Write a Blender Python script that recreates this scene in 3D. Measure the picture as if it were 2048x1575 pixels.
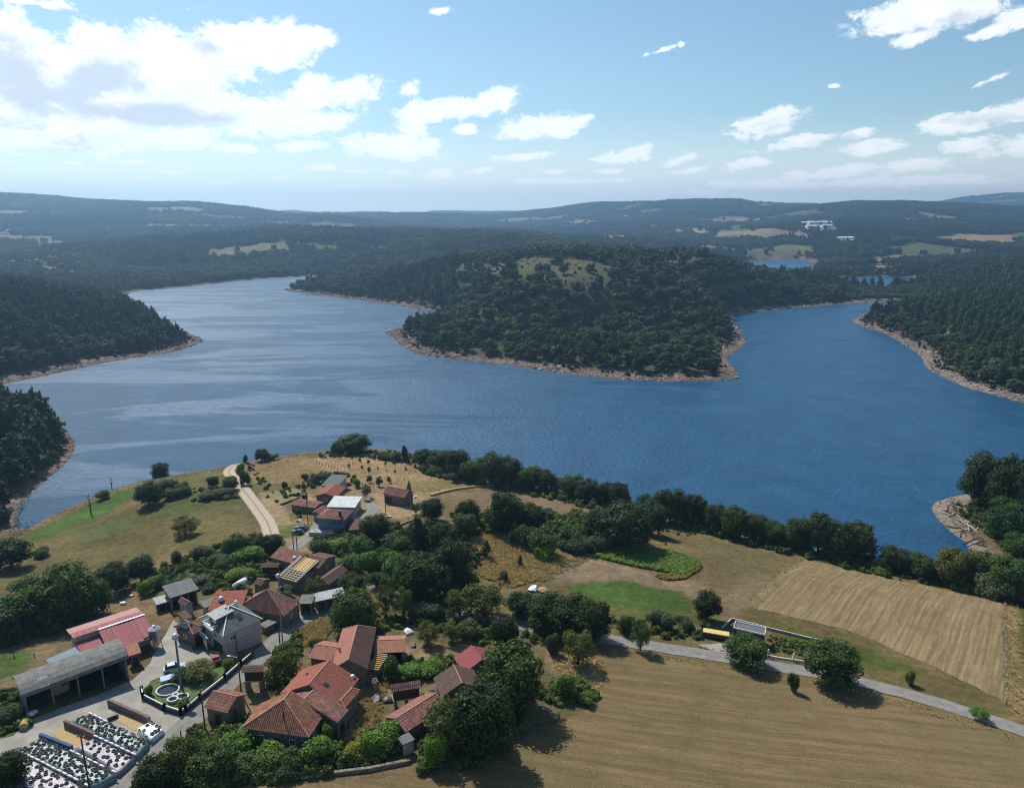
import bpy, bmesh, math, random
import numpy as np
from mathutils import Vector, Matrix
R = math.radians
scene = bpy.context.scene
for o in list(bpy.data.objects): bpy.data.objects.remove(o)
COL = scene.collection

# ------------------------------------------------------------------ camera
F, PW, PH, HOR, CZ = 1440.0, 2048.0, 1575.0, 430.0, 100.0
PITCH = math.atan((PH/2-HOR)/F)
cam = bpy.data.cameras.new('camera'); cam.sensor_fit = 'HORIZONTAL'; cam.sensor_width = 36.0
cam.lens = 36.0*F/PW; cam.clip_start = 1.0; cam.clip_end = 60000.0
camo = bpy.data.objects.new('camera', cam); COL.objects.link(camo)
camo.location = (0, 0, CZ); camo.rotation_euler = (math.pi/2-PITCH, 0, 0)
scene.camera = camo

# ------------------------------------------------------------------ light
SUN_AZ, SUN_EL = R(-35), R(48)
SUNV = Vector((math.sin(SUN_AZ)*math.cos(SUN_EL), math.cos(SUN_AZ)*math.cos(SUN_EL), math.sin(SUN_EL)))
sl = bpy.data.lights.new('sun', 'SUN'); sl.energy = 5.0; sl.angle = R(0.53); sl.color = (1.0, 0.95, 0.88)
so = bpy.data.objects.new('sun', sl); COL.objects.link(so)
so.rotation_euler = (-SUNV).to_track_quat('-Z', 'Y').to_euler(); so.location = (0, 0, 300)
scene.view_settings.view_transform = 'Standard'; scene.view_settings.look = 'None'
scene.view_settings.exposure = 0.16; scene.view_settings.gamma = 1.0
scene.view_settings.use_curve_mapping = False
scene.render.engine = 'CYCLES'
cy = scene.cycles
cy.use_denoising = True
cy.max_bounces = 5; cy.diffuse_bounces = 2; cy.glossy_bounces = 2; cy.transmission_bounces = 3
cy.volume_bounces = 0; cy.transparent_max_bounces = 4
cy.caustics_reflective = False; cy.caustics_refractive = False
cy.sample_clamp_indirect = 4.0; cy.filter_width = 1.1

# ------------------------------------------------------------------ node helpers
class NT:
    """small wrapper: every call adds a node and returns an output socket"""
    def __init__(s, tree): s.t = tree; s.n = tree.nodes; s.l = tree.links
    def put(s, sock, v):
        if isinstance(v, bpy.types.NodeSocket): s.l.new(v, sock)
        elif v is not None:
            if isinstance(v, (int, float)) and sock.type in ('VECTOR',): v = (v, v, v)
            if sock.type == 'RGBA' and not isinstance(v, (int, float)) and len(v) == 3: v = (*v, 1)
            sock.default_value = v
    def node(s, typ, ins=None, **props):
        n = s.n.new(typ)
        for k, v in props.items(): setattr(n, k, v)
        for k, v in (ins or {}).items(): s.put(n.inputs[k], v)
        return n
    def m(s, op, a, b=None, c=None, clamp=False):
        n = s.n.new('ShaderNodeMath'); n.operation = op; n.use_clamp = clamp
        for i, v in enumerate((a, b, c)):
            if v is not None: s.put(n.inputs[i], v)
        return n.outputs[0]
    def vm(s, op, a, b=None, scale=None):
        n = s.n.new('ShaderNodeVectorMath'); n.operation = op
        s.put(n.inputs[0], a)
        if b is not None: s.put(n.inputs[1], b)
        if scale is not None: s.put(n.inputs['Scale'], scale)
        return n.outputs['Value'] if op in ('LENGTH', 'DOT_PRODUCT', 'DISTANCE') else n.outputs['Vector']
    def mix(s, f, a, b, blend='MIX'):
        n = s.n.new('ShaderNodeMix'); n.data_type = 'RGBA'; n.blend_type = blend; n.clamp_factor = True
        s.put(n.inputs['Factor'], f); s.put(n.inputs['A'], a) if False else None
        A = [i for i in n.inputs if i.type == 'RGBA']
        s.put(A[0], a); s.put(A[1], b)
        return [o for o in n.outputs if o.type == 'RGBA'][0]
    def step(s, x, lo, hi, a=0.0, b=1.0, kind='SMOOTHSTEP'):
        n = s.n.new('ShaderNodeMapRange'); n.interpolation_type = kind; n.clamp = True
        for k, v in (('Value', x), ('From Min', lo), ('From Max', hi), ('To Min', a), ('To Max', b)): s.put(n.inputs[k], v)
        return n.outputs['Result']
    def noise(s, vec, scale, detail=4, rough=0.55, dist=0.0, dims='3D'):
        n = s.n.new('ShaderNodeTexNoise'); n.noise_dimensions = dims
        if vec is not None: s.put(n.inputs['Vector'], vec)
        s.put(n.inputs['Scale'], scale); s.put(n.inputs['Detail'], detail); s.put(n.inputs['Roughness'], rough)
        s.put(n.inputs['Distortion'], dist)
        return n.outputs['Fac']
    def noisec(s, vec, scale, detail=4, rough=0.55):
        n = s.n.new('ShaderNodeTexNoise'); s.put(n.inputs['Vector'], vec)
        s.put(n.inputs['Scale'], scale); s.put(n.inputs['Detail'], detail); s.put(n.inputs['Roughness'], rough)
        return n.outputs['Color']
    def ramp(s, f, stops):
        n = s.n.new('ShaderNodeValToRGB'); cr = n.color_ramp
        while len(cr.elements) < len(stops): cr.elements.new(0.5)
        for e, (p, c) in zip(cr.elements, stops):
            e.position = p; e.color = (*c, 1) if len(c) == 3 else c
        s.put(n.inputs['Fac'], f)
        return n.outputs['Color']
    def xyz(s, v):
        n = s.n.new('ShaderNodeSeparateXYZ'); s.put(n.inputs[0], v); return n.outputs
    def comb(s, x=0, y=0, z=0):
        n = s.n.new('ShaderNodeCombineXYZ')
        for i, v in enumerate((x, y, z)): s.put(n.inputs[i], v)
        return n.outputs[0]
    def mapping(s, v, loc=(0, 0, 0), rot=(0, 0, 0), sc=(1, 1, 1)):
        n = s.n.new('ShaderNodeMapping'); s.put(n.inputs['Vector'], v)
        s.put(n.inputs['Location'], loc); s.put(n.inputs['Rotation'], rot); s.put(n.inputs['Scale'], sc)
        return n.outputs[0]

MATS = {}
def new_mat(name, fn):
    """fn(nt) -> dict of Principled inputs (and optional 'bump' = (height socket, strength, distance))"""
    if name in MATS: return MATS[name]
    m = bpy.data.materials.new(name); m.use_nodes = True
    t = m.node_tree; t.nodes.clear(); nt = NT(t)
    out = nt.node('ShaderNodeOutputMaterial')
    d = fn(nt)
    if 'shader' in d: t.links.new(d['shader'], out.inputs['Surface'])
    else:
        b = nt.node('ShaderNodeBsdfPrincipled')
        bump = d.pop('bump', None)
        for k, v in d.items(): nt.put(b.inputs[k], v)
        if bump:
            bn = nt.node('ShaderNodeBump', {'Height': bump[0], 'Strength': bump[1], 'Distance': bump[2]})
            t.links.new(bn.outputs[0], b.inputs['Normal'])
        t.links.new(b.outputs[0], out.inputs['Surface'])
    MATS[name] = m
    return m

# ------------------------------------------------------------------ world: sky with procedural clouds
wd = bpy.data.worlds.new('World'); scene.world = wd; wd.use_nodes = True
wt = wd.node_tree; wt.nodes.clear(); W_ = NT(wt)
sky = W_.node('ShaderNodeTexSky'); sky.sky_type = 'NISHITA'; sky.sun_disc = False
sky.sun_elevation = SUN_EL; sky.sun_rotation = SUN_AZ
sky.altitude = 300; sky.air_density = 1.0; sky.dust_density = 0.5; sky.ozone_density = 1.2
geo = W_.node('ShaderNodeTexCoord').outputs['Generated']
dx, dy, dz = W_.xyz(geo)
hyp = W_.m('SQRT', W_.m('ADD', W_.m('MULTIPLY', dx, dx), W_.m('MULTIPLY', dy, dy)))
el = W_.m('DIVIDE', dz, W_.m('MAXIMUM', hyp, 0.001))                    # tan of elevation
az = W_.m('ARCTAN2', dx, dy)                                            # azimuth, 0 = north
cdir = W_.comb(az, el, 0.0)
def cdeg(u, v):
    """sky position of a point of the photograph: azimuth and tan(elevation)"""
    x = (u-PW/2)/F; y = (PH/2-v)/F
    Y = math.cos(PITCH)+y*math.sin(PITCH); Z = -math.sin(PITCH)+y*math.cos(PITCH)
    return math.atan2(x, Y), Z/math.hypot(x, Y)
# cauliflower displacement of the cloud outlines: billows within billows
cp_ = W_.comb(az, W_.m('MULTIPLY', W_.m('LOGARITHM', W_.m('ADD', W_.m('MAXIMUM', el, -.04), 0.06), 2.718), 0.30), 0.3)
warp = W_.vm('SCALE', W_.vm('SUBTRACT', W_.noisec(cp_, 22.0, 3, .6), (.5, .5, .5)), scale=0.045)
cp2 = W_.vm('ADD', cp_, warp)
n_big = W_.noise(cp2, 17.0, 9, 0.62)
n_fine = W_.noise(W_.vm('ADD', cp2, (0, 0, 4.0)), 55.0, 6, 0.66)
wob = W_.m('ADD', W_.m('MULTIPLY', W_.m('SUBTRACT', n_big, 0.5), 4.6), W_.m('MULTIPLY', W_.m('SUBTRACT', n_fine, 0.5), 2.6))
CL = [  # photo position, half width, half height, tilt: the cumulus seen in the photograph
 (25,105,62,66,0,1.1),(150,145,160,44,5,1.15),(320,125,150,52,-4,1.15),(450,105,130,48,-6,1.15),(560,80,80,26,4,1.0),(625,72,45,20,8,.85),
 (60,195,120,52,0,1.1),(240,222,230,40,0,1.15),(430,222,130,30,-8,1.0),(560,250,90,30,-4,.9),(90,265,130,42,0,1.0),
 (280,275,150,24,0,.8),(640,245,70,22,-10,.85),(620,190,55,30,-15,.95),(710,178,60,30,-20,1.0),(640,165,50,25,0,.7),
 (800,295,95,26,2,1.0),(830,240,40,45,35,.75),(905,220,85,22,-10,1.0),(985,200,60,26,-14,1.0),(820,180,30,20,-30,.55),
 (930,260,38,14,-8,.75),(1085,252,82,24,-4,1.0),(1165,238,35,10,-10,.6),(1050,313,65,10,-3,.75),(475,297,55,11,0,.75),
 (355,297,38,12,0,.75),(595,292,62,14,-6,.75),(265,325,35,7,0,.6),(645,335,40,8,0,.65),(795,343,34,11,0,.65),(885,348,42,12,-4,.7),
 (965,340,34,8,-12,.55),(715,343,30,6,0,.55),(230,300,30,8,0,.5),(1255,308,62,16,-10,.85),(1535,250,66,24,-16,.95),(1610,282,90,13,-8,.85),
 (1710,268,44,14,-12,.7),(1750,295,75,15,0,.75),(1365,318,35,12,-14,.65),(1500,327,70,14,-4,.6),(1390,340,45,9,-6,.55),
 (1110,343,42,8,0,.55),(1215,343,40,7,0,.5),(1660,345,110,16,-6,.55),(1820,330,100,16,-4,.55),(1920,292,70,17,-6,.65),
 (1985,232,100,19,-10,.9),(2060,290,80,20,-6,.7),(1860,24,112,30,-3,1.1),(1830,75,62,17,-12,.7),(1990,60,30,14,-10,.65),(2045,35,42,20,0,.9),
 (1945,75,20,10,0,.4),(1325,100,46,8,-14,.42),(1362,88,12,12,-40,.35),(1980,160,50,9,-20,.4),(880,22,40,12,-8,.45),(1670,172,14,6,0,.35),
 (60,5,70,10,0,.5),(150,325,30,5,0,.4),(290,357,26,5,0,.4),(560,357,30,5,0,.35),(700,372,160,7,0,.33),(1150,362,200,8,0,.36),(1560,370,260,12,0,.42),
 (1900,362,200,14,0,.45),(350,345,40,5,0,.35),(450,365,120,5,0,.3),(1300,385,300,9,0,.34)]
dens = None
for (u, v, rw, rh, tilt, st) in CL:
    a0, e0 = cdeg(u, v)
    p = W_.vm('SUBTRACT', cdir, (a0, e0, 0))
    p = W_.mapping(p, rot=(0, 0, R(tilt)), sc=(1, 1, 1)) if tilt else p
    p = W_.vm('MULTIPLY', p, (F/(rw*1.04), F/(rh*1.04), 0))
    g = W_.m('SUBTRACT', st*.62+.34, W_.m('MULTIPLY', W_.vm('LENGTH', p), 0.85))
    dens = g if dens is None else W_.m('SMOOTH_MAX', dens, g, 0.12)
# the same kind of scattered cumulus everywhere outside the view
pl = W_.vm('MULTIPLY', geo, W_.comb(W_.m('DIVIDE', 1.0, W_.m('MAXIMUM', W_.m('ADD', dz, 0.08), 0.05)), W_.m('DIVIDE', 1.0, W_.m('MAXIMUM', W_.m('ADD', dz, 0.08), 0.05)), 0))
gen = W_.step(W_.noise(pl, 0.9, 5, 0.55), 0.58, 0.90, -1.2, 0.5, 'LINEAR')
absaz = W_.m('ABSOLUTE', az)
outw = W_.m('MAXIMUM', W_.step(absaz, 0.66, 0.86), W_.step(el, 0.27, 0.45))
dens = W_.m('MAXIMUM', dens, W_.m('ADD', gen, W_.m('MULTIPLY', W_.m('SUBTRACT', outw, 1.0), 3.0)))
dens = W_.m('ADD', dens, W_.m('MULTIPLY', wob, 0.44))
cover = W_.step(dens, 0.0, 0.38)
thick = W_.step(dens, 0.25, 1.15)
# grey bellies of the big cloud at upper left and of the thicker ones
DK = [(40,160,75,60,0,1.0),(210,160,95,36,0,.9),(300,228,160,24,0,1.1),(420,95,32,18,0,.7),(120,185,120,22,0,.8),(30,250,70,18,0,.6),(130,285,90,16,0,.45),
      (1560,255,60,12,-14,.35),(1700,285,70,10,-6,.3),(1880,40,80,16,-3,.35),(1990,240,90,10,-7,.3)]
dark = None
for (u, v, rw, rh, tilt, st) in DK:
    a0, e0 = cdeg(u, v)
    p = W_.vm('SUBTRACT', cdir, (a0, e0, 0))
    p = W_.vm('MULTIPLY', p, (F/rw, F/rh, 0))
    g = W_.m('MULTIPLY', W_.m('SUBTRACT', 1.15, W_.vm('LENGTH', p)), st)
    dark = g if dark is None else W_.m('MAXIMUM', dark, g)
dark = W_.m('ADD', W_.m('ADD', dark, W_.m('MULTIPLY', wob, 0.30)), W_.m('MULTIPLY', W_.m('SUBTRACT', W_.noise(W_.vm('ADD', cp2, (.02, -.035, 0.0)), 17.0, 6, .6), n_big), 2.2))
dark = W_.step(dark, -0.05, 0.75)
belly = W_.step(W_.m('ADD', W_.m('SUBTRACT', W_.noise(W_.vm('ADD', cp2, (0.0, .028, 0.0)), 17.0, 6, .62), n_big), W_.m('MULTIPLY', W_.m('SUBTRACT', n_fine, .5), -.25)), -.02, .16, 0, .42)
bright = W_.mix(W_.m('MAXIMUM', dark, W_.m('MULTIPLY', belly, thick)), (12.6, 12.7, 12.7), (7.2, 7.8, 8.9))
skyt = W_.vm('MULTIPLY', sky.outputs[0], (1.02, 1.17, 1.15))
skyc = W_.mix(W_.m('MULTIPLY', W_.step(el, -0.01, 0.13, 1.0, 0.0), 0.78), skyt, (12.2, 12.4, 12.4))
hazeup = W_.step(el, -0.01, 0.05, 0.80, 1.0)
fac = W_.m('MULTIPLY', W_.m('MULTIPLY', cover, W_.step(thick, 0.0, 1.0, 0.78, 1.0)), hazeup)
skyc = W_.mix(fac, skyc, bright)
bg = W_.node('ShaderNodeBackground', {'Color': skyc, 'Strength': 0.090})
wt.links.new(bg.outputs[0], W_.node('ShaderNodeOutputWorld').inputs['Surface'])
wd.cycles.sampling_method = 'MANUAL'; wd.cycles.sample_map_resolution = 512
# ------------------------------------------------------------------ photograph point -> place on the ground
CP, SP = math.cos(PITCH), math.sin(PITCH)
def ray(u, v):
    x = (u-PW/2)/F; y = (PH/2-v)/F
    return np.array((x, CP+y*SP, -SP+y*CP))
def W(u, v, z=0.0):
    d = ray(u, v); t = (z-CZ)/d[2]
    return np.array((d[0]*t, d[1]*t, z))
def WD(u, v, y):
    d = ray(u, v); t = y/d[1]
    return np.array((d[0]*t, y, CZ+d[2]*t))
def proj(x, y, z):
    dz_ = z-CZ; dep = y*CP-dz_*SP; up = y*SP+dz_*CP
    return PW/2+F*x/dep, PH/2-F*up/dep, dep

def chaikin(p, n=2):
    p = np.array(p, float)
    for _ in range(n):
        q = np.roll(p, -1, 0)
        p = np.stack((p*.75+q*.25, p*.25+q*.75), 1).reshape(-1, 2)
    return p
NEAR_SHORE = [(45,1064),(100,1030),(170,1000),(240,972),(330,952),(450,932),(540,915),(600,906),(660,899),(760,895),(835,909),(900,932),(1000,955),
  (1100,980),(1200,1000),(1300,1024),(1400,1046),(1500,1070),(1600,1092),(1700,1112),(1800,1130),(1880,1140),(1950,1128)]
RIGHT_BANK = [(1940,1092),(1900,1062),(1868,1032),(1860,1006),(1905,992),(1960,984),(2100,968),(2500,950),(2560,900),(2300,850),(2160,826),(2048,806),
  (1990,790),(1930,775),(1882,752),(1850,736),(1846,714),(1810,690),(1770,666),(1725,655),(1698,643),(1722,632),(1760,618),(1790,611),(1812,607)]
PEN = [(1806,600),(1770,602),(1700,608),(1600,615),(1475,627),(1462,640),(1480,660),(1495,680),(1480,700),(1448,712),(1470,735),(1478,752),(1462,760),(1400,763),
  (1300,762),(1200,755),(1100,742),(1000,727),(900,717),(840,710),(805,695),(795,680),(766,664),(800,656),(850,650),(895,638),(885,629),(830,617),(760,605),
  (690,597),(620,588),(553,579),(600,573),(660,563)]
LEFT_SHORE = [(640,552),(600,553),(500,560),(430,567),(380,573),(330,578),(265,583),(255,592),(262,604),(300,622),(340,645),(352,655),(380,670),(413,680),(390,690),(340,707),(270,715),
  (180,730),(110,748),(60,757),(10,768),(-60,778),(-60,800),(20,808),(80,822),(125,850),(152,885),(148,905),(130,930),(90,960),(60,985),(40,1010),(30,1040)]
def toW(l): return [W(u, v)[:2] for u, v in l]
LAKE = chaikin(toW(NEAR_SHORE+RIGHT_BANK+PEN+LEFT_SHORE), 2)
LAKE_B = chaikin(toW([(1660,560),(1700,555),(1750,553),(1800,553),(1838,556),(1838,568),(1800,574),(1700,574)]), 2)
LAKE_C = chaikin(toW([(1500,523),(1545,520),(1585,519),(1620,521),(1626,534),(1600,552),(1500,552)]), 2)

def inside(poly, x, y):
    r = np.zeros(x.shape, bool); n = len(poly)
    for i in range(n):
        x0, y0 = poly[i]; x1, y1 = poly[(i+1) % n]
        if y0 == y1: continue
        c = ((y0 > y) != (y1 > y)) & (x < (x1-x0)*(y-y0)/(y1-y0)+x0)
        r ^= c
    return r
def dist_poly(poly, x, y, closed=True):
    d = np.full(x.shape, 1e9); n = len(poly)
    for i in range(n if closed else n-1):
        a = poly[i]; b = poly[(i+1) % n]; ab = np.subtract(b, a); L = ab@ab+1e-9
        t = np.clip(((x-a[0])*ab[0]+(y-a[1])*ab[1])/L, 0, 1)
        d = np.minimum(d, (x-a[0]-t*ab[0])**2+(y-a[1]-t*ab[1])**2)
    return np.sqrt(d)
def lake_dist(x, y):
    """signed distance to the water's edge: positive on land"""
    out = None
    for P in (LAKE, LAKE_B, LAKE_C):
        d = dist_poly(P, x, y); d = np.where(inside(P, x, y), -d, d)
        out = d if out is None else np.minimum(out, d)
    return out

# value noise in numpy
rng = np.random.RandomState(7)
_tab = rng.rand(256, 256)
def vnoise(x, y):
    xi = np.floor(x).astype(int); yi = np.floor(y).astype(int); fx = x-xi; fy = y-yi
    fx = fx*fx*(3-2*fx); fy = fy*fy*(3-2*fy)
    t = lambda a, b: _tab[a & 255, b & 255]
    return (t(xi, yi)*(1-fx)+t(xi+1, yi)*fx)*(1-fy)+(t(xi, yi+1)*(1-fx)+t(xi+1, yi+1)*fx)*fy
def fbm(x, y, o=4):
    s = 0; a = .5; tot = 0
    for i in range(o):
        s = s+a*vnoise(x*2**i+17.3*i, y*2**i-9.1*i); tot += a; a *= .5
    return s/tot-0.5
def sstep(x, a, b):
    t = np.clip((x-a)/(b-a), 0, 1); return t*t*(3-2*t)

# heights: a smooth surface through points whose place in the photograph and height are known
BANK = 1.6
near_pts = [W(u, v, z) for u, v, z in [
  (200,1450,20),(350,1300,19),(60,1400,20),(150,1560,20.5),(570,1430,19),(750,1350,17.5),(1000,1500,18),(1500,1500,16),(2040,1500,15),(2040,1350,11.5),
  (1700,1200,8),(1950,1190,6),(1500,1100,6.5),(1300,1060,7),(1200,1150,11),(1000,1150,13.5),(900,1000,9.5),(650,1030,12),(700,930,5),(520,960,7.5),(430,1010,9),
  (250,1060,6.5),(100,1150,7),(300,1130,12),(100,1250,15),(0,1300,16),(0,1575,21),(1024,1575,18.5),(2048,1575,16.5),(470,945,5),(800,940,6),(1050,990,6),
  (560,1180,16.5),(450,1250,18.5),(650,1250,17),(850,1220,15.5),(1250,1260,13.5),(1480,1300,13),(1450,1240,11.5),(-150,1400,20),(-200,1200,14),(2300,1400,12),(2300,1250,7)]]
near_pts += [np.array(p, float) for p in [(0,20,21),(-90,20,23),(110,20,19),(0,-60,22),(-200,-50,26),(220,-40,20),(-330,60,30),(300,80,16),(0,-200,26),(-350,-200,40),(350,-200,24)]]
far_pts = [W(u, v, z) for u, v, z in [(1150,650,12),(1300,650,12),(900,600,13),(960,680,7),(870,655,4),(900,690,4),(930,640,10),(830,600,9),(760,590,7),(1420,700,6),(1150,700,8),(1950,1000,9)]]
far_pts += [WD(u, v, y) for u, v, y in [
  # peninsula
  (1100,513,770),(1250,515,790),(1400,521,800),(1320,517,795),(1000,518,830),(900,534,860),(800,553,900),(700,571,930),(1050,512,800),(1300,580,640),(1150,582,620),(1450,532,830),(1550,557,900),(1650,570,950),(1750,583,960),
  (1000,600,600),(960,560,720),(1050,560,680),(1250,510,880),(1400,520,890),(900,540,960),(1050,520,950),(1400,600,620),(1100,540,690),(1300,540,700),(1420,570,720),
  # left woods
  (0,590,600),(150,620,590),(240,632,600),(100,690,500),(0,670,480),(230,680,560),(0,770,330),(40,835,300),(70,850,275),(0,905,255),(-60,820,280),(-200,560,600),(-200,760,330),(-300,900,240),
  # left fields and the ridges beyond
  (60,525,1300),(150,540,1150),(30,500,1600),(250,540,1230),(450,520,1300),(600,520,1320),(150,490,1550),(300,480,1560),(450,477,1560),(600,476,1560),(700,474,1560),
  (850,477,1500),(950,482,1450),(1060,500,1350),(800,520,1250),(300,470,2000),(0,470,2000),(600,466,2100),(-300,480,1500),
  (0,404,2700),(100,407,2700),(200,411,2700),(300,416,2700),(400,422,2700),(500,432,2700),(600,434,2700),(660,432,2700),(700,444,2600),(730,462,2400),(-250,400,2700),
  (0,402,3600),(300,422,3600),
  # middle distance
  (720,432,5000),(850,432,5000),(1000,428,5000),(1090,424,5000),(800,455,3200),(950,455,3000),(1100,460,2700),(900,470,2400),(1050,478,2100),
  (1130,428,4000),(1200,418,4000),(1300,412,4000),(1400,408,4000),(1500,402,4000),(1560,408,4000),(1620,418,4000),(1300,440,3200),(1450,450,2700),(1250,468,2300),
  # right side
  (1650,422,2800),(1750,415,2800),(1850,412,2800),(1950,414,2800),(2048,419,2800),(2300,415,2800),(1600,455,2200),(1850,450,2200),(2048,460,2200),(1900,485,1850),(1700,490,1800),(1500,490,1900),
  (1400,475,2100),(1350,495,1700),(1900,525,1400),(2048,520,1400),(1650,515,1600),(1750,540,1250),(1950,545,1150),(2048,548,1000),(1950,575,900),(2048,585,800),(1950,610,720),(2048,640,620),
  (2048,700,530),(1950,660,600),(1850,640,640),(2300,600,700),(2300,700,500),(2300,780,430),
  (1900,404,6000),(2048,396,6000),(1700,420,6000),(130,403,6000),(200,402,6000),(260,408,6000),(400,425,6000),(800,430,7000),(1300,425,7000)]]
far_pts += [np.array(p, float) for p in [(-1500,600,60),(-2500,1500,110),(-4000,4000,150),(4000,4000,150),(2500,1500,90),(1500,500,70),(900,150,60),(-900,150,70),(-900,-300,80),(900,-300,60),
  (-6500,6500,180),(6500,6500,170),(0,8500,95),(-3000,8500,100),(3000,8500,100),(1500,7000,80),(-1500,7000,80)]]
shore_pts = np.array([(x, y, BANK) for P, k in ((LAKE, 5), (LAKE_B, 6), (LAKE_C, 6)) for x, y in P[::k]])
CTRL = np.concatenate((np.array(near_pts), np.array(far_pts), shore_pts))
_c = 14.0+0.035*np.hypot(CTRL[:, 0], CTRL[:, 1])
def _phi(x, y): 
    r2 = (x[:, None]-CTRL[None, :, 0])**2+(y[:, None]-CTRL[None, :, 1])**2
    return np.sqrt(r2+_c[None]**2)
_A = _phi(CTRL[:, 0], CTRL[:, 1])
_n = len(CTRL)
_M = np.zeros((_n+1, _n+1)); _M[:_n, :_n] = _A+np.eye(_n)*(-0.02*_c); _M[:_n, _n] = 1; _M[_n, :_n] = 1
_w = np.linalg.solve(_M, np.append(CTRL[:, 2], 0))
def ground_fn(x, y):
    sh = x.shape; x = x.ravel(); y = y.ravel(); h = np.empty(len(x))
    for i in range(0, len(x), 20000):
        s = slice(i, i+20000); h[s] = _phi(x[s], y[s])@_w[:_n]+_w[_n]
    d = lake_dist(x, y)
    far = sstep(np.hypot(x, y), 350, 1500)
    h = h+sstep(np.hypot(x, y), 950, 1900)*(40*fbm(x/420, y/420, 4)+sstep(np.hypot(x, y), 2300, 4500)*110*fbm(x/800+3, y/800, 3)+12*fbm(x/130+5, y/130, 3))+far*5*fbm(x/110, y/110, 3)+0.5*fbm(x/22, y/22, 3)+0.16*fbm(x/4, y/4, 2)
    k = sstep(d, 2, 40)
    bank = BANK*(1-np.exp(-np.maximum(d, 0)/5.0))+0.12*np.minimum(np.maximum(d, 0), 18)*far*0
    land = bank+np.maximum(h-BANK, 0.02*np.minimum(d, 60))*k+0.35*fbm(x/3.1, y/3.1, 3)*np.clip(d/3, 0, 1)*(1-k)
    z = np.where(d > 0, land, np.maximum(d*0.35, -7))
    return z.reshape(sh), d.reshape(sh)

def axis(lo, hi, step, out_lo, out_hi, g):
    a = list(np.arange(lo, hi+1e-6, step)); s = step
    while a[-1] < out_hi: s *= g; a.append(a[-1]+s)
    b = []; s = step; p = lo
    while p > out_lo: s *= g; p -= s; b.append(p)
    return np.array(b[::-1]+a)
GX = axis(-170, 205, 0.95, -5600, 5600, 1.035); GY = axis(62, 325, 0.95, -350, 6900, 1.022)
_X, _Y = np.meshgrid(GX, GY, indexing='ij')
GZ, GD = ground_fn(_X, _Y)
def bil(T, x, y):
    x = np.asarray(x, float); y = np.asarray(y, float)
    i = np.clip(np.searchsorted(GX, x)-1, 0, len(GX)-2); j = np.clip(np.searchsorted(GY, y)-1, 0, len(GY)-2)
    fx = (x-GX[i])/(GX[i+1]-GX[i]); fy = (y-GY[j])/(GY[j+1]-GY[j])
    return (T[i, j]*(1-fx)+T[i+1, j]*fx)*(1-fy)+(T[i, j+1]*(1-fx)+T[i+1, j+1]*fx)*fy
def hz(x, y): return bil(GZ, x, y)
_ts = np.concatenate((np.linspace(30, 450, 700), np.geomspace(452, 12000, 900)))
def G(u, v):
    """where the ray through a point of the photograph meets the ground"""
    d = ray(u, v); t = _ts
    z = CZ+d[2]*t; h = np.maximum(hz(d[0]*t, d[1]*t), 0.0)
    k = np.nonzero(z < h)[0]
    if len(k) == 0: return np.array((d[0]*9000, d[1]*9000, hz(d[0]*9000, d[1]*9000)))
    b = t[k[0]]; a = t[k[0]-1]
    for _ in range(18):
        m = (a+b)/2
        if CZ+d[2]*m < max(float(hz(d[0]*m, d[1]*m)), 0.0): b = m
        else: a = m
    return d*b+np.array((0, 0, CZ))
def Gl(l): return np.array([G(u, v) for u, v in l])

# ------------------------------------------------------------------ object helpers
def link(name, me, mats=None, parent=None):
    o = bpy.data.objects.new(name, me); COL.objects.link(o)
    if mats is not None and me is not None:
        for m in (mats if isinstance(mats, (list, tuple)) else [mats]): me.materials.append(m)
    if parent is not None: o.parent = parent
    return o
def tag(o, label=None, cat=None, group=None, kind=None):
    if label: o['label'] = label
    if cat: o['category'] = cat
    if group: o['group'] = group
    if kind: o['kind'] = kind
    return o
def thing(name, label, cat, loc=(0, 0, 0), rz=0.0, group=None):
    o = bpy.data.objects.new(name, None); COL.objects.link(o)
    o.location = Vector([float(c) for c in loc]); o.rotation_euler = (0, 0, rz); o.empty_display_size = 0.5
    return tag(o, label, cat, group)
def mesh_np(name, V, Fc, smooth=True):
    me = bpy.data.meshes.new(name); V = np.asarray(V, np.float32); Fc = np.asarray(Fc, np.int32); n = Fc.shape[1]
    me.vertices.add(len(V)); me.vertices.foreach_set('co', V.ravel())
    me.loops.add(Fc.size); me.loops.foreach_set('vertex_index', Fc.ravel())
    me.polygons.add(len(Fc)); me.polygons.foreach_set('loop_start', np.arange(0, Fc.size, n, dtype=np.int32))
    me.polygons.foreach_set('loop_total', np.full(len(Fc), n, np.int32))
    me.polygons.foreach_set('use_smooth', np.full(len(Fc), smooth, bool))
    me.update(calc_edges=True); return me
def attr(me, name, typ, dom, data):
    a = me.attributes.new(name, typ, dom)
    a.data.foreach_set('color' if 'COLOR' in typ else ('vector' if 'VECTOR' in typ else 'value'), np.asarray(data, np.float32).ravel()); return a
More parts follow.
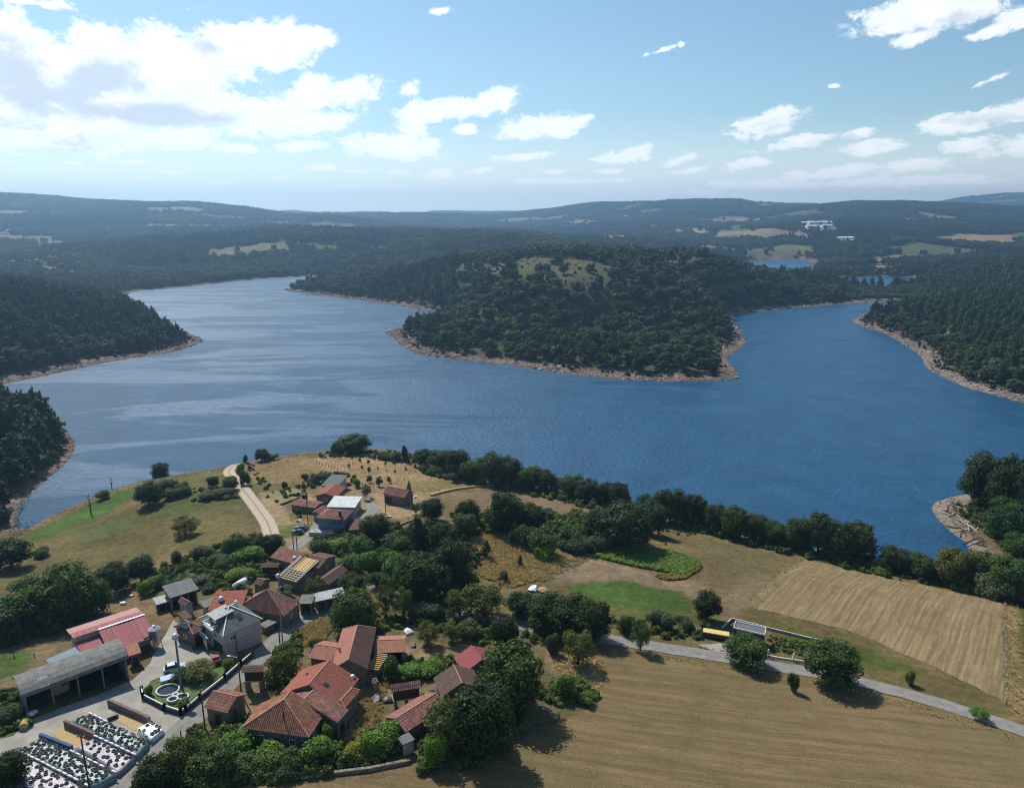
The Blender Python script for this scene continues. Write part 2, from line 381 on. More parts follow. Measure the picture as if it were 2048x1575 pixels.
class MB:
    """collects simple solids and builds them as ONE mesh"""
    def __init__(s): s.v = []; s.f = []
    def add(s, vs, fs):
        b = len(s.v); s.v += [tuple(float(c) for c in q) for q in vs]; s.f += [tuple(i+b for i in f) for f in fs]; return s
    def prism(s, base, top):
        """base and top: equally long lists of 3D points (counter-clockwise seen from above)"""
        n = len(base)
        return s.add(list(base)+list(top), [tuple(range(n-1, -1, -1)), tuple(range(n, 2*n))]+[(i, (i+1) % n, n+(i+1) % n, n+i) for i in range(n)])
    def box(s, c, sz, rz=0.0, tilt=None):
        x, y, z = sz[0]/2, sz[1]/2, sz[2]/2
        M = Matrix.Translation(Vector([float(q) for q in c]))@Matrix.Rotation(rz, 4, 'Z')
        if tilt is not None: M = M@tilt
        P = [M@Vector(q) for q in ((-x,-y,-z),(x,-y,-z),(x,y,-z),(-x,y,-z),(-x,-y,z),(x,-y,z),(x,y,z),(-x,y,z))]
        return s.add(P, [(3,2,1,0),(4,5,6,7),(0,1,5,4),(1,2,6,5),(2,3,7,6),(3,0,4,7)])
    def bar(s, a, b, w, h=None):
        """square bar from a to b"""
        a = Vector([float(c) for c in a]); b = Vector([float(c) for c in b]); d = (b-a).normalized()
        up = Vector((0, 0, 1)) if abs(d.z) < .95 else Vector((0, 1, 0))
        sx = d.cross(up).normalized()*(w/2); sy = sx.cross(d).normalized()*((h or w)/2)
        P = [a-sx-sy, a+sx-sy, a+sx+sy, a-sx+sy, b-sx-sy, b+sx-sy, b+sx+sy, b-sx+sy]
        return s.add(P, [(0,1,2,3),(7,6,5,4),(4,5,1,0),(5,6,2,1),(6,7,3,2),(7,4,0,3)])
    def tube(s, pts, rad, n=8, cap=True):
        pts = [Vector([float(c) for c in p]) for p in pts]; vs = []; fs = []
        for i, p in enumerate(pts):
            d = (pts[min(i+1, len(pts)-1)]-pts[max(i-1, 0)]).normalized()
            up = Vector((0, 0, 1)) if abs(d.z) < .9 else Vector((0, 1, 0))
            a = d.cross(up).normalized(); b = d.cross(a)
            r = rad[i] if isinstance(rad, (list, tuple)) else rad
            vs += [p+(a*math.cos(t)+b*math.sin(t))*r for t in [2*math.pi*k/n for k in range(n)]]
        for i in range(len(pts)-1):
            fs += [(i*n+k, i*n+(k+1) % n, (i+1)*n+(k+1) % n, (i+1)*n+k) for k in range(n)]
        if cap: fs += [tuple(range(n-1, -1, -1)), tuple((len(pts)-1)*n+k for k in range(n))]
        return s.add(vs, fs)
    def lathe(s, c, prof, n=16):
        """prof: (radius, height) pairs from bottom to top"""
        vs = []; fs = []; m = len(prof)
        for r, h in prof: vs += [(c[0]+r*math.cos(2*math.pi*k/n), c[1]+r*math.sin(2*math.pi*k/n), c[2]+h) for k in range(n)]
        for i in range(m-1): fs += [(i*n+k, i*n+(k+1) % n, (i+1)*n+(k+1) % n, (i+1)*n+k) for k in range(n)]
        fs += [tuple(range(n-1, -1, -1)), tuple((m-1)*n+k for k in range(n))]
        return s.add(vs, fs)
    def mesh(s, name, smooth=False):
        me = bpy.data.meshes.new(name); me.from_pydata(s.v, [], s.f); me.update()
        if smooth: me.polygons.foreach_set('use_smooth', [True]*len(me.polygons))
        return me
    def build(s, name, m, parent=None, smooth=False, kind=None, label=None):
        """vertices are given in world space; under a parent they become local to it"""
        if parent is not None:
            M = parent_matrix(parent).inverted(); s.v = [tuple(M@Vector(q)) for q in s.v]
        o = link(name, s.mesh(name, smooth), m, parent)
        if kind: o['kind'] = kind
        if label: o['label'] = label
        return o
def parent_matrix(o):
    M = Matrix.LocRotScale(o.location, o.rotation_euler, o.scale)
    return parent_matrix(o.parent)@M if o.parent else M

def drape(name, pts, m, off, step=1.2, kind='structure', world=False, parent=None, wob=0.0):
    """a sheet lying on the ground inside an outline given as points of the photograph"""
    P = np.array([p[:2] for p in (pts if world else Gl(pts))])
    bm = bmesh.new()
    mn = P.min(0); mx = P.max(0)
    # dense outline, so that its edge is softly irregular
    Q = []
    for i in range(len(P)):
        a, b = P[i], P[(i+1) % len(P)]; n = max(1, int(np.hypot(*(b-a))/(step*1.5)))
        for k in range(n): Q.append(a+(b-a)*k/n)
    Q = np.array(Q)
    if wob: Q = Q+wob*np.stack((fbm(Q[:, 0]/3, Q[:, 1]/3, 3), fbm(Q[:, 0]/3+40, Q[:, 1]/3, 3)), 1)*2
    vs = [bm.verts.new((x, y, 0)) for x, y in Q]
    f = bm.faces.new(vs)
    if f.normal.z < 0 or f.calc_area() == 0: pass
    bm.normal_update()
    for ax, lo, hi in ((0, mn[0], mx[0]), (1, mn[1], mx[1])):
        c = lo+step*0.5
        while c < hi:
            no = (1, 0, 0) if ax == 0 else (0, 1, 0); co = (c, 0, 0) if ax == 0 else (0, c, 0)
            bmesh.ops.bisect_plane(bm, geom=bm.verts[:]+bm.edges[:]+bm.faces[:], plane_co=co, plane_no=no, dist=1e-5)
            c += step
    bmesh.ops.triangulate(bm, faces=[f for f in bm.faces if len(f.verts) > 4])
    co = np.array([v.co[:2] for v in bm.verts]); z = hz(co[:, 0], co[:, 1])+off
    for v, zz in zip(bm.verts, z): v.co.z = zz
    for f in bm.faces:
        if f.normal.z < 0: pass
    bm.normal_update()
    dn = [f for f in bm.faces if f.normal.z < 0]
    if dn: bmesh.ops.reverse_faces(bm, faces=dn)
    for f in bm.faces: f.smooth = True
    me = bpy.data.meshes.new(name); bm.to_mesh(me); bm.free()
    o = link(name, me, m, parent); o['kind'] = kind
    return o
def strip(name, line, width, m, off, world=False, crown=0.0, kind='structure'):
    """a road or track following a line of photograph points"""
    P = np.array([p[:2] for p in (line if world else Gl(line))])
    for _ in range(2):
        q = np.concatenate((P[:1], np.stack((P[:-1]*.75+P[1:]*.25, P[:-1]*.25+P[1:]*.75), 1).reshape(-1, 2), P[-1:])); P = q
    L = np.concatenate(([0], np.cumsum(np.hypot(*np.diff(P, axis=0).T)))); n = max(4, int(L[-1]/0.9))
    s = np.linspace(0, L[-1], n); X = np.interp(s, L, P[:, 0]); Y = np.interp(s, L, P[:, 1])
    T = np.stack((np.gradient(X), np.gradient(Y)), 1); T /= np.linalg.norm(T, axis=1)[:, None]
    N = np.stack((-T[:, 1], T[:, 0]), 1); k = 7; V = []
    for j in range(k):
        f = j/(k-1)-.5; w = width*f
        edge = (0.35*fbm(s/2.5, s*0+j*3, 3) if j in (0, k-1) else 0)
        x = X+N[:, 0]*(w+edge); y = Y+N[:, 1]*(w+edge)
        V.append(np.stack((x, y, hz(x, y)+off+crown*(1-(2*f)**2)), 1))
    V = np.stack(V, 1).reshape(-1, 3)
    Fc = [(i*k+j, i*k+j+1, (i+1)*k+j+1, (i+1)*k+j) for i in range(n-1) for j in range(k-1)]
    me = mesh_np(name, V, Fc)
    uv = np.stack((np.repeat(s, k), np.tile(np.linspace(-1, 1, k), n), np.zeros(n*k)), 1)
    attr(me, 'along', 'FLOAT_VECTOR', 'POINT', uv)
    if me.polygons[0].normal.z < 0: me.flip_normals()
    o = link(name, me, m); o['kind'] = kind
    return o
# ------------------------------------------------------------------ ground colours (what grows or lies there)
C_DRY, C_TAN, C_STRAW = (.185,.135,.070), (.33,.225,.125), (.30,.215,.11)
C_GREEN, C_LUSH, C_OLIVE = (.085,.098,.034), (.065,.135,.022), (.13,.115,.05)
C_SOIL, C_BANK, C_WOOD = (.15,.098,.062), (.20,.145,.105), (.045,.045,.025)
xx, yy = _X.ravel(), _Y.ravel(); zz_ = GZ.ravel(); dd = GD.ravel()
nwob = 2.2*fbm(xx/5, yy/5, 4); nwob2 = 2.2*fbm(xx/5+77, yy/5, 4)
gcol = np.empty((len(xx), 3))
n1 = fbm(xx/14, yy/14, 4)+0.5; n2 = fbm(xx/3.3+9, yy/3.3, 3)+0.5
lerp = lambda a, b, t: a+(b-a)*np.clip(t, 0, 1)[:, None]
gcol[:] = lerp(np.array(C_OLIVE), np.array(C_DRY), sstep(n1, .3, .7))
isfar = sstep(np.hypot(xx, yy), 330, 380)
gcol = lerp(gcol, np.array(C_WOOD)[None], isfar)
penm = sstep(xx, -70, -20)*(1-sstep(xx, 480, 560))*sstep(yy, 380, 430)*(1-sstep(yy, 1050, 1150))
gcol = lerp(gcol, np.array((.085,.085,.040))[None]*(.7+.6*n1[:, None]), penm)
PATCH = [  # outline in the photograph, colour, softness in metres, density
 ([(-200,1240),(0,1180),(150,1130),(290,1120),(430,1080),(540,1060),(530,1000),(500,960),(465,935),(330,955),(170,1005),(60,1062),(0,1140)], (.142,.118,.050), 3, 1),
 ([(40,1075),(170,1012),(250,980),(300,968),(330,985),(250,1005),(200,1035),(120,1065),(60,1085)], (.078,.135,.030), 2.5, .9),
 ([(330,955),(440,935),(470,955),(470,985),(400,990),(330,1000)], (.14,.125,.05), 3, .8),
 ([(130,1070),(330,1000),(440,990),(500,1000),(470,1010),(300,1040),(180,1085)], (.095,.115,.04), 4, .75),
 ([(250,1020),(330,985),(300,985),(240,1010),(180,1050)], (.22,.145,.08), 3, .7),
 ([(300,1130),(520,1050),(530,1075),(430,1100),(320,1140)], (.19,.13,.065), 4, .7),
 ([(485,925),(600,912),(700,925),(680,955),(560,968),(505,965)], (.25,.17,.085), 2, 1),
 ([(630,915),(760,905),(850,925),(930,960),(1010,968),(900,985),(850,1000),(760,985),(700,965),(650,940)], C_TAN, 1.5, 1),
 ([(820,965),(900,955),(935,975),(860,985),(800,980)], (.24,.19,.08), 1.5, 1),
 ([(520,985),(600,980),(640,1000),(560,1005),(580,1040),(640,1045),(600,1060),(560,1060),(520,1020)], (.33,.24,.135), 1.5, 1),
 ([(530,985),(590,975),(620,985),(580,1005),(540,1003)], (.26,.22,.11), 1.5, .8),
 ([(640,975),(720,960),(800,985),(860,1000),(850,1030),(760,1040),(700,1030),(650,1015)], (.31,.225,.13), 2, .9),
 ([(560,1075),(600,1070),(650,1075),(625,1110),(585,1100)], (.30,.21,.125), 1.5, .9),
 ([(545,1050),(640,1045),(600,1070),(560,1078)], (.12,.14,.035), 1.5, .8),
 ([(880,985),(1000,968),(1100,975),(1190,1005),(1200,1030),(1050,1045),(960,1000)], (.20,.145,.085), 2.5, 1),
 ([(900,1060),(1000,1060),(1100,1110),(1150,1120),(1080,1160),(1020,1175),(950,1150),(920,1110)], (.33,.22,.115), 2, 1),
 ([(1010,1172),(1060,1150),(1190,1095),(1410,1048),(1600,1110),(1650,1180),(1480,1240),(1350,1270),(1220,1240),(1120,1180)], (.165,.125,.06), 2, 1),
 ([(1080,1150),(1180,1115),(1330,1150),(1420,1170),(1440,1215),(1350,1185),(1240,1165),(1130,1165)], (.225,.165,.105), 2, 1),
 ([(1480,1150),(1600,1110),(1630,1125),(1510,1225),(1450,1240),(1440,1200)], (.20,.145,.085), 3, .9),
 ([(1350,1060),(1400,1050),(1600,1105),(1560,1150),(1430,1130),(1400,1090)], (.16,.13,.06), 4, .8),
 ([(1120,1172),(1240,1160),(1350,1180),(1395,1205),(1370,1225),(1270,1220),(1190,1205)], (.062,.110,.026), 3, .95),
 ([(1220,1215),(1320,1222),(1420,1225),(1440,1245),(1340,1265),(1240,1250)], (.10,.11,.035), 3, .85),
 ([(1450,1245),(1500,1225),(1700,1265),(1800,1300),(2048,1400),(2200,1480),(2048,1445),(1800,1365),(1650,1320),(1540,1280)], (.15,.115,.05), 3, 1),
 ([(1560,1250),(1650,1275),(1740,1300),(1850,1355),(1760,1345),(1650,1310),(1560,1275)], (.075,.105,.022), 4, .9),
 ([(1490,1215),(1560,1215),(1680,1260),(1560,1250),(1480,1240)], (.13,.105,.045), 3, .8),
 ([(2005,1190),(2040,1195),(2120,1440),(2010,1430)], (.26,.19,.085), 3, .8),
 ([(2030,1200),(2300,1240),(2300,1420),(2048,1330)], (.06,.085,.025), 2, 1),
 ([(1120,1290),(1210,1275),(1440,1310),(1640,1345),(1900,1420),(2200,1520),(2200,1700),(900,1700),(500,1640),(430,1540),(640,1545),(900,1530),(1040,1470),(1200,1405),(1190,1330)], (.185,.13,.068), 2.5, 1),
 ([(1100,1300),(1190,1290),(1230,1340),(1210,1420),(1110,1370)], (.26,.18,.10), 3, .8),
 ([(600,1300),(700,1290),(820,1290),(900,1300),(880,1350),(760,1400),(720,1480),(690,1500),(690,1440),(720,1380)], (.24,.18,.10), 2, .9),
 ([(480,1290),(560,1270),(640,1225),(690,1220),(690,1270),(620,1300),(560,1380),(520,1420),(480,1440),(500,1380)], (.22,.17,.085), 2, .8),
 ([(580,1275),(640,1235),(680,1235),(660,1290),(610,1300)], (.09,.10,.035), 2, .8),
 ([(380,1440),(420,1420),(420,1480),(360,1530),(330,1560)], (.22,.18,.11), 1.5, .8),
 ([(-60,1300),(60,1270),(125,1290),(100,1320),(30,1370),(-60,1390)], (.20,.15,.085), 2, .9),
 ([(-60,1310),(55,1300),(70,1325),(20,1355),(-60,1375)], (.07,.115,.025), 2, .9),
 ([(180,1190),(270,1180),(330,1205),(340,1230),(250,1225),(190,1215)], (.22,.15,.085), 2, .9),
 ([(-40,1450),(60,1430),(110,1420),(60,1470),(-40,1500)], (.10,.135,.03), 1.2, .9),
 ([(420,1130),(520,1120),(560,1150),(500,1180),(430,1170)], (.17,.115,.065), 2, .8),
 ([(690,1225),(900,1205),(1000,1240),(900,1290),(800,1270),(700,1260)], (.10,.095,.04), 2, .8),
 ([(1030,1410),(1110,1390),(1150,1400),(1060,1455),(1020,1470)], (.19,.16,.10), 1.5, .8)]
for pl_, c, soft, k in PATCH:
    P = Gl(pl_)[:, :2]
    mn = P.min(0)-8; mx = P.max(0)+8
    ids = np.nonzero((xx > mn[0]) & (xx < mx[0]) & (yy > mn[1]) & (yy < mx[1]))[0]
    if not len(ids): continue
    x = xx[ids]+nwob[ids]*soft*.55; y = yy[ids]+nwob2[ids]*soft*.55
    d = dist_poly(P, x, y); s = np.where(inside(P, x, y), d, -d)
    t = sstep(s, -soft*.5, soft*.5)*k
    cc = np.array(c)[None]*(0.82+0.36*n1[ids, None])
    gcol[ids] = gcol[ids]+(cc-gcol[ids])*t[:, None]
FAR_OPEN = [  # open fields and meadows among the far woods: outline, colour
 ([(0,520),(60,513),(113,509),(128,522),(112,528),(62,518),(0,525)], (.34,.235,.14)), ([(0,528),(62,520),(110,528),(70,536),(0,537)], (.075,.105,.04)),
 ([(80,535),(130,528),(172,547),(147,551),(86,547)], (.29,.20,.12)), ([(80,487),(126,480),(127,496),(80,498)], (.30,.20,.12)),
 ([(352,478),(393,478),(393,482),(352,482)], (.20,.18,.09)), ([(568,484),(615,484),(670,490),(687,506),(620,500),(590,491)], (.10,.11,.045)),
 ([(366,419),(414,417),(413,426),(368,427)], (.26,.20,.11)), ([(0,462),(20,458),(24,474),(0,482)], (.22,.18,.12)),
 ([(880,552),(926,530),(1018,522),(1124,515),(1172,522),(1222,530),(1228,566),(1172,588),(1103,572),(1042,560),(1008,562),(946,552)], (.100,.098,.050)),
 ([(1275,508),(1350,500),(1432,508),(1425,536),(1360,552),(1325,545),(1285,530)], (.095,.108,.048)), ([(1042,577),(1072,569),(1064,588)], (.24,.18,.10)),
 ([(1140,600),(1170,596),(1176,612),(1150,614)], (.09,.10,.04)), ([(990,675),(1006,670),(1010,690),(996,694)], (.07,.11,.028)), ([(1072,695),(1100,690),(1096,712),(1078,714)], (.07,.11,.028)),
 ([(1345,715),(1372,710),(1380,726),(1352,730)], (.08,.11,.03)), ([(740,492),(772,490),(772,506),(742,505)], (.11,.11,.05)),
 ([(1124,446),(1158,437),(1213,443),(1180,452)], (.26,.21,.12)), ([(1190,470),(1260,470),(1265,482),(1220,484)], (.27,.19,.12)), ([(1348,457),(1416,457),(1413,470),(1348,470)], (.34,.235,.16)), ([(1457,452),(1498,450),(1492,461),(1461,461)], (.06,.11,.035)),
 ([(1405,447),(1447,445),(1444,453)], (.30,.21,.13)), ([(1440,464),(1512,462),(1522,477),(1461,473)], (.28,.20,.12)), ([(1587,460),(1622,469),(1628,479),(1587,477)], (.25,.18,.11)),
 ([(1635,456),(1687,459),(1669,466),(1639,465)], (.26,.19,.115)), ([(1714,448),(1762,448),(1724,454)], (.28,.20,.125)), ([(1793,445),(1806,435),(1871,441),(1845,449)], (.29,.20,.12)),
 ([(1871,477),(1919,467),(2022,470),(2015,480),(1940,492),(1902,480)], (.31,.215,.125)), ([(1772,477),(1823,479),(1793,484)], (.26,.19,.11)), ([(1420,473),(1470,470),(1480,480),(1430,483)], (.09,.11,.045)),
 ([(1588,443),(1660,440),(1672,458),(1600,462)], (.20,.19,.15)), ([(1672,475),(1712,473),(1706,487),(1680,488)], (.20,.19,.14)), ([(1595,497),(1630,499),(1628,509),(1600,508)], (.15,.14,.06)),
 ([(1884,660),(1898,668),(1906,690),(1896,690),(1884,672)], (.30,.27,.16)), ([(980,440),(1060,432),(1090,440),(1000,447)], (.16,.17,.08)), ([(1500,410),(1560,408),(1570,414),(1510,416)], (.2,.2,.11))]
FAR_POLY = [(Gl(p)[:, :2], c) for p, c in FAR_OPEN]
def parcel(x, y):
    # fields and clearings of the far countryside: id of the parcel and whether it is open
    wx, wy = x+60*fbm(x/300, y/300, 3), y+60*fbm(x/300+9, y/300, 3)
    a, b = wx*.92+wy*.39, -wx*.39+wy*.92
    i, j = np.floor(a/170).astype(int), np.floor(b/110).astype(int)
    v = _tab[i & 255, j & 255]; k = _tab[(i+91) & 255, (j+17) & 255]
    region = .12+.18*np.clip(fbm(x/900, y/900+2, 2)*4, 0, 1)+.10*((x > 150) & (y > 1600))
    return (v < region) & (y > 1250), k
pm_, pk_ = parcel(xx, yy)
PCOL = np.array([(.27,.19,.115), (.085,.11,.04), (.13,.13,.06), (.20,.165,.09), (.30,.21,.13)])
gcol[pm_] = PCOL[np.clip((pk_[pm_]*5).astype(int), 0, 4)]*(.85+.3*n1[pm_, None])
for P, c in FAR_POLY:
    mn = P.min(0)-30; mx = P.max(0)+30
    ids = np.nonzero((xx > mn[0]) & (xx < mx[0]) & (yy > mn[1]) & (yy < mx[1]))[0]
    if not len(ids): continue
    soft = 3+.012*np.hypot(*P.mean(0))
    d = dist_poly(P, xx[ids], yy[ids]); q = np.where(inside(P, xx[ids], yy[ids]), d, -d)
    t = sstep(q, -soft, soft*.3)
    gcol[ids] = gcol[ids]+(np.array(c)[None]*(.85+.3*n1[ids, None])-gcol[ids])*t[:, None]
# bare drawdown band along the water
bw = 6.5+9*fbm(xx/26, yy/26, 3)+np.where(yy > 330, 6.0, 0)
isnear = (yy < 315) & (xx > -160) & (xx < 170) & ~((xx > 95) & (yy > 165))
bw = np.where(isnear, 2.2+2*fbm(xx/15, yy/15, 2), bw)
t = 1-sstep(dd, bw*.8, bw*1.15)
bankc = lerp(np.array((.25,.185,.15)), np.array((.155,.112,.088)), sstep(n2, .3, .7))
bankc = np.where(((xx > 90) & (yy < 330) | (xx > 250) & (yy < 560))[:, None], bankc*.4+np.array((.17,.145,.115)), bankc)
gcol = lerp(gcol, bankc, t)
gcol = np.where((dd < 0.4)[:, None], gcol*.55, gcol)
rt = rng.rand(len(gcol))[:, None]
gcol = np.clip(gcol*(0.93+0.14*rt), 0.004, 1)

def ground_shader(nt):
    c = nt.node('ShaderNodeAttribute', attribute_name='ground').outputs['Color']
    p = nt.node('ShaderNodeTexCoord').outputs['Object']
    a = nt.noise(p, 0.55, 6, 0.68); b = nt.noise(p, 4.5, 4, 0.7); e = nt.noise(p, .07, 4, .6)
    v = nt.m('ADD', nt.step(a, .28, .72, .70, 1.28), nt.step(b, .25, .75, -.24, .24))
    v = nt.m('MULTIPLY', v, nt.step(e, .3, .7, .70, .98))
    col = nt.vm('MULTIPLY', c, nt.comb(v, v, v))
    col = nt.mix(nt.step(nt.noise(p, 1.3, 4, .7), .54, .74, 0, .42), col, nt.vm('MULTIPLY', col, (.62, .82, .55)))
    h = nt.m('ADD', nt.m('MULTIPLY', a, .5), b)
    return {'Base Color': col, 'Roughness': 1.0, 'Specular IOR Level': .05, 'bump': (h, .9, .18)}
nx, ny = len(GX), len(GY)
V = np.stack((xx, yy, zz_), 1)
ii = (np.arange(nx-1)[:, None]*ny+np.arange(ny-1)[None]).ravel()
Fq = np.stack((ii, ii+ny, ii+ny+1, ii+1), 1)
me = mesh_np('ground', V, Fq)
attr(me, 'ground', 'FLOAT_COLOR', 'POINT', np.concatenate((gcol, np.ones((len(gcol), 1))), 1))
tag(link('ground', me, new_mat('ground', ground_shader)), kind='structure')

# ------------------------------------------------------------------ water
def water_shader(nt):
    p = nt.node('ShaderNodeTexCoord').outputs['Object']
    q = nt.mapping(p, rot=(0, 0, R(22)), sc=(1.0, 1.7, 1.0))
    w1 = nt.noise(q, .42, 3, .6, .4); w2 = nt.noise(q, 1.4, 3, .6, .2); w3 = nt.noise(p, .05, 3, .6); w4 = nt.noise(q, 3.4, 2, .6)
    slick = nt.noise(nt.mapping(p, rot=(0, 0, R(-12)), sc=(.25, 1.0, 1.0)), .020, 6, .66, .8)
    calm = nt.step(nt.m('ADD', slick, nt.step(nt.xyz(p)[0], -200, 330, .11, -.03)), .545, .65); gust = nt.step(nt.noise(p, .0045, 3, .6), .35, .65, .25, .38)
    h = nt.m('ADD', nt.m('ADD', nt.m('MULTIPLY', w1, 1.0), nt.m('MULTIPLY', w2, .42)), nt.m('ADD', nt.m('MULTIPLY', w3, .9), nt.m('MULTIPLY', w4, .16)))
    body = nt.mix(nt.step(w3, .35, .65), (.005, .056, .130), (.008, .074, .155))
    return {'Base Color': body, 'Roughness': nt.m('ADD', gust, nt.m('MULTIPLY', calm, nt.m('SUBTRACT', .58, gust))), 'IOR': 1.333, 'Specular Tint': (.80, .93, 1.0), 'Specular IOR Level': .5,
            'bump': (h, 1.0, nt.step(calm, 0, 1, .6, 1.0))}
wm = MB()
m_ = bpy.data.meshes.new('water')
wx = np.linspace(-700, 1300, 60); wy = np.linspace(120, 2300, 60)
WX, WY = np.meshgrid(wx, wy, indexing='ij')
ii = (np.arange(59)[:, None]*60+np.arange(59)[None]).ravel()
me = mesh_np('water', np.stack((WX.ravel(), WY.ravel(), np.zeros(3600)), 1), np.stack((ii, ii+60, ii+61, ii+1), 1))
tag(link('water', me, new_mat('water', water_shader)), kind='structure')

# ------------------------------------------------------------------ haze
def haze_mat():
    m = bpy.data.materials.new('haze'); m.use_nodes = True; t = m.node_tree; t.nodes.clear(); nt = NT(t)
    v = nt.node('ShaderNodeVolumePrincipled', {'Color': (.40, .68, 1.0), 'Density': 0.000185, 'Anisotropy': 0.6})
    t.links.new(v.outputs[0], nt.node('ShaderNodeOutputMaterial').inputs['Volume'])
    return m
hb = MB(); zt = float(GZ.max())+40
hb.box((0, float(GY[0]+GY[-1])/2, (zt-9)/2), (float(GX[-1]-GX[0])+120, float(GY[-1]-GY[0])+120, zt+9))
tag(hb.build('haze', haze_mat()), kind='stuff')
# ------------------------------------------------------------------ foliage
def leaf_shader(nt):
    oi = nt.node('ShaderNodeObjectInfo')
    r = nt.node('ShaderNodeAttribute', attribute_name='leaf').outputs['Fac']
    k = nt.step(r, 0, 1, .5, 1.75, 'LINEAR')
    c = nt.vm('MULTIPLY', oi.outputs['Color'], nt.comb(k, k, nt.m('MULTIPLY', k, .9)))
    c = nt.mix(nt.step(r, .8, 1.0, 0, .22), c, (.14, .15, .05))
    dif = nt.node('ShaderNodeBsdfPrincipled', {'Base Color': c, 'Roughness': .6, 'Specular IOR Level': .10}).outputs[0]
    tr = nt.node('ShaderNodeBsdfTranslucent', {'Color': nt.vm('MULTIPLY', c, (1.15, 1.35, .55))}).outputs[0]
    mx = nt.node('ShaderNodeMixShader', {0: .22}); nt.l.new(dif, mx.inputs[1]); nt.l.new(tr, mx.inputs[2])
    return {'shader': mx.outputs[0]}
M_LEAF = new_mat('leaf', leaf_shader)
def far_leaf(base, warm):
    def f(nt):
        oi = nt.node('ShaderNodeObjectInfo')
        r = nt.node('ShaderNodeAttribute', attribute_name='leaf').outputs['Fac']
        c = nt.mix(nt.m('MULTIPLY', nt.m('ADD', oi.outputs['Random'], nt.step(nt.noise(oi.outputs['Location'], .006, 4, .6), .35, .65)), .5), base, warm)
        k = nt.m('MULTIPLY', nt.step(r, 0, 1, .62, 1.5, 'LINEAR'), nt.step(nt.m('FRACT', nt.m('MULTIPLY', oi.outputs['Random'], 7.31)), 0, 1, .75, 1.3, 'LINEAR'))
        c = nt.vm('MULTIPLY', c, nt.comb(k, k, k))
        dif = nt.node('ShaderNodeBsdfPrincipled', {'Base Color': c, 'Roughness': .7, 'Specular IOR Level': .08}).outputs[0]
        tr = nt.node('ShaderNodeBsdfTranslucent', {'Color': nt.vm('MULTIPLY', c, (1.15, 1.3, .6))}).outputs[0]
        mx = nt.node('ShaderNodeMixShader', {0: .2}); nt.l.new(dif, mx.inputs[1]); nt.l.new(tr, mx.inputs[2])
        return {'shader': mx.outputs[0]}
    return f
M_BARK = new_mat('bark', lambda nt: {'Base Color': nt.ramp(nt.noise(nt.node('ShaderNodeTexCoord').outputs['Object'], 9, 4), [(0.3, (.05, .038, .028)), (.7, (.12, .095, .072))]), 'Roughness': .95})

def ico():
    t = (1+5**.5)/2
    v = np.array([(-1,t,0),(1,t,0),(-1,-t,0),(1,-t,0),(0,-1,t),(0,1,t),(0,-1,-t),(0,1,-t),(t,0,-1),(t,0,1),(-t,0,-1),(-t,0,1)], float)
    f = np.array([(0,11,5),(0,5,1),(0,1,7),(0,7,10),(0,10,11),(1,5,9),(5,11,4),(11,10,2),(10,7,6),(7,1,8),(3,9,4),(3,4,2),(3,2,6),(3,6,8),(3,8,9),(4,9,5),(2,4,11),(6,2,10),(8,6,7),(9,8,1)])
    return v/np.linalg.norm(v[0]), f
ICO = ico()
def crown_mesh(name, lobes, n, size, rs, core=.72, flat=.35, tri=False):
    """leafy crown: leaf sprays over the outside of many overlapping lobes (cx,cy,cz,rx,rz), with dark solid cores added inside to block light"""
    lobes = np.array(lobes, float)
    area = lobes[:, 3]**1.2*np.maximum(lobes[:, 4], .05)**.8; cnt = rs.multinomial(n*2, area/area.sum())
    P = []; N = []
    for L, k in zip(lobes, cnt):
        d = rs.normal(size=(k, 3)); d /= np.linalg.norm(d, axis=1)[:, None]
        rr = rs.uniform(.72, 1.12, k)[:, None]
        P.append(L[:3]+d*rr*np.array((L[3], L[3], L[4]))); N.append(d/np.array((L[3], L[3], L[4])))
    P = np.concatenate(P); N = np.concatenate(N); N /= np.linalg.norm(N, axis=1)[:, None]
    dmin = np.full(len(P), 9.)
    for L in lobes:
        q = (P-L[:3])/np.array((L[3], L[3], L[4])); dmin = np.minimum(dmin, np.linalg.norm(q, axis=1))
    keep = np.nonzero(dmin > .70)[0]; rs.shuffle(keep); keep = keep[:n]
    P = P[keep]; N = N[keep]; n = len(P)
    N = N+rs.normal(size=(n, 3))*flat; N[:, 2] += .25; N /= np.linalg.norm(N, axis=1)[:, None]
    a = np.cross(N, rs.normal(size=(n, 3))); a /= np.linalg.norm(a, axis=1)[:, None]; b = np.cross(N, a)
    s = size*rs.uniform(.55, 1.35, n)[:, None]; w = s*rs.uniform(.5, .95, n)[:, None]
    bend = N*s*rs.uniform(-.35, .1, n)[:, None]
    V = np.stack((P-a*s+bend, P-b*w, P+a*s+bend, P+b*w), 1).reshape(-1, 3)
    Fq = np.arange(n*4).reshape(n, 4)
    leaf = np.repeat(rs.rand(n)*.7+.3*np.clip((P[:, 2]-P[:, 2].min())/np.ptp(P[:, 2]), 0, 1)*rs.rand(n), 4)  # tone lightens with height: sunlit crown tops painted into the leaf colour
    T = np.concatenate((Fq[:, [0, 1, 2]], Fq[:, [0, 2, 3]]))
    cv, cf, cl = [], [], []
    b0 = len(V)
    for L in lobes:
        j = 1+rs.uniform(-.18, .18, (12, 1))
        cv.append(L[:3]+ICO[0]*j*np.array((L[3], L[3], L[4]))*core); cf.append(ICO[1]+b0); b0 += 12; cl.append(np.full(12, .05))  # cores take a dark tone, shade inside the crown painted in
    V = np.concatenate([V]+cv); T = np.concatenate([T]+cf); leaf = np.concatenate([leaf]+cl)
    me = mesh_np(name, V, T, False); attr(me, 'leaf', 'FLOAT', 'POINT', leaf)
    return me
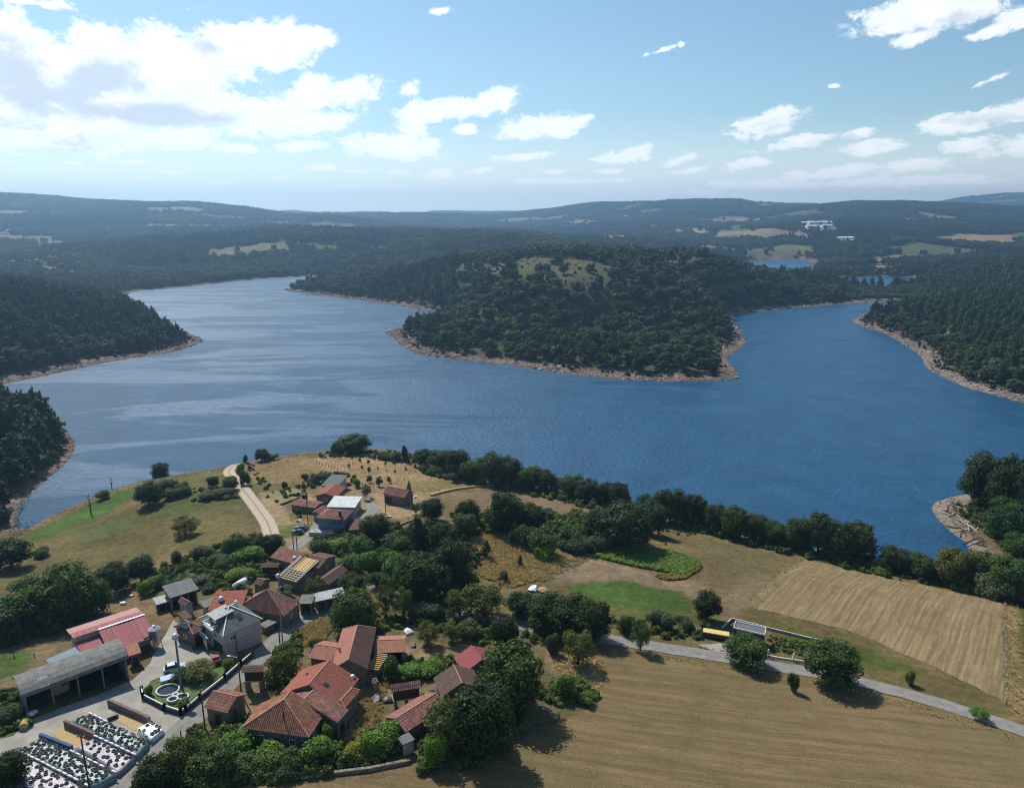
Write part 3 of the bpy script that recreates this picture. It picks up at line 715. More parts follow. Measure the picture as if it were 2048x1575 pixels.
def broad_lobes(rs, k=11, low=.26, dome=1.0, spread=.33):
    L = [(rs.uniform(-.05, .05), rs.uniform(-.05, .05), .52, .30, .32)]
    for i in range(k):
        t = 2.4*i+rs.uniform(-.4, .4); f = (i+.5)/k
        zc = low+(.90-low)*f; r = spread*math.sqrt(max(.05, 1-((zc-.48)/.52)**2))*rs.uniform(.8, 1.15)
        s = rs.uniform(.12, .25)*dome
        L.append((r*math.cos(t), r*math.sin(t), min(zc, 1-s*.8), s, s*rs.uniform(.65, .95)))
    return L
def pine_lobes(rs, k=9, base=.26, w=.40):
    L = []
    for i in range(k):
        f = i/(k-1); zc = base+(1-base-.05)*f; r = w*(1-f)**.55+.07
        for j in range(3 if f < .8 else 1):
            t = rs.uniform(0, 6.28); q = r*rs.uniform(.3, .7) if f < .9 else 0
            L.append((q*math.cos(t), q*math.sin(t), zc, r*rs.uniform(.5, .75), .07+.04*rs.rand()))
    return L
def bush_lobes(rs, k=9):
    L = []
    for i in range(k):
        t = rs.uniform(0, 6.28); r = .32*math.sqrt(rs.rand()); s = rs.uniform(.17, .27)
        L.append((r*math.cos(t), r*math.sin(t), rs.uniform(.22, .66), s, s*1.35))
    return L
def column_lobes(rs, k=9):
    return [(rs.uniform(-.13, .13), rs.uniform(-.13, .13), .16+.76*i/(k-1), (.36-.22*abs(i/(k-1)-.4)**1.2*1.6)*rs.uniform(.8, 1.1), .13) for i in range(k)]
def trunk_mesh(name, rs, limbs=5, r0=.035, h=.62, aspect=1.0):
    b = MB(); lean = rs.uniform(-.04, .04, 2)
    b.tube([(0, 0, -.04), (lean[0]*.5, lean[1]*.5, h*.4), (lean[0], lean[1], h)], [r0*1.25, r0*.85, r0*.35], 7)
    for i in range(limbs):
        t = 2.4*i+rs.rand(); z0 = h*rs.uniform(.35, .8); l = rs.uniform(.18, .30)
        b.tube([(lean[0]*.6, lean[1]*.6, z0), (l*.5*math.cos(t), l*.5*math.sin(t), z0+.10), (l*math.cos(t), l*math.sin(t), z0+.22)], [r0*.5, r0*.34, r0*.15], 5)
    return b.mesh(name, True)
RS = np.random.RandomState(11)
def kinds(fn, num, n, size, **k): return [crown_mesh('crown', fn(RS), n, size, RS, **k) for _ in range(num)]
NEAR = {'broad': kinds(lambda r: broad_lobes(r, 22), 8, 5200, .0225, core=.62, flat=.55), 'loose': kinds(lambda r: broad_lobes(r, 13, spread=.34, dome=.85), 3, 3400, .022, core=.45, flat=.55),
        'bush': kinds(lambda r: bush_lobes(r, 12), 5, 2800, .029, core=.6, flat=.55), 'pine': kinds(pine_lobes, 3, 1500, .032, core=.55), 'column': kinds(lambda r: column_lobes(r, 11), 3, 1700, .04),
        'sapling': kinds(lambda r: broad_lobes(r, 8, spread=.26), 2, 260, .075)}
MID = {'broad': kinds(lambda r: broad_lobes(r, 13), 7, 900, .05), 'pine': kinds(lambda r: pine_lobes(r, 8), 4, 420, .055), 'column': kinds(lambda r: column_lobes(r, 8), 3, 420, .075)}
TRUNK = {k: [trunk_mesh('trunk', RS, **a) for _ in range(2)] for k, a in {'broad': {}, 'loose': {}, 'bush': dict(limbs=4, r0=.02, h=.4), 'pine': dict(limbs=3, r0=.028, h=.85), 'column': dict(limbs=2, r0=.04, h=.7), 'sapling': dict(limbs=2, r0=.03, h=.7)}.items()}
for d in (NEAR, MID):
    for k in d:
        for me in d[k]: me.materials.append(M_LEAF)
for k in TRUNK:
    for me in TRUNK[k]: me.materials.append(M_BARK)
G_DARK, G_MID, G_OLIVE, G_BRIGHT, G_GREY, G_BLUE, G_LIME = (.040,.061,.023), (.065,.105,.032), (.105,.112,.036), (.105,.190,.034), (.096,.122,.068), (.048,.082,.045), (.19,.215,.04)
rnd = random.Random(5)
NAME = {'broad': 'broadleaf_tree', 'loose': 'broadleaf_tree', 'bush': 'shrub', 'pine': 'pine_tree', 'column': 'slender_tree', 'sapling': 'sapling'}
CATN = {'broad': 'tree', 'loose': 'tree', 'bush': 'shrub', 'pine': 'pine', 'column': 'slender tree', 'sapling': 'sapling'}
PLANTED = []
def plant(kind, x, y, w, h, col, label, group=None, lod=NEAR, z=None, name=None, cat=None):
    zz = float(hz(x, y)) if z is None else z
    t = thing(name or NAME[kind], label, cat or CATN[kind], (x, y, zz), rnd.uniform(0, 6.28), group)
    t.scale = (w, w*rnd.uniform(.9, 1.08), h)
    c = link('crown', rnd.choice(lod.get(kind, NEAR[kind])), None, t)
    v = rnd.uniform(.85, 1.15); c.color = (col[0]*v*rnd.uniform(.92, 1.08), col[1]*v, col[2]*v, 1)
    link('trunk', rnd.choice(TRUNK[kind]), None, t)
    PLANTED.append((x, y, w*.5))
    return t
def plant_px(kind, u, vt, vb, wpx, col, label, group=None, **k):
    """a tree whose crown spans photograph rows vt..vb and is wpx wide; it stands on the ground at row vb"""
    # the visible crown reaches a little nearer than the trunk
    p = G(u, vb); dep = proj(*p)[2]; w = wpx*dep/F
    ang = math.atan2(CZ-p[2], math.hypot(p[0], p[1]))
    # move the foot back by part of the crown's radius
    k_ = 0.30*w; d = p[:2]/np.hypot(*p[:2]); x, y = p[:2]+d*k_
    z = float(hz(x, y)); u2, v2, dep = proj(x, y, z)
    h = max((v2-vt)*dep/F/math.cos(ang)-.12*w, .45*w)
    return plant(kind, x, y, w*1.04, h, col, label, group, **k)

# ---- trees and shrubs that can be told apart
T_ = [
 # kind, u, top, foot, width, colour, label
 ('broad',321,920,953,38,G_DARK,'small round dark tree at the water edge of the left meadow'),
 ('broad',300,957,1014,54,G_DARK,'big dark round tree at the left end of the meadow thicket'),
 ('bush',340,950,986,52,G_GREY,'greyish green shrub right of the big dark tree in the meadow thicket'),
 ('bush',366,955,990,40,G_GREY,'rounded grey shrub at the right end of the meadow thicket'),
 ('bush',350,975,998,60,G_MID,'low spreading bush along the front of the meadow thicket'),
 ('broad',427,948,976,28,G_DARK,'small dark tree above the long low bush beside the dirt track'),
 ('broad',463,948,982,36,G_MID,'dark tree leaning over the dirt track at the gap'),
 ('bush',415,978,1000,48,G_GREY,'left half of the long low bush in the meadow'),
 ('bush',450,974,998,50,G_GREY,'right half of the long low bush beside the dirt track'),
 ('loose',371,1024,1074,64,G_OLIVE,'lone olive green walnut tree in the middle of the left meadow'),
 ('bush',208,974,1000,38,G_OLIVE,'olive shrub on the lake edge of the green meadow strip'),
 ('broad',24,1068,1142,88,G_DARK,'large dark tree at the left edge of the meadow'),
 ('bush',90,1086,1112,42,G_GREY,'grey green bush beside the large dark tree at the meadow edge'),
 ('bush',78,1094,1118,30,G_MID,'small bush at the foot of the large dark meadow edge tree'),
 ('broad',70,1145,1262,120,G_MID,'wide walnut tree at the left end of the walnut group behind the pink barn'),
 ('broad',142,1118,1250,130,G_MID,'tallest walnut tree behind the pink barn'),
 ('broad',186,1152,1238,84,G_MID,'right hand walnut tree of the group behind the pink barn'),
 ('broad',22,1195,1285,110,G_DARK,'dark tree at the left edge in the shade of the walnut group'),
 ('broad',232,1119,1190,70,G_DARK,'round dark tree right of the walnut group with shade beneath'),
 ('broad',284,1105,1168,58,G_BLUE,'upright dark tree between the round tree and the gardens'),
 ('bush',290,1150,1192,48,G_BRIGHT,'bright green bush behind the grey flat shed'),
 ('bush',318,1142,1178,44,G_MID,'green bush above the grey flat shed roof'),
 ('bush',352,1096,1130,32,G_DARK,'dark small bush on the upper side of the gardens'),
 ('bush',405,1085,1122,50,G_GREY,'pale grey green bush on the upper garden edge'),
 ('bush',330,1118,1140,20,G_LIME,'yellow green bush on the upper garden edge'),
 ('broad',470,1062,1118,52,G_MID,'green tree left of the cottage row at the head of the gardens'),
 ('broad',512,1060,1108,54,G_MID,'green tree beside the bend of the dirt track'),
 ('broad',545,1062,1108,50,G_DARK,'dark tree between the dirt track and the cottage row'),
 ('bush',395,1140,1172,60,G_GREY,'grey green garden shrub near the white tunnel'),
 ('bush',360,1150,1175,46,G_MID,'low garden shrub behind the grey flat shed'),
 ('bush',440,1105,1140,60,G_MID,'garden shrub left of the vine arbour'),
 ('bush',500,1085,1130,80,G_BRIGHT,'broad vine covered mound below the track trees'),
 ('bush',480,1135,1165,60,G_BRIGHT,'vine shrub right of the white tunnel'),
 ('bush',415,1165,1186,40,G_DARK,'dark bush below the white tunnel in the garden'),
 ('bush',498,1170,1188,24,G_GREY,'small round grey bush beside the white tunnel'),
 # foot of the picture, left
 ('broad',18,1500,1590,86,G_DARK,'dark tree in the bottom left corner beside the silage'),
 ('loose',372,1470,1580,92,G_OLIVE,'olive tree at the bottom beside the lane'),
 ('broad',312,1515,1610,90,G_DARK,'dark tree at the bottom edge beside the lane'),
 ('broad',430,1490,1592,110,G_MID,'leafy tree at the bottom right of the lane trees'),
 ('bush',26,1402,1452,60,G_GREY,'grey bush at the open left end of the long grey barn'),
 ('loose',398,1318,1366,76,G_OLIVE,'feathery olive tree in the walled garden'),
 ('loose',362,1330,1366,44,G_GREY,'grey green shrub left of the feathery tree in the walled garden'),
 ('bush',460,1313,1342,30,G_LIME,'round clipped bush in the top corner of the walled garden'),
 ('bush',300,1367,1394,20,G_BRIGHT,'round bush beside the white pond in the walled garden'),
 ('bush',365,1394,1416,30,G_BRIGHT,'low bush beside the small white basin of the pond'),
 ('loose',572,1284,1378,80,G_OLIVE,'olive tree on the bank beside the lane above the raised granary'),
 ('bush',545,1330,1372,36,G_GREY,'shrub at the lane side below the olive tree'),
 ('bush',632,1272,1302,44,G_DARK,'dark bush on the grassy bank above the long red farmhouse'),
 ('bush',776,1310,1366,52,G_MID,'round vine covered bush beside the bare timber frame'),
 ('bush',820,1325,1364,70,G_BRIGHT,'left part of the vine hedge behind the tiled granary'),
 ('bush',868,1318,1356,70,G_BRIGHT,'right part of the vine hedge behind the tiled granary'),
 ('loose',856,1240,1296,56,G_OLIVE,'olive fruit tree in the yard above the vine hedge'),
 ('loose',905,1240,1290,50,G_OLIVE,'fruit tree behind the magenta roofed shed'),
 ('bush',940,1232,1280,60,G_OLIVE,'olive shrub behind the magenta roofed shed'),
 ('broad',1018,1288,1440,158,G_MID,'huge dark walnut tree right of the magenta roofed shed'),
 ('loose',900,1400,1520,130,G_OLIVE,'olive green tree growing over the long low tiled shed'),
 ('broad',962,1370,1528,140,G_DARK,'large dark tree at the field edge below the huge walnut'),
 ('bush',990,1440,1505,80,G_GREY,'grey green shrub at the edge of the mown field'),
 ('bush',868,1462,1540,64,G_BRIGHT,'bright bush right of the small concrete shelter'),
 ('loose',1155,1256,1338,78,G_OLIVE,'round tree standing in the corner of the brown field beside the lane'),
 ('bush',1130,1345,1402,50,G_BRIGHT,'bright green bush in the vegetable plot at the field corner'),
 ('bush',1175,1380,1412,44,G_BRIGHT,'low green bush at the tip of the vegetable plot'),
 ('bush',1105,1260,1310,40,G_GREY,'shrub between the lane and the huge walnut'),
 ('loose',1280,1238,1306,48,G_MID,'small tree on the lane verge above the brown field'),
 ('bush',1318,1216,1262,62,G_GREY,'grey green shrub beside the lush green patch'),
 ('bush',1252,1226,1272,34,G_MID,'narrow shrub at the lower edge of the lush green patch'),
 ('bush',1364,1228,1262,46,G_OLIVE,'thin olive shrub near the yellow container'),
 ('broad',1414,1178,1246,58,G_DARK,'dark tree with a bare trunk above the yellow container'),
 ('broad',1488,1268,1340,94,G_MID,'roadside tree in front of the small modern cabin'),
 ('broad',1660,1278,1384,124,G_MID,'big round roadside tree right of the white gateposts'),
 ('bush',1584,1342,1386,28,G_MID,'small bush on the field edge between the two roadside trees'),
 ('bush',1820,1336,1372,26,G_OLIVE,'small olive bush on the verge above the lane at right'),
 ('loose',1958,1410,1444,40,G_BRIGHT,'small tree at the lower edge of the lane at far right'),
 # centre
 ('broad',1100,1185,1278,110,G_DARK,'broad dark tree left of the lane bend'),
 ('broad',1150,1190,1284,120,G_DARK,'largest dark tree over the lane bend'),
 ('broad',1190,1200,1288,70,G_DARK,'dark tree at the right end of the lane bend group'),
 ('broad',1042,1180,1240,64,G_BLUE,'bluish tree at the left end of the lane bend group'),
 ('bush',1012,1224,1300,72,G_DARK,'dense dark round shrub above the huge walnut'),
 ('loose',968,1160,1242,100,G_OLIVE,'wide olive tree whose trunk stands in front of the pale lane'),
 ('loose',920,1172,1240,74,G_OLIVE,'left hand olive tree in front of the pale lane'),
 ('bush',1080,1215,1262,60,G_BRIGHT,'bright shrub under the lane bend trees'),
 ('bush',862,1192,1240,70,G_BLUE,'dark green garden shrub right of the bare patch of lane'),
 ('loose',772,1165,1236,48,G_OLIVE,'thin tree left of the bare patch of lane'),
 ('loose',808,1172,1240,52,G_MID,'thin dark tree standing in the bare patch of lane'),
 ('broad',712,1172,1276,98,G_MID,'leafy tree at the right end of the grey open shed'),
 ('broad',706,1142,1198,60,G_MID,'round tree behind the grey open shed'),
 ('loose',632,1148,1206,50,G_OLIVE,'thin olive tree in front of the bare rafters'),
 ('bush',575,1165,1198,50,G_GREY,'grey vine bush below the bare rafters'),
 ('broad',751,1022,1092,70,G_DARK,'dense round dark tree right of the upper blue house'),
 ('broad',864,992,1044,52,G_DARK,'round dark tree beside the rusty barn'),
 ('column',840,1030,1124,50,G_DARK,'tall narrow dark tree below the rusty barn'),
 ('broad',885,1040,1130,74,G_DARK,'dark tree right of the tall narrow tree'),
 ('broad',905,1068,1172,88,G_DARK,'dark tree at the right edge of the central wood'),
 ('broad',852,1100,1210,120,G_DARK,'largest dark oak of the central wood'),
 ('broad',815,1120,1196,70,G_MID,'green tree at the lower left of the central wood'),
 ('bush',782,1098,1160,70,G_BRIGHT,'bright green bush in the hollow left of the central wood'),
 ('bush',740,1090,1160,70,G_BRIGHT,'yellow green tangle of bushes in the hollow'),
 ('bush',720,1062,1118,70,G_MID,'green bush below the upper blue house'),
 ('bush',668,1066,1104,66,G_BRIGHT,'bright bush left below the upper blue house'),
 ('bush',640,1072,1110,50,G_MID,'bush at the lane side below the upper hamlet'),
 ('bush',700,1100,1150,70,G_MID,'green bush above the brown roofed cottage'),
 ('bush',790,1060,1110,70,G_MID,'green bush between the round tree and the central wood'),
 ('bush',825,1150,1206,60,G_LIME,'yellow green bush at the foot of the central wood'),
 ('bush',760,1140,1182,56,G_MID,'bush on the lane bank below the hollow'),
 # upper field hedge and middle clump
 ('broad',1006,972,1072,86,G_DARK,'tall dark oak in the middle of the upper thicket'),
 ('broad',936,994,1056,56,G_DARK,'smaller dark oak left of the tall oak in the upper thicket'),
 ('broad',1062,998,1066,72,G_DARK,'dark oak right of the tall oak in the upper thicket'),
 ('broad',930,1018,1078,62,G_MID,'lower tree at the left end of the upper thicket'),
 ('broad',1245,996,1104,140,G_DARK,'very wide dark oak above the bean field'),
 ('broad',1195,1010,1085,60,G_DARK,'dark tree at the left shoulder of the very wide oak'),
 ('bush',1090,1040,1114,84,G_MID,'dense thicket below the dark oaks at the edge of the dry slope'),
 ('bush',1050,1040,1100,64,G_MID,'dense shrub at the foot of the tall oak'),
 ('bush',1140,1044,1100,70,G_MID,'thicket between the tall oak and the very wide oak'),
 ('bush',1160,1062,1108,64,G_GREY,'grey green shrub left of the bean field'),
 ('bush',1092,1080,1122,60,G_BRIGHT,'lower edge shrub of the thicket on the dry slope'),
 ('bush',1200,1060,1102,60,G_GREY,'shrub under the left side of the very wide oak'),
 ('pine',972,1074,1118,28,G_BLUE,'small bushy conifer on the dry slope'),
 ('pine',1024,1056,1094,24,G_BLUE,'small conifer at the top of the dry slope'),
 ('bush',928,1064,1090,14,G_BLUE,'tiny bush at the left rim of the dry slope'),
 ('pine',1040,1106,1134,14,G_BLUE,'tiny conifer low on the dry slope'),
 ('bush',1006,1138,1164,30,G_BLUE,'low bush at the bottom of the dry slope'),
 ('broad',712,860,908,70,G_DARK,'large dark tree on the shore left of the bare beach'),
 ('broad',680,876,908,40,G_DARK,'smaller dark tree left of the large shore tree'),
 ('bush',700,890,912,60,G_DARK,'dark shrub at the foot of the large shore tree'),
 ('bush',768,896,920,40,G_MID,'shrub above the orchard right of the large shore tree'),
 ('bush',792,898,924,36,G_MID,'rounded shrub on the upper rim of the orchard'),
 ('column',810,888,924,20,G_DARK,'small upright tree on the upper rim of the orchard'),
 ('broad',524,892,924,36,G_DARK,'dark tree on the shore above the walled tan field'),
 ('bush',545,902,920,30,G_MID,'low bush right of the shore tree above the tan field'),
 ('bush',492,905,926,14,G_MID,'small bush at the lake end of the dirt track'),
 ('bush',480,920,950,24,G_BRIGHT,'upright bush on the inside of the dirt track bend'),
 ('bush',490,935,972,30,G_MID,'green bush between the dirt track and the tan field'),
 ('bush',610,944,962,18,G_DARK,'round dark bush at the corner of the tan field'),
 ('bush',635,940,968,38,G_BLUE,'dark shrub behind the slate roofed house'),
 ('bush',655,938,962,34,G_BRIGHT,'green shrub right behind the slate roofed house'),
 ('bush',712,952,976,22,G_BRIGHT,'green bush at the end of the slate roofed house'),
 ('loose',733,965,996,24,G_GREY,'grey olive tree near the white concrete roof'),
 ('pine',818,958,990,14,G_LIME,'yellow green conifer behind the rusty barn'),
 ('bush',598,1013,1032,14,G_MID,'green bush in front of the low brown open shed'),
 ('loose',832,1000,1030,26,G_MID,'thin young tree in front of the rusty barn'),
 ('bush',570,960,978,16,G_DARK,'dark narrow shrub at the wall of the tan field'),
 # vines around the front farm
 ('bush',520,1432,1492,90,G_BRIGHT,'upper end of the vine arbour beside the stone hut'),
 ('bush',470,1455,1520,90,G_BRIGHT,'left part of the vine arbour below the stone hut'),
 ('bush',430,1485,1540,70,G_BRIGHT,'lowest left part of the vine arbour beside the lane'),
 ('bush',545,1480,1540,90,G_BRIGHT,'middle of the vine arbour in front of the hipped tile roof'),
 ('bush',590,1488,1545,76,G_MID,'vine bush below the dark chimney of the hipped roof'),
 ('bush',640,1470,1538,90,G_BRIGHT,'vine bush at the right corner of the hipped roof'),
 ('bush',660,1436,1486,46,G_BRIGHT,'bush at the end wall of the old tiled wing'),
 ('bush',712,1478,1525,66,G_LIME,'yellow green bush between the two vine arbours'),
 ('bush',760,1440,1510,96,G_BRIGHT,'wide vine arbour left of the small concrete shelter'),
 ('bush',735,1462,1518,60,G_BRIGHT,'lower edge of the right hand vine arbour'),
 ('bush',500,1500,1555,80,G_MID,'shady lower row of the vine arbour'),
 ('bush',580,1520,1560,80,G_DARK,'dark hedge bush along the bottom wall'),
 ('bush',515,1196,1222,20,G_MID,'vine leaves below the eave of the old hipped roof'),
 ('bush',540,1214,1246,46,G_BRIGHT,'vine pergola foliage behind the pink house'),
 ('bush',558,1208,1238,30,G_BRIGHT,'right end of the vine pergola behind the pink house'),
 # right foot of the lake
 ('broad',1902,1086,1176,84,G_OLIVE,'olive willow at the head of the lake inlet'),
 ('broad',1958,1092,1180,84,G_OLIVE,'middle willow at the head of the lake inlet'),
 ('broad',2016,1098,1206,96,G_MID,'right hand willow at the picture edge above the striped field'),
 ('pine',1916,1118,1178,48,G_MID,'pointed green tree in front of the willows'),
 ('bush',1978,1140,1200,80,G_GREY,'grey willow bush in front of the willows'),
 ('bush',2030,1160,1212,70,G_GREY,'grey bush at the far right field edge'),
 ('bush',1870,1120,1168,50,G_DARK,'dark bush left of the willows'),
 ('loose',1662,1080,1120,34,G_BRIGHT,'light green young tree in front of the shoreline trees'),
 ('bush',1580,1068,1092,30,G_BRIGHT,'light green bush in a gap of the shoreline trees'),
 ('broad',1955,893,1020,84,G_DARK,'tall dark tree at the tip of the log covered bank'),
 ('broad',2008,892,1040,92,G_DARK,'tall dark tree behind the tip of the log covered bank'),
 ('broad',2056,900,1060,80,G_DARK,'tall dark tree at the right edge behind the log covered bank'),
 ('broad',1995,985,1085,70,G_MID,'green tree on the slope above the log covered bank'),
 ('broad',2035,1000,1098,80,G_BLUE,'dark tree on the slope at the right edge above the logs'),
 ('broad',2028,1060,1120,60,G_MID,'lower green tree on the slope near the willows'),
]
for k, u, vt, vb, wp, c, lab in T_:
    f = (.83 if k == 'bush' else .90) if wp < 150 else .84                                       # measured outlines include stray twigs
    plant_px(k, u, vt+(1-f)*.5*(vb-vt), vb, wp*f, c, lab)

# ---- belt of trees along the near right shore, told apart by counting from its left end
ORD = ['first','second','third','fourth','fifth','sixth','seventh','eighth','ninth','tenth','eleventh','twelfth','thirteenth','fourteenth','fifteenth','sixteenth','seventeenth',
  'eighteenth','nineteenth','twentieth','twenty-first','twenty-second','twenty-third','twenty-fourth','twenty-fifth','twenty-sixth','twenty-seventh','twenty-eighth','twenty-ninth','thirtieth']
BELT = [(850,882,936,46),(880,884,944,56),(915,893,958,62),(950,898,968,62),(985,900,972,60),(1020,908,976,62),(1060,912,984,66),(1090,920,986,54),(1145,936,998,54),(1175,942,1006,58),
  (1212,946,1012,56),(1240,956,1020,54),(1300,972,1046,64),(1340,972,1050,60),(1300,1000,1072,66),(1385,982,1056,58),(1425,986,1066,62),(1470,1002,1080,66),(1510,1008,1086,60),(1545,1022,1092,60),
  (1595,1012,1104,66),(1635,1018,1112,68),(1672,1030,1122,70),(1715,1036,1126,74),(1780,1078,1144,58),(1815,1084,1150,60),(1842,1100,1160,50)]
for i, (u, vt, vb, wp) in enumerate(BELT):
    plant_px('broad', u, vt+(vb-vt)*rnd.choice((.02, .08, .16, .22)), vb, wp*rnd.uniform(.80, .98), rnd.choice((G_DARK, G_MID, G_BLUE, G_MID, (.058,.072,.030))), f'{ORD[i]} dark tree from the left in the belt along the near right shore', 'trees in the belt along the near right shore')
for i, (u, vb, wp, hp) in enumerate([(1120,976,30,26),(1165,990,26,20),(1405,1060,30,26),(1450,1074,30,24),(1535,1090,36,26),(1570,1098,34,26),(1755,1142,36,30),(1740,1130,30,24),(870,952,30,24),(905,966,26,24),(1000,978,30,20),(960,974,26,18),(1040,982,22,16)]):
    plant_px('bush', u, vb-hp, vb, wp, G_MID, 'low green shrub at the foot of the shoreline tree belt', 'low shrubs at the foot of the shoreline belt')
# ---- young trees planted in rows in the tan orchard
for i, (u, vb, hp) in enumerate([(739,966,18),(759,974,24),(778,966,15),(738,944,12),(698,935,9),(720,925,10),(737,928,10),(757,920,9),(771,930,8),(788,930,9),(704,918,8),(680,916,8),(756,940,7),(790,946,8),(812,942,9),(846,945,14),(860,948,17),(878,945,14),(884,950,15),(904,955,13),(660,914,8),(830,936,10),(800,922,10),(724,938,9),(850,930,12)]):
    plant_px('sapling', u, vb-hp, vb, hp*.72, G_OLIVE, 'young fruit tree planted in the tan orchard by the lake', 'young trees in the tan orchard')
# ------------------------------------------------------------------ woods
LOWLEFT = toW([(-30,735),(60,770),(110,838),(148,880),(148,905),(95,958),(56,1005),(42,1050),(-400,1110),(-900,900),(-500,720)])
RIGHTB = toW([(1945,978),(2100,962),(2500,950),(2600,1100),(2200,1150),(2060,1120),(2012,1098),(1972,1030)])
def forest(spacing, y0, y1, seed):
    r = np.random.RandomState(seed)
    hw = y1*(1.05 if y1 < 1200 else .82)+160
    gx = np.arange(-hw, hw, spacing); gy = np.arange(y0, y1, spacing)
    x, y = np.meshgrid(gx, gy); x = x.ravel()+r.uniform(-.42, .42, x.size)*spacing; y = y.ravel()+r.uniform(-.42, .42, y.size)*spacing
    k = np.abs(x) < y*(1.02 if y1 < 1200 else .79)+120
    x, y = x[k], y[k]
    d = bil(GD, x, y); z = hz(x, y)
    k = d > np.where((x < -60) & (y < 345), 3.5, 9)+np.where((x < -60) & (y < 345), 3, 8)*vnoise(x/17, y/17)
    uu = proj(x, y, z)[0]; k &= ~((uu > 1530) & (uu < 1632) & (y > 960) & (y < 1200))
    x, y, d, z = x[k], y[k], d[k], z[k]
    nearland = (y < 330)
    ok = ~nearland
    for P in (LOWLEFT, RIGHTB): ok |= inside(np.array(P), x, y)
    ok &= ~((y < 340) & (x > -110) & (x < 60))
    for P, _c2 in FAR_POLY:
        ins = inside(P, x, y); ok &= ~(ins & (r.rand(len(x)) > (.17 if 600 < P[:, 1].mean() < 1100 else .05)))
    ok &= ~(parcel(x, y)[0] & (r.rand(len(x)) > .02))
    u, v, dep = proj(x, y, z)
    k = ok & (u > -620) & (u < 2600) & (v < 1300)
    return x[k], y[k], z[k], d[k], u[k], v[k]
def visible(x, y, zt, m=16):
    """rough test: is the tree top in sight of the camera"""
    ok = np.ones(len(x), bool)
    for f in np.linspace(.12, .97, 40):
        ok &= hz(x*f, y*f) < CZ+(zt-CZ)*f+1.0
    return ok
FX = []
for sp, y0, y1, sd in ((7.6, 150, 620, 1), (8.6, 620, 1080, 2), (11.5, 1080, 2300, 3), (17.5, 2300, 4300, 4), (30, 4300, 6800, 5)):
    x, y, z, d, u, v = forest(sp, y0, y1, sd); r = np.random.RandomState(sd+50)
    kn = fbm(x/160+3, y/160, 3)+.35*fbm(x/30, y/30, 2); n = len(x)
    pen = (x > -60) & (x < 520) & (y > 380) & (y < 1150) & (u > 560) & (u < 1560)
    kind = np.where(kn > .03, 1, 0)                                    # 0 broadleaf, 1 pine, 2 slender plantation tree
    kind = np.where(pen, np.where(fbm(x/60, y/60+9, 2) > .24, 1, 0), kind)
    left = (x < -60) & (y < 900); kind = np.where(left, np.where(kn+.02 > .0, 1, 0), kind)
    right = (u > 1700) & (y > 400) & (y < 900) & (d > 38+20*fbm(x/50, y/50, 2)); kind = np.where(right, 2, kind)
    right2 = (u > 1780) & (y > 900) & (y < 1200) & (d > 25); kind = np.where(right2, 2, kind)
    w = sp*r.uniform(.95, 1.65, n); w = np.where(kind == 1, w*(.98 if y0 < 1000 else .82), w); w = np.where(kind == 2, w*.72, w)
    w = np.where(pen & (kind == 0), w*r.uniform(.85, 1.25, n), w)
    h = np.where(kind == 0, np.minimum(w, 14)*r.uniform(.72, .98, n), np.where(kind == 1, 8+r.uniform(0, 10, n), 10+r.uniform(0, 5, n)))
    h = np.where((u > 1685) & (u < 1860) & (y > 840) & (y < 1015), np.minimum(h, 4), h)
    if y0 > 2000: h = np.minimum(h, 14)
    edge = d < 16; h = np.where(pen & (kind == 1), np.minimum(h, 10), h); h = np.where(edge, h*r.uniform(.35, .75, n), h); w = np.where(edge, w*.8, w)
    low = (x < -60) & (y < 345); h = np.where(low, 10+r.uniform(0, 7, n), h); w = np.where(low, 8+r.uniform(0, 4, n), w)
    thin = (r.rand(n) < .93)
    pi = np.nonzero(pen & (kind == 0) & (y < 1080))[0]; pi = pi[np.argsort(-w[pi])]; kept = np.zeros((0, 3))
    for q in pi:                                                       # peninsula oaks stand apart so that each crown is seen
        if len(kept) and np.any((kept[:, 0]-x[q])**2+(kept[:, 1]-y[q])**2 < (.40*(kept[:, 2]+w[q]))**2): thin[q] = False
        else: kept = np.vstack((kept, (x[q], y[q], w[q])))
    vis = visible(x, y, z+h+3)
    k = thin & vis
    FX.append(np.stack((x, y, z, d, u, v, kind, w, h, pen*1.0), 1)[k])
FX = np.concatenate(FX)
FX = FX[~((FX[:, 3] < 9) & (rng.rand(len(FX)) < .5) & ~((FX[:, 0] < -60) & (FX[:, 1] < 345)))]
size = FX[:, 8]/np.hypot(FX[:, 0], FX[:, 1])
inview = (FX[:, 4] > 0) & (FX[:, 4] < 2048) & (FX[:, 5] < 1500)
used = np.zeros(len(FX), bool)
nb = sum(1 for t in T_ if t[0] in ('broad', 'loose'))+len(BELT)
ZONE = {'pen': ('dark round oak in the dense wood on the peninsula across the water', 'oaks on the wooded peninsula'),
        'left': ('dark tree in the wood on the left bank of the lake', 'trees of the wood on the left bank'),
        'right': ('dark tree in the wood on the right bank of the lake', 'trees of the wood on the right bank'),
        'back': ('dark tree in the woods beyond the lake', 'trees of the woods beyond the lake')}
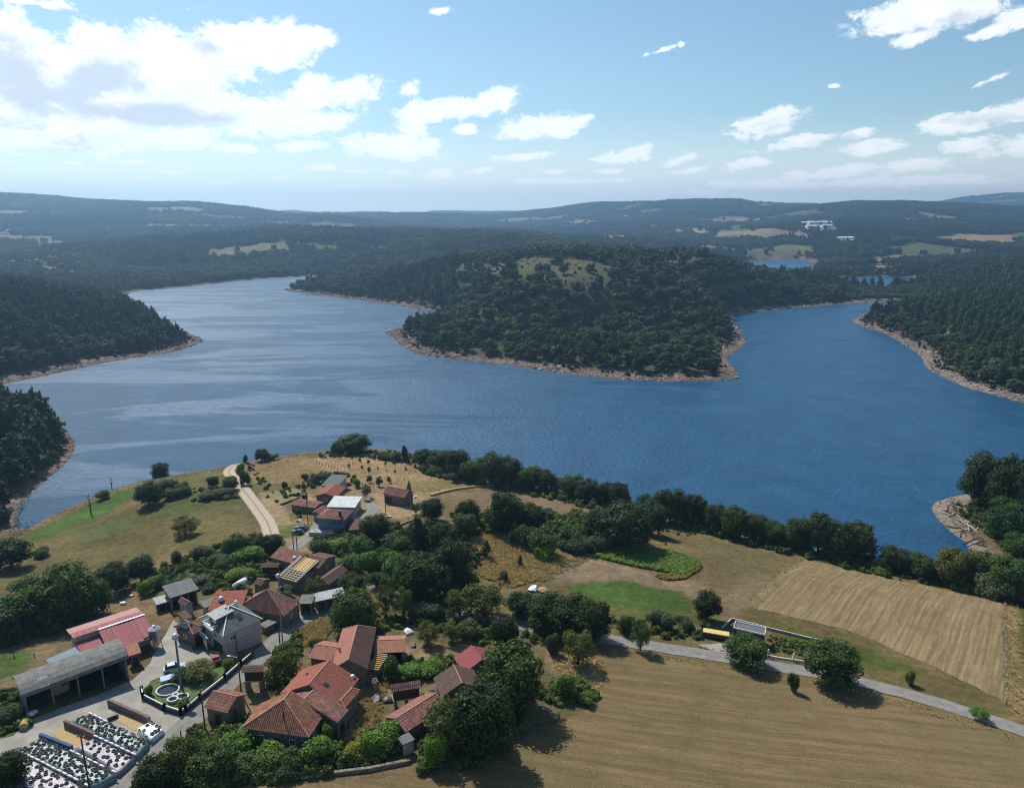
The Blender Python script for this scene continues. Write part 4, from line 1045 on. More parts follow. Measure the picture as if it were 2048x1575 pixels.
for kind, nm, budget in ((0, 'broad', 296-nb), (1, 'pine', 285), (2, 'column', 290)):
    ids = np.nonzero((FX[:, 6] == kind) & inview)[0]; ids = ids[np.argsort(-size[ids])][:budget]; used[ids] = True
    for i in ids:
        x, y, z, d, u, v, _k, w, h, pen = FX[i]
        zn = 'pen' if pen else ('left' if x < 0 and y < 900 else ('right' if y < 900 else 'back'))
        lab, grp = ZONE[zn]
        if kind == 1: lab = lab.replace('round oak', 'pointed pine').replace('dark tree', 'dark pine'); grp = 'pines: '+grp
        if kind == 2: lab = lab.replace('dark tree', 'slender plantation tree'); grp = 'plantation: '+grp
        col = {0: (G_DARK, (.066,.092,.038), (.052,.074,.030), (.086,.106,.050)), 1: (G_BLUE, (.038,.060,.030), (.058,.076,.036)), 2: ((.052,.088,.028), (.068,.104,.032))}[kind]
        plant(nm, float(x), float(y), float(w), float(h), rnd.choice(col), lab, grp, lod=MID, z=float(z))
# everything smaller: one object per kind of wood
def scatter(name, P, protos, size3, m_over=None, kind='stuff', idx=None, rot=None, tilt=None, label=None):
    n = len(P)
    me = bpy.data.meshes.new(name); me.vertices.add(n); me.vertices.foreach_set('co', np.asarray(P, np.float32).ravel())
    attr(me, 'sz', 'FLOAT_VECTOR', 'POINT', size3)
    r = np.random.RandomState(n)
    attr(me, 'turn', 'FLOAT_VECTOR', 'POINT', np.stack((np.zeros(n) if tilt is None else tilt[:, 0], np.zeros(n) if tilt is None else tilt[:, 1], r.uniform(0, 6.28, n) if rot is None else rot), 1))
    ai = me.attributes.new('pick', 'INT', 'POINT'); ai.data.foreach_set('value', r.randint(0, len(protos), n).astype(np.int32))
    me.update(); o = link(name, me); o['kind'] = kind
    if label: o['label'] = label
    g = bpy.data.node_groups.new(name, 'GeometryNodeTree')
    g.interface.new_socket('Geometry', in_out='INPUT', socket_type='NodeSocketGeometry'); g.interface.new_socket('Geometry', in_out='OUTPUT', socket_type='NodeSocketGeometry')
    N = g.nodes; L = g.links
    gi = N.new('NodeGroupInput'); go = N.new('NodeGroupOutput'); iop = N.new('GeometryNodeInstanceOnPoints'); iop.inputs['Pick Instance'].default_value = True
    j = N.new('GeometryNodeJoinGeometry')
    for pm in reversed(protos):
        po = bpy.data.objects.new(pm.name+'_source', pm)
        oi = N.new('GeometryNodeObjectInfo'); oi.inputs['Object'].default_value = po; oi.inputs['As Instance'].default_value = True
        L.new(oi.outputs['Geometry'], j.inputs[0])
    def na(nm, t):
        q = N.new('GeometryNodeInputNamedAttribute'); q.data_type = t; q.inputs['Name'].default_value = nm
        return [s for s in q.outputs if s.enabled][0]
    L.new(gi.outputs[0], iop.inputs['Points']); L.new(j.outputs[0], iop.inputs['Instance'])
    L.new(na('pick', 'INT'), iop.inputs['Instance Index']); L.new(na('turn', 'FLOAT_VECTOR'), iop.inputs['Rotation']); L.new(na('sz', 'FLOAT_VECTOR'), iop.inputs['Scale'])
    L.new(iop.outputs[0], go.inputs[0])
    md = o.modifiers.new('scatter', 'NODES'); md.node_group = g
    return o
FARM = {0: [crown_mesh('crown', broad_lobes(RS, 10), 300, .095, RS, core=.8) for _ in range(6)], 1: [crown_mesh('crown', pine_lobes(RS, 7), 230, .085, RS, core=.6) for _ in range(4)],
        2: [crown_mesh('crown', column_lobes(RS, 8), 230, .11, RS, core=.8) for _ in range(3)]}
FM = {0: new_mat('forest_leaf', far_leaf((.034,.054,.022), (.090,.104,.044))), 1: new_mat('pine_leaf', far_leaf((.026,.044,.022), (.060,.080,.036))), 2: new_mat('plantation_leaf', far_leaf((.044,.078,.026), (.078,.114,.034)))}
for k, nm in ((0, 'broadleaf_forest'), (1, 'pine_forest'), (2, 'plantation_forest')):
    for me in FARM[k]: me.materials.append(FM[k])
    S = FX[(FX[:, 6] == k) & ~used]
    P = S[:, :3].copy(); P[:, 2] -= .1*S[:, 8]
    scatter(nm, P, FARM[k], np.stack((S[:, 7], S[:, 7], S[:, 8]*1.1), 1))
print('forest points', len(FX), 'individual', used.sum())
# low scrub along the far shores and over the open meadows
r = np.random.RandomState(3)
x = r.uniform(-330, 520, 26000); y = r.uniform(330, 1150, 26000); d = bil(GD, x, y); z = hz(x, y); u, v, dep = proj(x, y, z)
k = (u > -50) & (u < 2100) & (((d > 6) & (d < 17) & (r.rand(len(x)) < .8)) | ((d > 17) & (r.rand(len(x)) < .16)))
x, y, z = x[k], y[k], z[k]; n = len(x)
BUSHM = [crown_mesh('shrub', bush_lobes(RS, 6), 110, .12, RS, core=.8) for _ in range(3)]
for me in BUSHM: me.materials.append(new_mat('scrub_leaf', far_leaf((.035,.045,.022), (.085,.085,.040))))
s = r.uniform(1.2, 3.4, n)
scatter('lakeside_scrub', np.stack((x, y, z-.1*s), 1), BUSHM, np.stack((s*1.2, s*1.2, s), 1))
# ------------------------------------------------------------------ building materials
def oc(nt): return nt.node('ShaderNodeTexCoord').outputs['Object']
def tile_shader(base, alt, moss, mossy):
    def f(nt):
        t = nt.node('ShaderNodeAttribute', attribute_name='tint').outputs['Fac']
        p = oc(nt)
        c = nt.mix(t, base, alt)
        n = nt.noise(p, .8, 5, .65)
        c = nt.mix(nt.step(n, .5-.25*mossy, .85-.25*mossy, 0, .75), c, moss)
        k = nt.step(nt.noise(p, 6, 3), .3, .7, .8, 1.2)
        return {'Base Color': nt.vm('MULTIPLY', c, nt.comb(k, k, k)), 'Roughness': .85, 'Specular IOR Level': .2}
    return f
TILE_RED = new_mat('red_clay_tile', tile_shader((.29,.088,.060), (.34,.125,.085), (.17,.085,.062), .25))
TILE_ORANGE = new_mat('orange_clay_tile', tile_shader((.35,.150,.105), (.39,.185,.135), (.24,.125,.095), .2))
TILE_OLD = new_mat('old_clay_tile', tile_shader((.36,.160,.122), (.19,.090,.072), (.13,.09,.07), .5))
TILE_BROWN = new_mat('brown_mossy_tile', tile_shader((.125,.070,.055), (.18,.105,.082), (.085,.07,.055), .6))
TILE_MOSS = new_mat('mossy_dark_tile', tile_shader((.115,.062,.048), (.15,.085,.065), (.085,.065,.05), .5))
TILE_FRONT = new_mat('striped_clay_tile', tile_shader((.24,.092,.055), (.35,.160,.10), (.12,.065,.045), .35))
SHEET_PINK = new_mat('pink_sheet_metal', tile_shader((.29,.098,.105), (.33,.12,.125), (.28,.15,.14), .35))
SHEET_PALE = new_mat('weathered_pink_sheet', tile_shader((.40,.22,.21), (.44,.25,.23), (.30,.21,.19), .4))
SHEET_RED = new_mat('dark_red_sheet_metal', tile_shader((.30,.075,.085), (.34,.09,.10), (.26,.09,.09), .2))
SHEET_GREY = new_mat('grey_fibre_cement_sheet', tile_shader((.165,.16,.15), (.20,.195,.185), (.095,.09,.08), .55))
SHEET_DARK = new_mat('dark_grey_sheet', tile_shader((.13,.135,.14), (.16,.165,.17), (.10,.105,.10), .4))
SHEET_LIGHT = new_mat('light_grey_sheet', tile_shader((.36,.36,.36), (.42,.42,.42), (.25,.25,.24), .35))
SHEET_BLUE = new_mat('blue_grey_sheet', tile_shader((.22,.27,.34), (.26,.31,.38), (.2,.22,.25), .3))
SHEET_RUST = new_mat('rusty_sheet', tile_shader((.16,.07,.055), (.24,.13,.11), (.10,.055,.045), .5))
SLATE = new_mat('slate', tile_shader((.10,.115,.115), (.135,.15,.15), (.085,.10,.08), .45))
def wall_shader(a, b, sc=3):
    return lambda nt: {'Base Color': nt.mix(nt.step(nt.noise(oc(nt), sc, 5, .65), .3, .7), a, b), 'Roughness': .92, 'Specular IOR Level': .15, 'bump': (nt.noise(oc(nt), 9, 3), .3, .03)}
def stone_shader(nt):
    p = oc(nt); v = nt.node('ShaderNodeTexVoronoi', {'Vector': nt.mapping(p, sc=(1, 1, 1.7)), 'Scale': 2.4, 'Randomness': .9}); e = nt.node('ShaderNodeTexVoronoi', {'Vector': nt.mapping(p, sc=(1, 1, 1.7)), 'Scale': 2.4, 'Randomness': .9}); e.feature = 'DISTANCE_TO_EDGE'
    s = nt.xyz(v.outputs['Color'])[0]
    c = nt.mix(s, (.15,.125,.10), (.27,.235,.19)); c = nt.mix(nt.step(e.outputs['Distance'], .02, .08, 1, 0), c, (.09,.075,.06))
    return {'Base Color': c, 'Roughness': .95, 'bump': (e.outputs['Distance'], .6, .06)}
BARNW = new_mat('grey_barn_wall', wall_shader((.13,.13,.125), (.20,.20,.19), 1.5))
STONE = new_mat('granite_rubble', stone_shader)
PINK = new_mat('pink_render', wall_shader((.50,.36,.36), (.57,.43,.42), 1.5)); WHITE = new_mat('white_paint', wall_shader((.72,.72,.70), (.80,.80,.79), 2))
BLUEW = new_mat('blue_grey_render', wall_shader((.13,.17,.24), (.17,.21,.28), 1.5)); CONC = new_mat('concrete', wall_shader((.30,.285,.26), (.42,.40,.37), 1.2))
PALEC = new_mat('pale_concrete', wall_shader((.44,.44,.42), (.60,.60,.58), .7)); BLOCK = new_mat('brown_block', wall_shader((.14,.10,.085), (.22,.165,.14), 2)); CREAM = new_mat('cream_render', wall_shader((.45,.40,.33), (.52,.47,.40), 2))
BLUEC = new_mat('blue_plastic_wall', wall_shader((.05,.085,.17), (.09,.13,.22), 2))
WOODD = new_mat('dark_weathered_wood', wall_shader((.06,.042,.032), (.12,.085,.062), 6)); WOODY = new_mat('fresh_yellow_timber', wall_shader((.50,.34,.15), (.62,.44,.22), 5)); WOODG = new_mat('grey_timber', wall_shader((.33,.31,.29), (.45,.43,.41), 5)); WOODB = new_mat('brown_cladding', wall_shader((.09,.045,.028), (.13,.07,.045), 5))
DARK = new_mat('opening_shade', lambda nt: {'Base Color': (.02,.02,.022), 'Roughness': .9})  # near black colour standing in for the shade of open interiors
GLASS = new_mat('window_glass', lambda nt: {'Base Color': (.03,.04,.05), 'Roughness': .08, 'Specular IOR Level': .6})
STEEL = new_mat('galvanised_steel', lambda nt: {'Base Color': nt.mix(nt.noise(oc(nt), 4, 3), (.32,.34,.36), (.45,.47,.49)), 'Metallic': .75, 'Roughness': .42})
BALL = new_mat('silver_painted_ball', lambda nt: {'Base Color': (.55,.56,.60), 'Metallic': .35, 'Roughness': .3})
RIDGEM = new_mat('ridge_mortar', wall_shader((.30,.17,.125), (.38,.24,.18), 4)); RIDGEW = new_mat('white_flashing', lambda nt: {'Base Color': (.75,.73,.72), 'Roughness': .4})
POLEM = new_mat('creosoted_pole', wall_shader((.07,.055,.045), (.12,.095,.08), 5)); POLEC = new_mat('concrete_pole', wall_shader((.30,.29,.28), (.40,.39,.37), 4))
TOWERM = new_mat('shade_grey_column', wall_shader((.13,.145,.17), (.18,.195,.22), 3))  # the column's shade side is put into its even dark colour
SOLAR = new_mat('solar_panel', lambda nt: {'Base Color': (.02,.028,.045), 'Roughness': .12, 'Specular IOR Level': .7})
STRAW = new_mat('straw', wall_shader((.34,.24,.11), (.46,.34,.17), 4)); BLACK = new_mat('black_plastic', lambda nt: {'Base Color': (.02,.02,.022), 'Roughness': .45}); YELLOW = new_mat('yellow_panel', wall_shader((.55,.42,.16), (.66,.52,.22), 2)); REDP = new_mat('red_paint', lambda nt: {'Base Color': (.40,.02,.03), 'Roughness': .25, 'Coat Weight': .6})
BRICKM = new_mat('chimney_brick', wall_shader((.22,.085,.06), (.30,.13,.09), 6))

# ------------------------------------------------------------------ roofs with real tiles and ribs
def slope_mesh(name, polys, sp=.29, row=.44, amp=.055, prof=(0, .75, 1, .75), lift=.03, seed=0, ragged=0.0):
    """rows of half-round tiles (or ribs) over planar slopes; each slope is a list of 3D points, first edge = eave"""
    r = np.random.RandomState(seed); VV = []; FF = []; TT = []; base = 0
    m = len(prof)+1
    pr = np.array(list(prof)+[prof[0]], float)*amp
    for P in polys:
        P = np.array(P, float); e = P[1]-P[0]; e /= np.linalg.norm(e)
        n = np.zeros(3)
        for i in range(1, len(P)-1): n += np.cross(P[i]-P[0], P[i+1]-P[0])
        n /= np.linalg.norm(n)
        if n[2] < 0: n = -n
        s = np.cross(n, e)
        if s[2] < 0: s = -s
        a = (P-P[0])@e; b = (P-P[0])@s
        c = a.min()+sp*.5
        while c < a.max():
            ys = []
            for i in range(len(P)):
                j = (i+1) % len(P)
                if (a[i] > c) != (a[j] > c): ys.append(b[i]+(b[j]-b[i])*(c-a[i])/(a[j]-a[i]))
            ys.sort()
            for q in range(0, len(ys)-1, 2):
                y0, y1 = ys[q], ys[q+1]
                if y1-y0 < .08: continue
                k = max(1, int(round((y1-y0)/row)))
                yy_ = np.linspace(y0, y1, k+1)
                off = (np.arange(m)/(m-1)-.5)*sp
                for i in range(k):
                    jz = r.uniform(-1, 1)*ragged
                    lo = P[0]+e*(c+off[:, None]+jz*.6)+s*(yy_[i]-.04+jz*.5)+n*(pr[:, None]+lift+abs(jz)*.5)
                    hi = P[0]+e*(c+off[:, None])+s*yy_[i+1]+n*pr[:, None]
                    VV.append(np.concatenate((lo, hi)))
                    FF.append(np.stack((np.arange(m-1), np.arange(1, m), np.arange(m+1, 2*m), np.arange(m, 2*m-1)), 1)+base); base += 2*m
                    TT.append(np.full(2*m, r.rand()))
            c += sp
    me = mesh_np(name, np.concatenate(VV), np.concatenate(FF), True)
    attr(me, 'tint', 'FLOAT', 'POINT', np.concatenate(TT)); return me
def slab(polys, t=.14, drop=.02):
    b = MB()
    for P in polys:
        P = [np.array(q, float) for q in P]
        n = np.zeros(3)
        for i in range(1, len(P)-1): n += np.cross(P[i]-P[0], P[i+1]-P[0])
        n /= np.linalg.norm(n); 
        if n[2] < 0: P = P[::-1]; n = -n
        b.prism([q-n*(t+drop) for q in P], [q-n*drop for q in P])
    return b
STYLE = {'tile': dict(sp=.29, row=.44, amp=.06, ragged=.012), 'rag': dict(sp=.31, row=.44, amp=.06, ragged=.05), 'corr': dict(sp=.36, row=2.2, amp=.05, prof=(0, .5, 1, .5), lift=.012), 'rib': dict(sp=.5, row=40, amp=.075, prof=(0, 0, 0, .1, 1, 1), lift=0),
         'slate': dict(sp=.45, row=.32, amp=.006, prof=(0, 1, 1), lift=.02, ragged=.006), 'fine': dict(sp=.24, row=20, amp=.035, prof=(0, .5, 1, .5), lift=0), 'rows': dict(sp=.34, row=.5, amp=.075, ragged=.01)}
def frame_from(quad, h, zg=None):
    """a rectangle fitted to four photograph points lying h above the ground"""
    cu = sum(q[0] for q in quad)/4; cv = sum(q[1] for q in quad)/4
    z = float(G(cu, cv)[2])
    for _ in range(6):
        p = W(cu, cv, z+h); z = float(hz(p[0], p[1]))
    if zg is not None: z = zg
    Q = np.array([W(u, v, z+h) for u, v in quad])
    c = Q.mean(0); e = (Q[1]-Q[0])+(Q[2]-Q[3]); rz = math.atan2(e[1], e[0])
    ex = np.array((math.cos(rz), math.sin(rz))); ey = np.array((-ex[1], ex[0]))
    hx = (np.linalg.norm(Q[1]-Q[0])+np.linalg.norm(Q[2]-Q[3]))/4
    d = ((Q[3]-Q[0])+(Q[2]-Q[1]))/2; hy = abs(d[:2]@ey)/2
    sk = (d[:2]@ex)/2
    return c[0], c[1], z, rz, hx, hy
SIDES = {'front': ((0, -1), 0.0), 'back': ((0, 1), math.pi), 'left': ((-1, 0), -math.pi/2), 'right': ((1, 0), math.pi/2)}
def house(name, label, cat, quad, h, rise, roof='gable', axis='x', style='tile', tile=None, wall=None, over=.35, inset=.5, tile2=None, open_=None, windows=(), doors=(), posts=0, ridge=RIDGEM, group=None, zg=None, base=True, span=None, wall_drop=1.5):
    x, y, z, rz, hx, hy = frame_from(quad, h, zg)
    t = thing(name, label, cat, (x, y, z), rz, group)
    sw = axis == 'y'
    A, B = (hy, hx) if sw else (hx, hy)                     # A along the ridge, B across
    def L(a, b, zz): return (b, a, zz) if sw else (a, b, zz)   # ridge frame -> house frame
    rl = []
    if roof == 'gable':
        S = [[L(-A, -B, h), L(A, -B, h), L(A, 0, h+rise), L(-A, 0, h+rise)], [L(A, B, h), L(-A, B, h), L(-A, 0, h+rise), L(A, 0, h+rise)]]; rl = [(L(-A, 0, h+rise), L(A, 0, h+rise))]
    elif roof == 'hip':
        k = max(A-B*inset*2, .15); R0, R1 = L(-k, 0, h+rise), L(k, 0, h+rise)
        S = [[L(-A, -B, h), L(A, -B, h), R1, R0], [L(A, B, h), L(-A, B, h), R0, R1], [L(A, -B, h), L(A, B, h), R1], [L(-A, B, h), L(-A, -B, h), R0]]
        rl = [(R0, R1), (L(-A, -B, h), R0), (L(-A, B, h), R0), (L(A, -B, h), R1), (L(A, B, h), R1)]
    elif roof in ('hipfront', 'hipback'):
        s = -1 if roof == 'hipfront' else 1                 # the hipped end lies at a = s*A
        R0, R1 = L(s*(A-2*A*inset), 0, h+rise), L(-s*A, 0, h+rise)
        S = [[L(s*A, -B, h), L(-s*A, -B, h), R1, R0], [L(-s*A, B, h), L(s*A, B, h), R0, R1], [L(s*A, B, h), L(s*A, -B, h), R0]]
        rl = [(R0, R1), (L(s*A, -B, h), R0), (L(s*A, B, h), R0)]
    elif roof == 'mono':
        S = [[L(-A, -B, h), L(A, -B, h), L(A, B, h+rise), L(-A, B, h+rise)]]
    elif roof == 'arch':
        K = 8; S = []
        for i in range(K):
            t0, t1 = math.pi*i/K, math.pi*(i+1)/K
            p0, p1 = (-B*math.cos(t0), h+rise*math.sin(t0)), (-B*math.cos(t1), h+rise*math.sin(t1))
            lo, hi = (p0, p1) if p0[1] <= p1[1]+1e-6 else (p1, p0)
            S.append([L(-A, lo[0], lo[1]), L(A, lo[0], lo[1]), L(A, hi[0], hi[1]), L(-A, hi[0], hi[1])])
    elif roof == 'flat':
        S = [[L(-A, -B, h), L(A, -B, h), L(A, B, h), L(-A, B, h)]]
    th = .22 if roof == 'flat' else .12
    rf = slab(S, th).v and slab(S, th)
    ro = link('roof', rf.mesh('roof'), wall if roof == 'flat' and tile is None else (tile or TILE_RED), t)
    if roof != 'flat' or style == 'slate':
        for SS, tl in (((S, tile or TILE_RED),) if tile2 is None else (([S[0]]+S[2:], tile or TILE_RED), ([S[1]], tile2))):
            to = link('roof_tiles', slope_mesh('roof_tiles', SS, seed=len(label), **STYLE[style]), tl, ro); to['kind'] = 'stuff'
    if rl and ridge:
        b = MB()
        for p, q in rl: b.bar(np.array(p)+(0, 0, .05), np.array(q)+(0, 0, .05), .17, .12)
        link('ridge_cap', b.mesh('ridge_cap'), ridge, ro)
    if wall is None: wall = STONE
    wx, wy, wt = hx-over, hy-over, .3
    lo = -wall_drop; b = MB()
    def topz(px, py):
        a_, b_ = (py, px) if sw else (px, py)
        if roof == 'gable': return h+rise*(1-abs(b_)/B)-.16
        if roof == 'mono': return h+rise*(b_+B)/(2*B)-.16
        if roof == 'arch': return h+rise*math.sqrt(max(0, 1-(b_/B)**2))-.16
        if roof in ('hip',): return h-.10+ rise*min(over/B, .2)*.6
        if roof in ('hipfront', 'hipback'):
            s = -1 if roof == 'hipfront' else 1
            return h+rise*(1-abs(b_)/B)-.16 if a_*s < 0 else h-.06
        return h-.24
    def wallside(p, q):
        """one wall between two corners, its top following the roof"""
        p = np.array(p); q = np.array(q); d = (q-p)/np.linalg.norm(q-p); n = np.array((d[1], -d[0]))*wt
        k = [0, .25, .5, .75, 1] if roof in ('gable', 'arch', 'hipfront', 'hipback') else [0, 1]
        pts = [p+(q-p)*f for f in k]
        prof_ = [(pts[0], lo)]+[(pts[-1], lo)]+[(c, topz(*(c-n*.0))) for c in reversed(pts)]
        fr = [(c[0], c[1], zz) for c, zz in prof_]; bk = [(c[0]-n[0], c[1]-n[1], zz) for c, zz in prof_]
        m = len(fr)
        b.add(fr+bk, [tuple(range(m)), tuple(range(2*m-1, m-1, -1))]+[(i, m+i, m+(i+1) % m, (i+1) % m) for i in range(m)])
    C_ = {'front': ((-wx, -wy), (wx, -wy)), 'right': ((wx, -wy+wt+.002), (wx, wy-wt-.002)), 'back': ((wx, wy), (-wx, wy)), 'left': ((-wx, wy-wt-.002), (-wx, -wy+wt+.002))}
    op = (open_,) if isinstance(open_, str) else (open_ or ())
    for s_, (p, q) in C_.items():
        if s_ not in op: wallside(p, q)
    if b.v: link('wall', b.mesh('wall'), wall, t)
    if op:
        fl = MB().box((0, 0, -.1), (2*wx-.8, 2*wy-.8, .3)); link('shade_floor', fl.mesh('shade_floor'), DARK, t)  # floor coloured near black to paint in the shade under the roof
    for s_ in op:
        p, q = np.array(C_[s_][0]), np.array(C_[s_][1])
        for i in range(posts):
            c = p+(q-p)*(i/(posts-1) if posts > 1 else .5); c = c*.985
            link('post', MB().box((c[0], c[1], (topz(*c)+lo)/2), (.24, .24, topz(*c)-lo)).mesh('post'), BARNW, t)
    for kind, lst in (('window', windows), ('door', doors)):
        for (s_, f, z0, ww, hh, *m) in lst:
            (nx_, ny_), a = SIDES[s_]; p, q = np.array(C_[s_][0]), np.array(C_[s_][1]); c = p+(q-p)*f
            M = Matrix.Translation((c[0], c[1], z0))@Matrix.Rotation(math.atan2(q[1]-p[1], q[0]-p[0]), 4, 'Z')
            def bx(cx, cy, cz, sx, sy, sz):
                bb = MB().box((cx, cy, cz), (sx, sy, sz)); bb.v = [tuple(M@Vector(v)) for v in bb.v]; return bb
            if kind == 'window':
                fb = MB()
                for (cx, cz, sx, sz) in ((0, .04, ww, .08), (0, hh-.04, ww, .08), (-ww/2+.04, hh/2, .08, hh-.16), (ww/2-.04, hh/2, .08, hh-.16), (0, hh/2, .06, hh-.16)):
                    q_ = bx(cx, -.04, cz, sx, .09, sz); fb.add(q_.v, q_.f)
                fo = link('window', fb.mesh('window'), m[0] if m else WHITE, t)
                link('pane', bx(0, -.012, hh/2, ww-.1, .03, hh-.1).mesh('pane'), GLASS, fo)
            else:
                link('door', bx(0, -.02, hh/2, ww, .09, hh).mesh('door'), m[0] if m else DARK, t)
    t['dims'] = 0; del t['dims']
    t_info[t.name] = (hx, hy, h, rz)
    return t
t_info = {}
def lpos(t, a, b, z): 
    """point of a building's own frame in the world"""
    return parent_matrix(t)@Vector((a, b, z))

# ---- the big farm at the left
barn = house('long_barn', 'long open fronted barn with arched grey corrugated roof beside the farmyard', 'barn', [(48,1396),(262,1312),(228,1284),(20,1357)], 4.0, 1.3, 'arch', style='corr', tile=SHEET_GREY, wall=BARNW, open_='front', posts=5)
hx, hy, h, rz = t_info[barn.name]
link('roof_patch', slope_mesh('roof_patch', [[(-hx*.66, -hy*.93, h+.47), (-hx*.46, -hy*.93, h+.47), (-hx*.46, -hy*.40, h+1.24), (-hx*.66, -hy*.40, h+1.24)]], **STYLE['corr']), SHEET_LIGHT, barn)
for i, (a, s) in enumerate(((-.35, 1.5), (-.27, 1.4), (-.18, 1.5), (-.31, 1.3))):
    p = lpos(barn, a*hx*1.0, hy*.2, 0); b = MB().lathe((0, 0, 0), [(.75, 0), (.8, .15), (.8, 1.15), (.72, 1.3)], 14)
    o = link('hay_bale', b.mesh('hay_bale'), STRAW); o.location = p+Vector((0, 0, 1.36 if i == 3 else .06)); tag(o, 'round straw bale in the shade inside the long open barn', 'bale', 'straw bales in the long barn')
pink = None
def pink_barn():
    quad = [(176,1316),(325,1266),(259,1217),(122,1263)]; h, rise = 3.5, 1.35
    x, y, z, rz, hx, hy = frame_from(quad, h)
    t = thing('pink_barn', 'large barn with pink and red ribbed metal roof and white ridge', 'barn', (x, y, z), rz); t_info[t.name] = (hx, hy, h, rz)
    x0 = -hx+2*hx*.34
    back_lo = [[(hx, hy, h), (-hx, hy, h), (-hx, hy*.45, h+rise*.55), (hx, hy*.45, h+rise*.55)]]
    link('weathered_roof_slope', slope_mesh('weathered_roof_slope', back_lo, **STYLE['rib']), SHEET_PALE, t)
    n = int(2*hx/1.0)
    for i in range(n):                                         # ribbed panels of the upper back slope
        a, c = hx-2*hx*i/n, hx-2*hx*(i+1)/n
        link('roof_panel', slope_mesh('roof_panel', [[(a, hy*.45, h+rise*.55+.03), (c+.03, hy*.45, h+rise*.55+.03), (c+.03, 0, h+rise), (a, 0, h+rise)]], seed=i, **STYLE['rib']), SHEET_PINK, t)
    m = int((hx-x0)/1.0)
    for i in range(m):                                         # and of the front slope, in three stepped bays
        a, c = x0+(hx-x0)*i/m, x0+(hx-x0)*(i+1)/m; s = (0, -.16, .02)[min(2, int(3*i/m))]; ext = (0.25, .0, -.35)[min(2, int(3*i/m))]
        link('roof_panel', slope_mesh('roof_panel', [[(a, -hy-ext, h+s-ext*.2), (c-.03, -hy-ext, h+s-ext*.2), (c-.03, 0, h+rise+s*.3), (a, 0, h+rise+s*.3)]], seed=90+i, **STYLE['rib']), SHEET_PINK, t)
    link('ridge_cap', MB().bar((x0, 0, h+rise+.1), (hx, 0, h+rise+.1), .42, .1).mesh('ridge_cap'), RIDGEW, t)
    b = MB()
    b.prism([(-hx+.5, .2, -1.2), (hx-.4, .2, -1.2), (hx-.4, hy-.4, -1.2), (-hx+.5, hy-.4, -1.2)], [(-hx+.5, .2, h+rise-.2), (hx-.4, .2, h+rise-.2), (hx-.4, hy-.4, h-.1), (-hx+.5, hy-.4, h-.1)])
    b.prism([(x0+.3, -hy+3.2, -1.2), (hx-.4, -hy+3.2, -1.2), (hx-.4, .19, -1.2), (x0+.3, .19, -1.2)], [(x0+.3, -hy+3.2, h+.25), (hx-.4, -hy+3.2, h+.25), (hx-.4, .19, h+rise-.25), (x0+.3, .19, h+rise-.25)])
    link('wall', b.mesh('wall'), CONC, t)
    for f in (0, .33, .66, 1): 
        xx_ = x0+.4+(hx-x0-.9)*f; link('post', MB().box((xx_, -hy+.3, h/2-.6), (.25, .25, h+1.1)).mesh('post'), CONC, t)
    link('gutter', MB().bar((x0, -hy-.1, h-.12), (hx, -hy-.1, h-.2), .12).mesh('gutter'), BLOCK, t)
    return t
pink = pink_barn()
house('lean_to_shed', 'small lean-to with fine red corrugated roof between the two barns', 'shed', [(162,1306),(208,1292),(192,1270),(152,1289)], 3.0, .5, 'mono', style='fine', tile=SHEET_PINK, wall=BLOCK)
house('lean_to_shed', 'narrow lean-to with blue grey sheet roof behind the long barn', 'shed', [(104,1336),(166,1313),(152,1294),(97,1323)], 2.6, .4, 'mono', style='rib', tile=SHEET_BLUE, wall=CONC)
house('lean_to_shed', 'little shed with orange tile roof at the right end of the long barn', 'shed', [(259,1312),(283,1303),(275,1289),(250,1296)], 2.7, .4, 'mono', tile=TILE_ORANGE, wall=BLOCK, doors=[('front', .5, 0, .9, 1.9)])
def silo():
    p = G(313, 1293); s = 1.0; t = thing('feed_silo', 'galvanised feed silo on legs in front of the pink roofed barn', 'silo', p)
    link('tank', MB().lathe((0, 0, 0), [(.35, 1.3), (1.05, 2.1), (1.07, 4.0), (1.09, 4.02)], 20).mesh('tank', True), STEEL, t)
    link('cone_roof', MB().lathe((0, 0, 0), [(1.14, 4.0), (.22, 4.55), (.22, 4.7), (.03, 4.75)], 20).mesh('cone_roof'), STEEL, t)
    for k in range(4):
        a = math.pi/4+k*math.pi/2; link('leg', MB().bar((.98*math.cos(a), .98*math.sin(a), -.2), (.98*math.cos(a), .98*math.sin(a), 2.3), .12).mesh('leg'), STEEL, t)
    link('outlet', MB().tube([(0, 0, 1.4), (0, 0, .8), (.5, 0, .55)], .14, 8).mesh('outlet'), STEEL, t)
silo()
ph = house('pink_house', 'two storey pink house with grey slate hip roof and dormer', 'house', [(450,1270),(529,1236),(472,1204),(393,1238)], 4.7, 2.7, 'hip', style='slate', tile=SLATE, wall=PINK, inset=.46, ridge=RIDGEW, zg=float(G(460,1300)[2]),
  windows=[('left', .62, 2.7, 1.3, 1.1), ('left', .25, 2.5, 1.0, 1.2), ('left', .33, .3, 1.2, 1.5), ('right', .5, 2.8, 1.2, 1.1), ('front', .22, 2.9, 1.1, 1.0)], doors=[('left', .75, -.2, 2.6, 2.3), ('left', .55, -.2, 1.0, 2.2)])
hx, hy, h, rz = t_info[ph.name]
wtrim = MB()
wtrim.box((0, -hy+.31, 2.45), (2*hx-.7, .08, .14)); link('string_course', wtrim.mesh('string_course'), WOODG, ph)
link('downpipe', MB().tube([(-hx*.38, -hy+.27, h-.2), (-hx*.38, -hy+.27, -.4)], .07, 8).mesh('downpipe'), BLACK, ph)
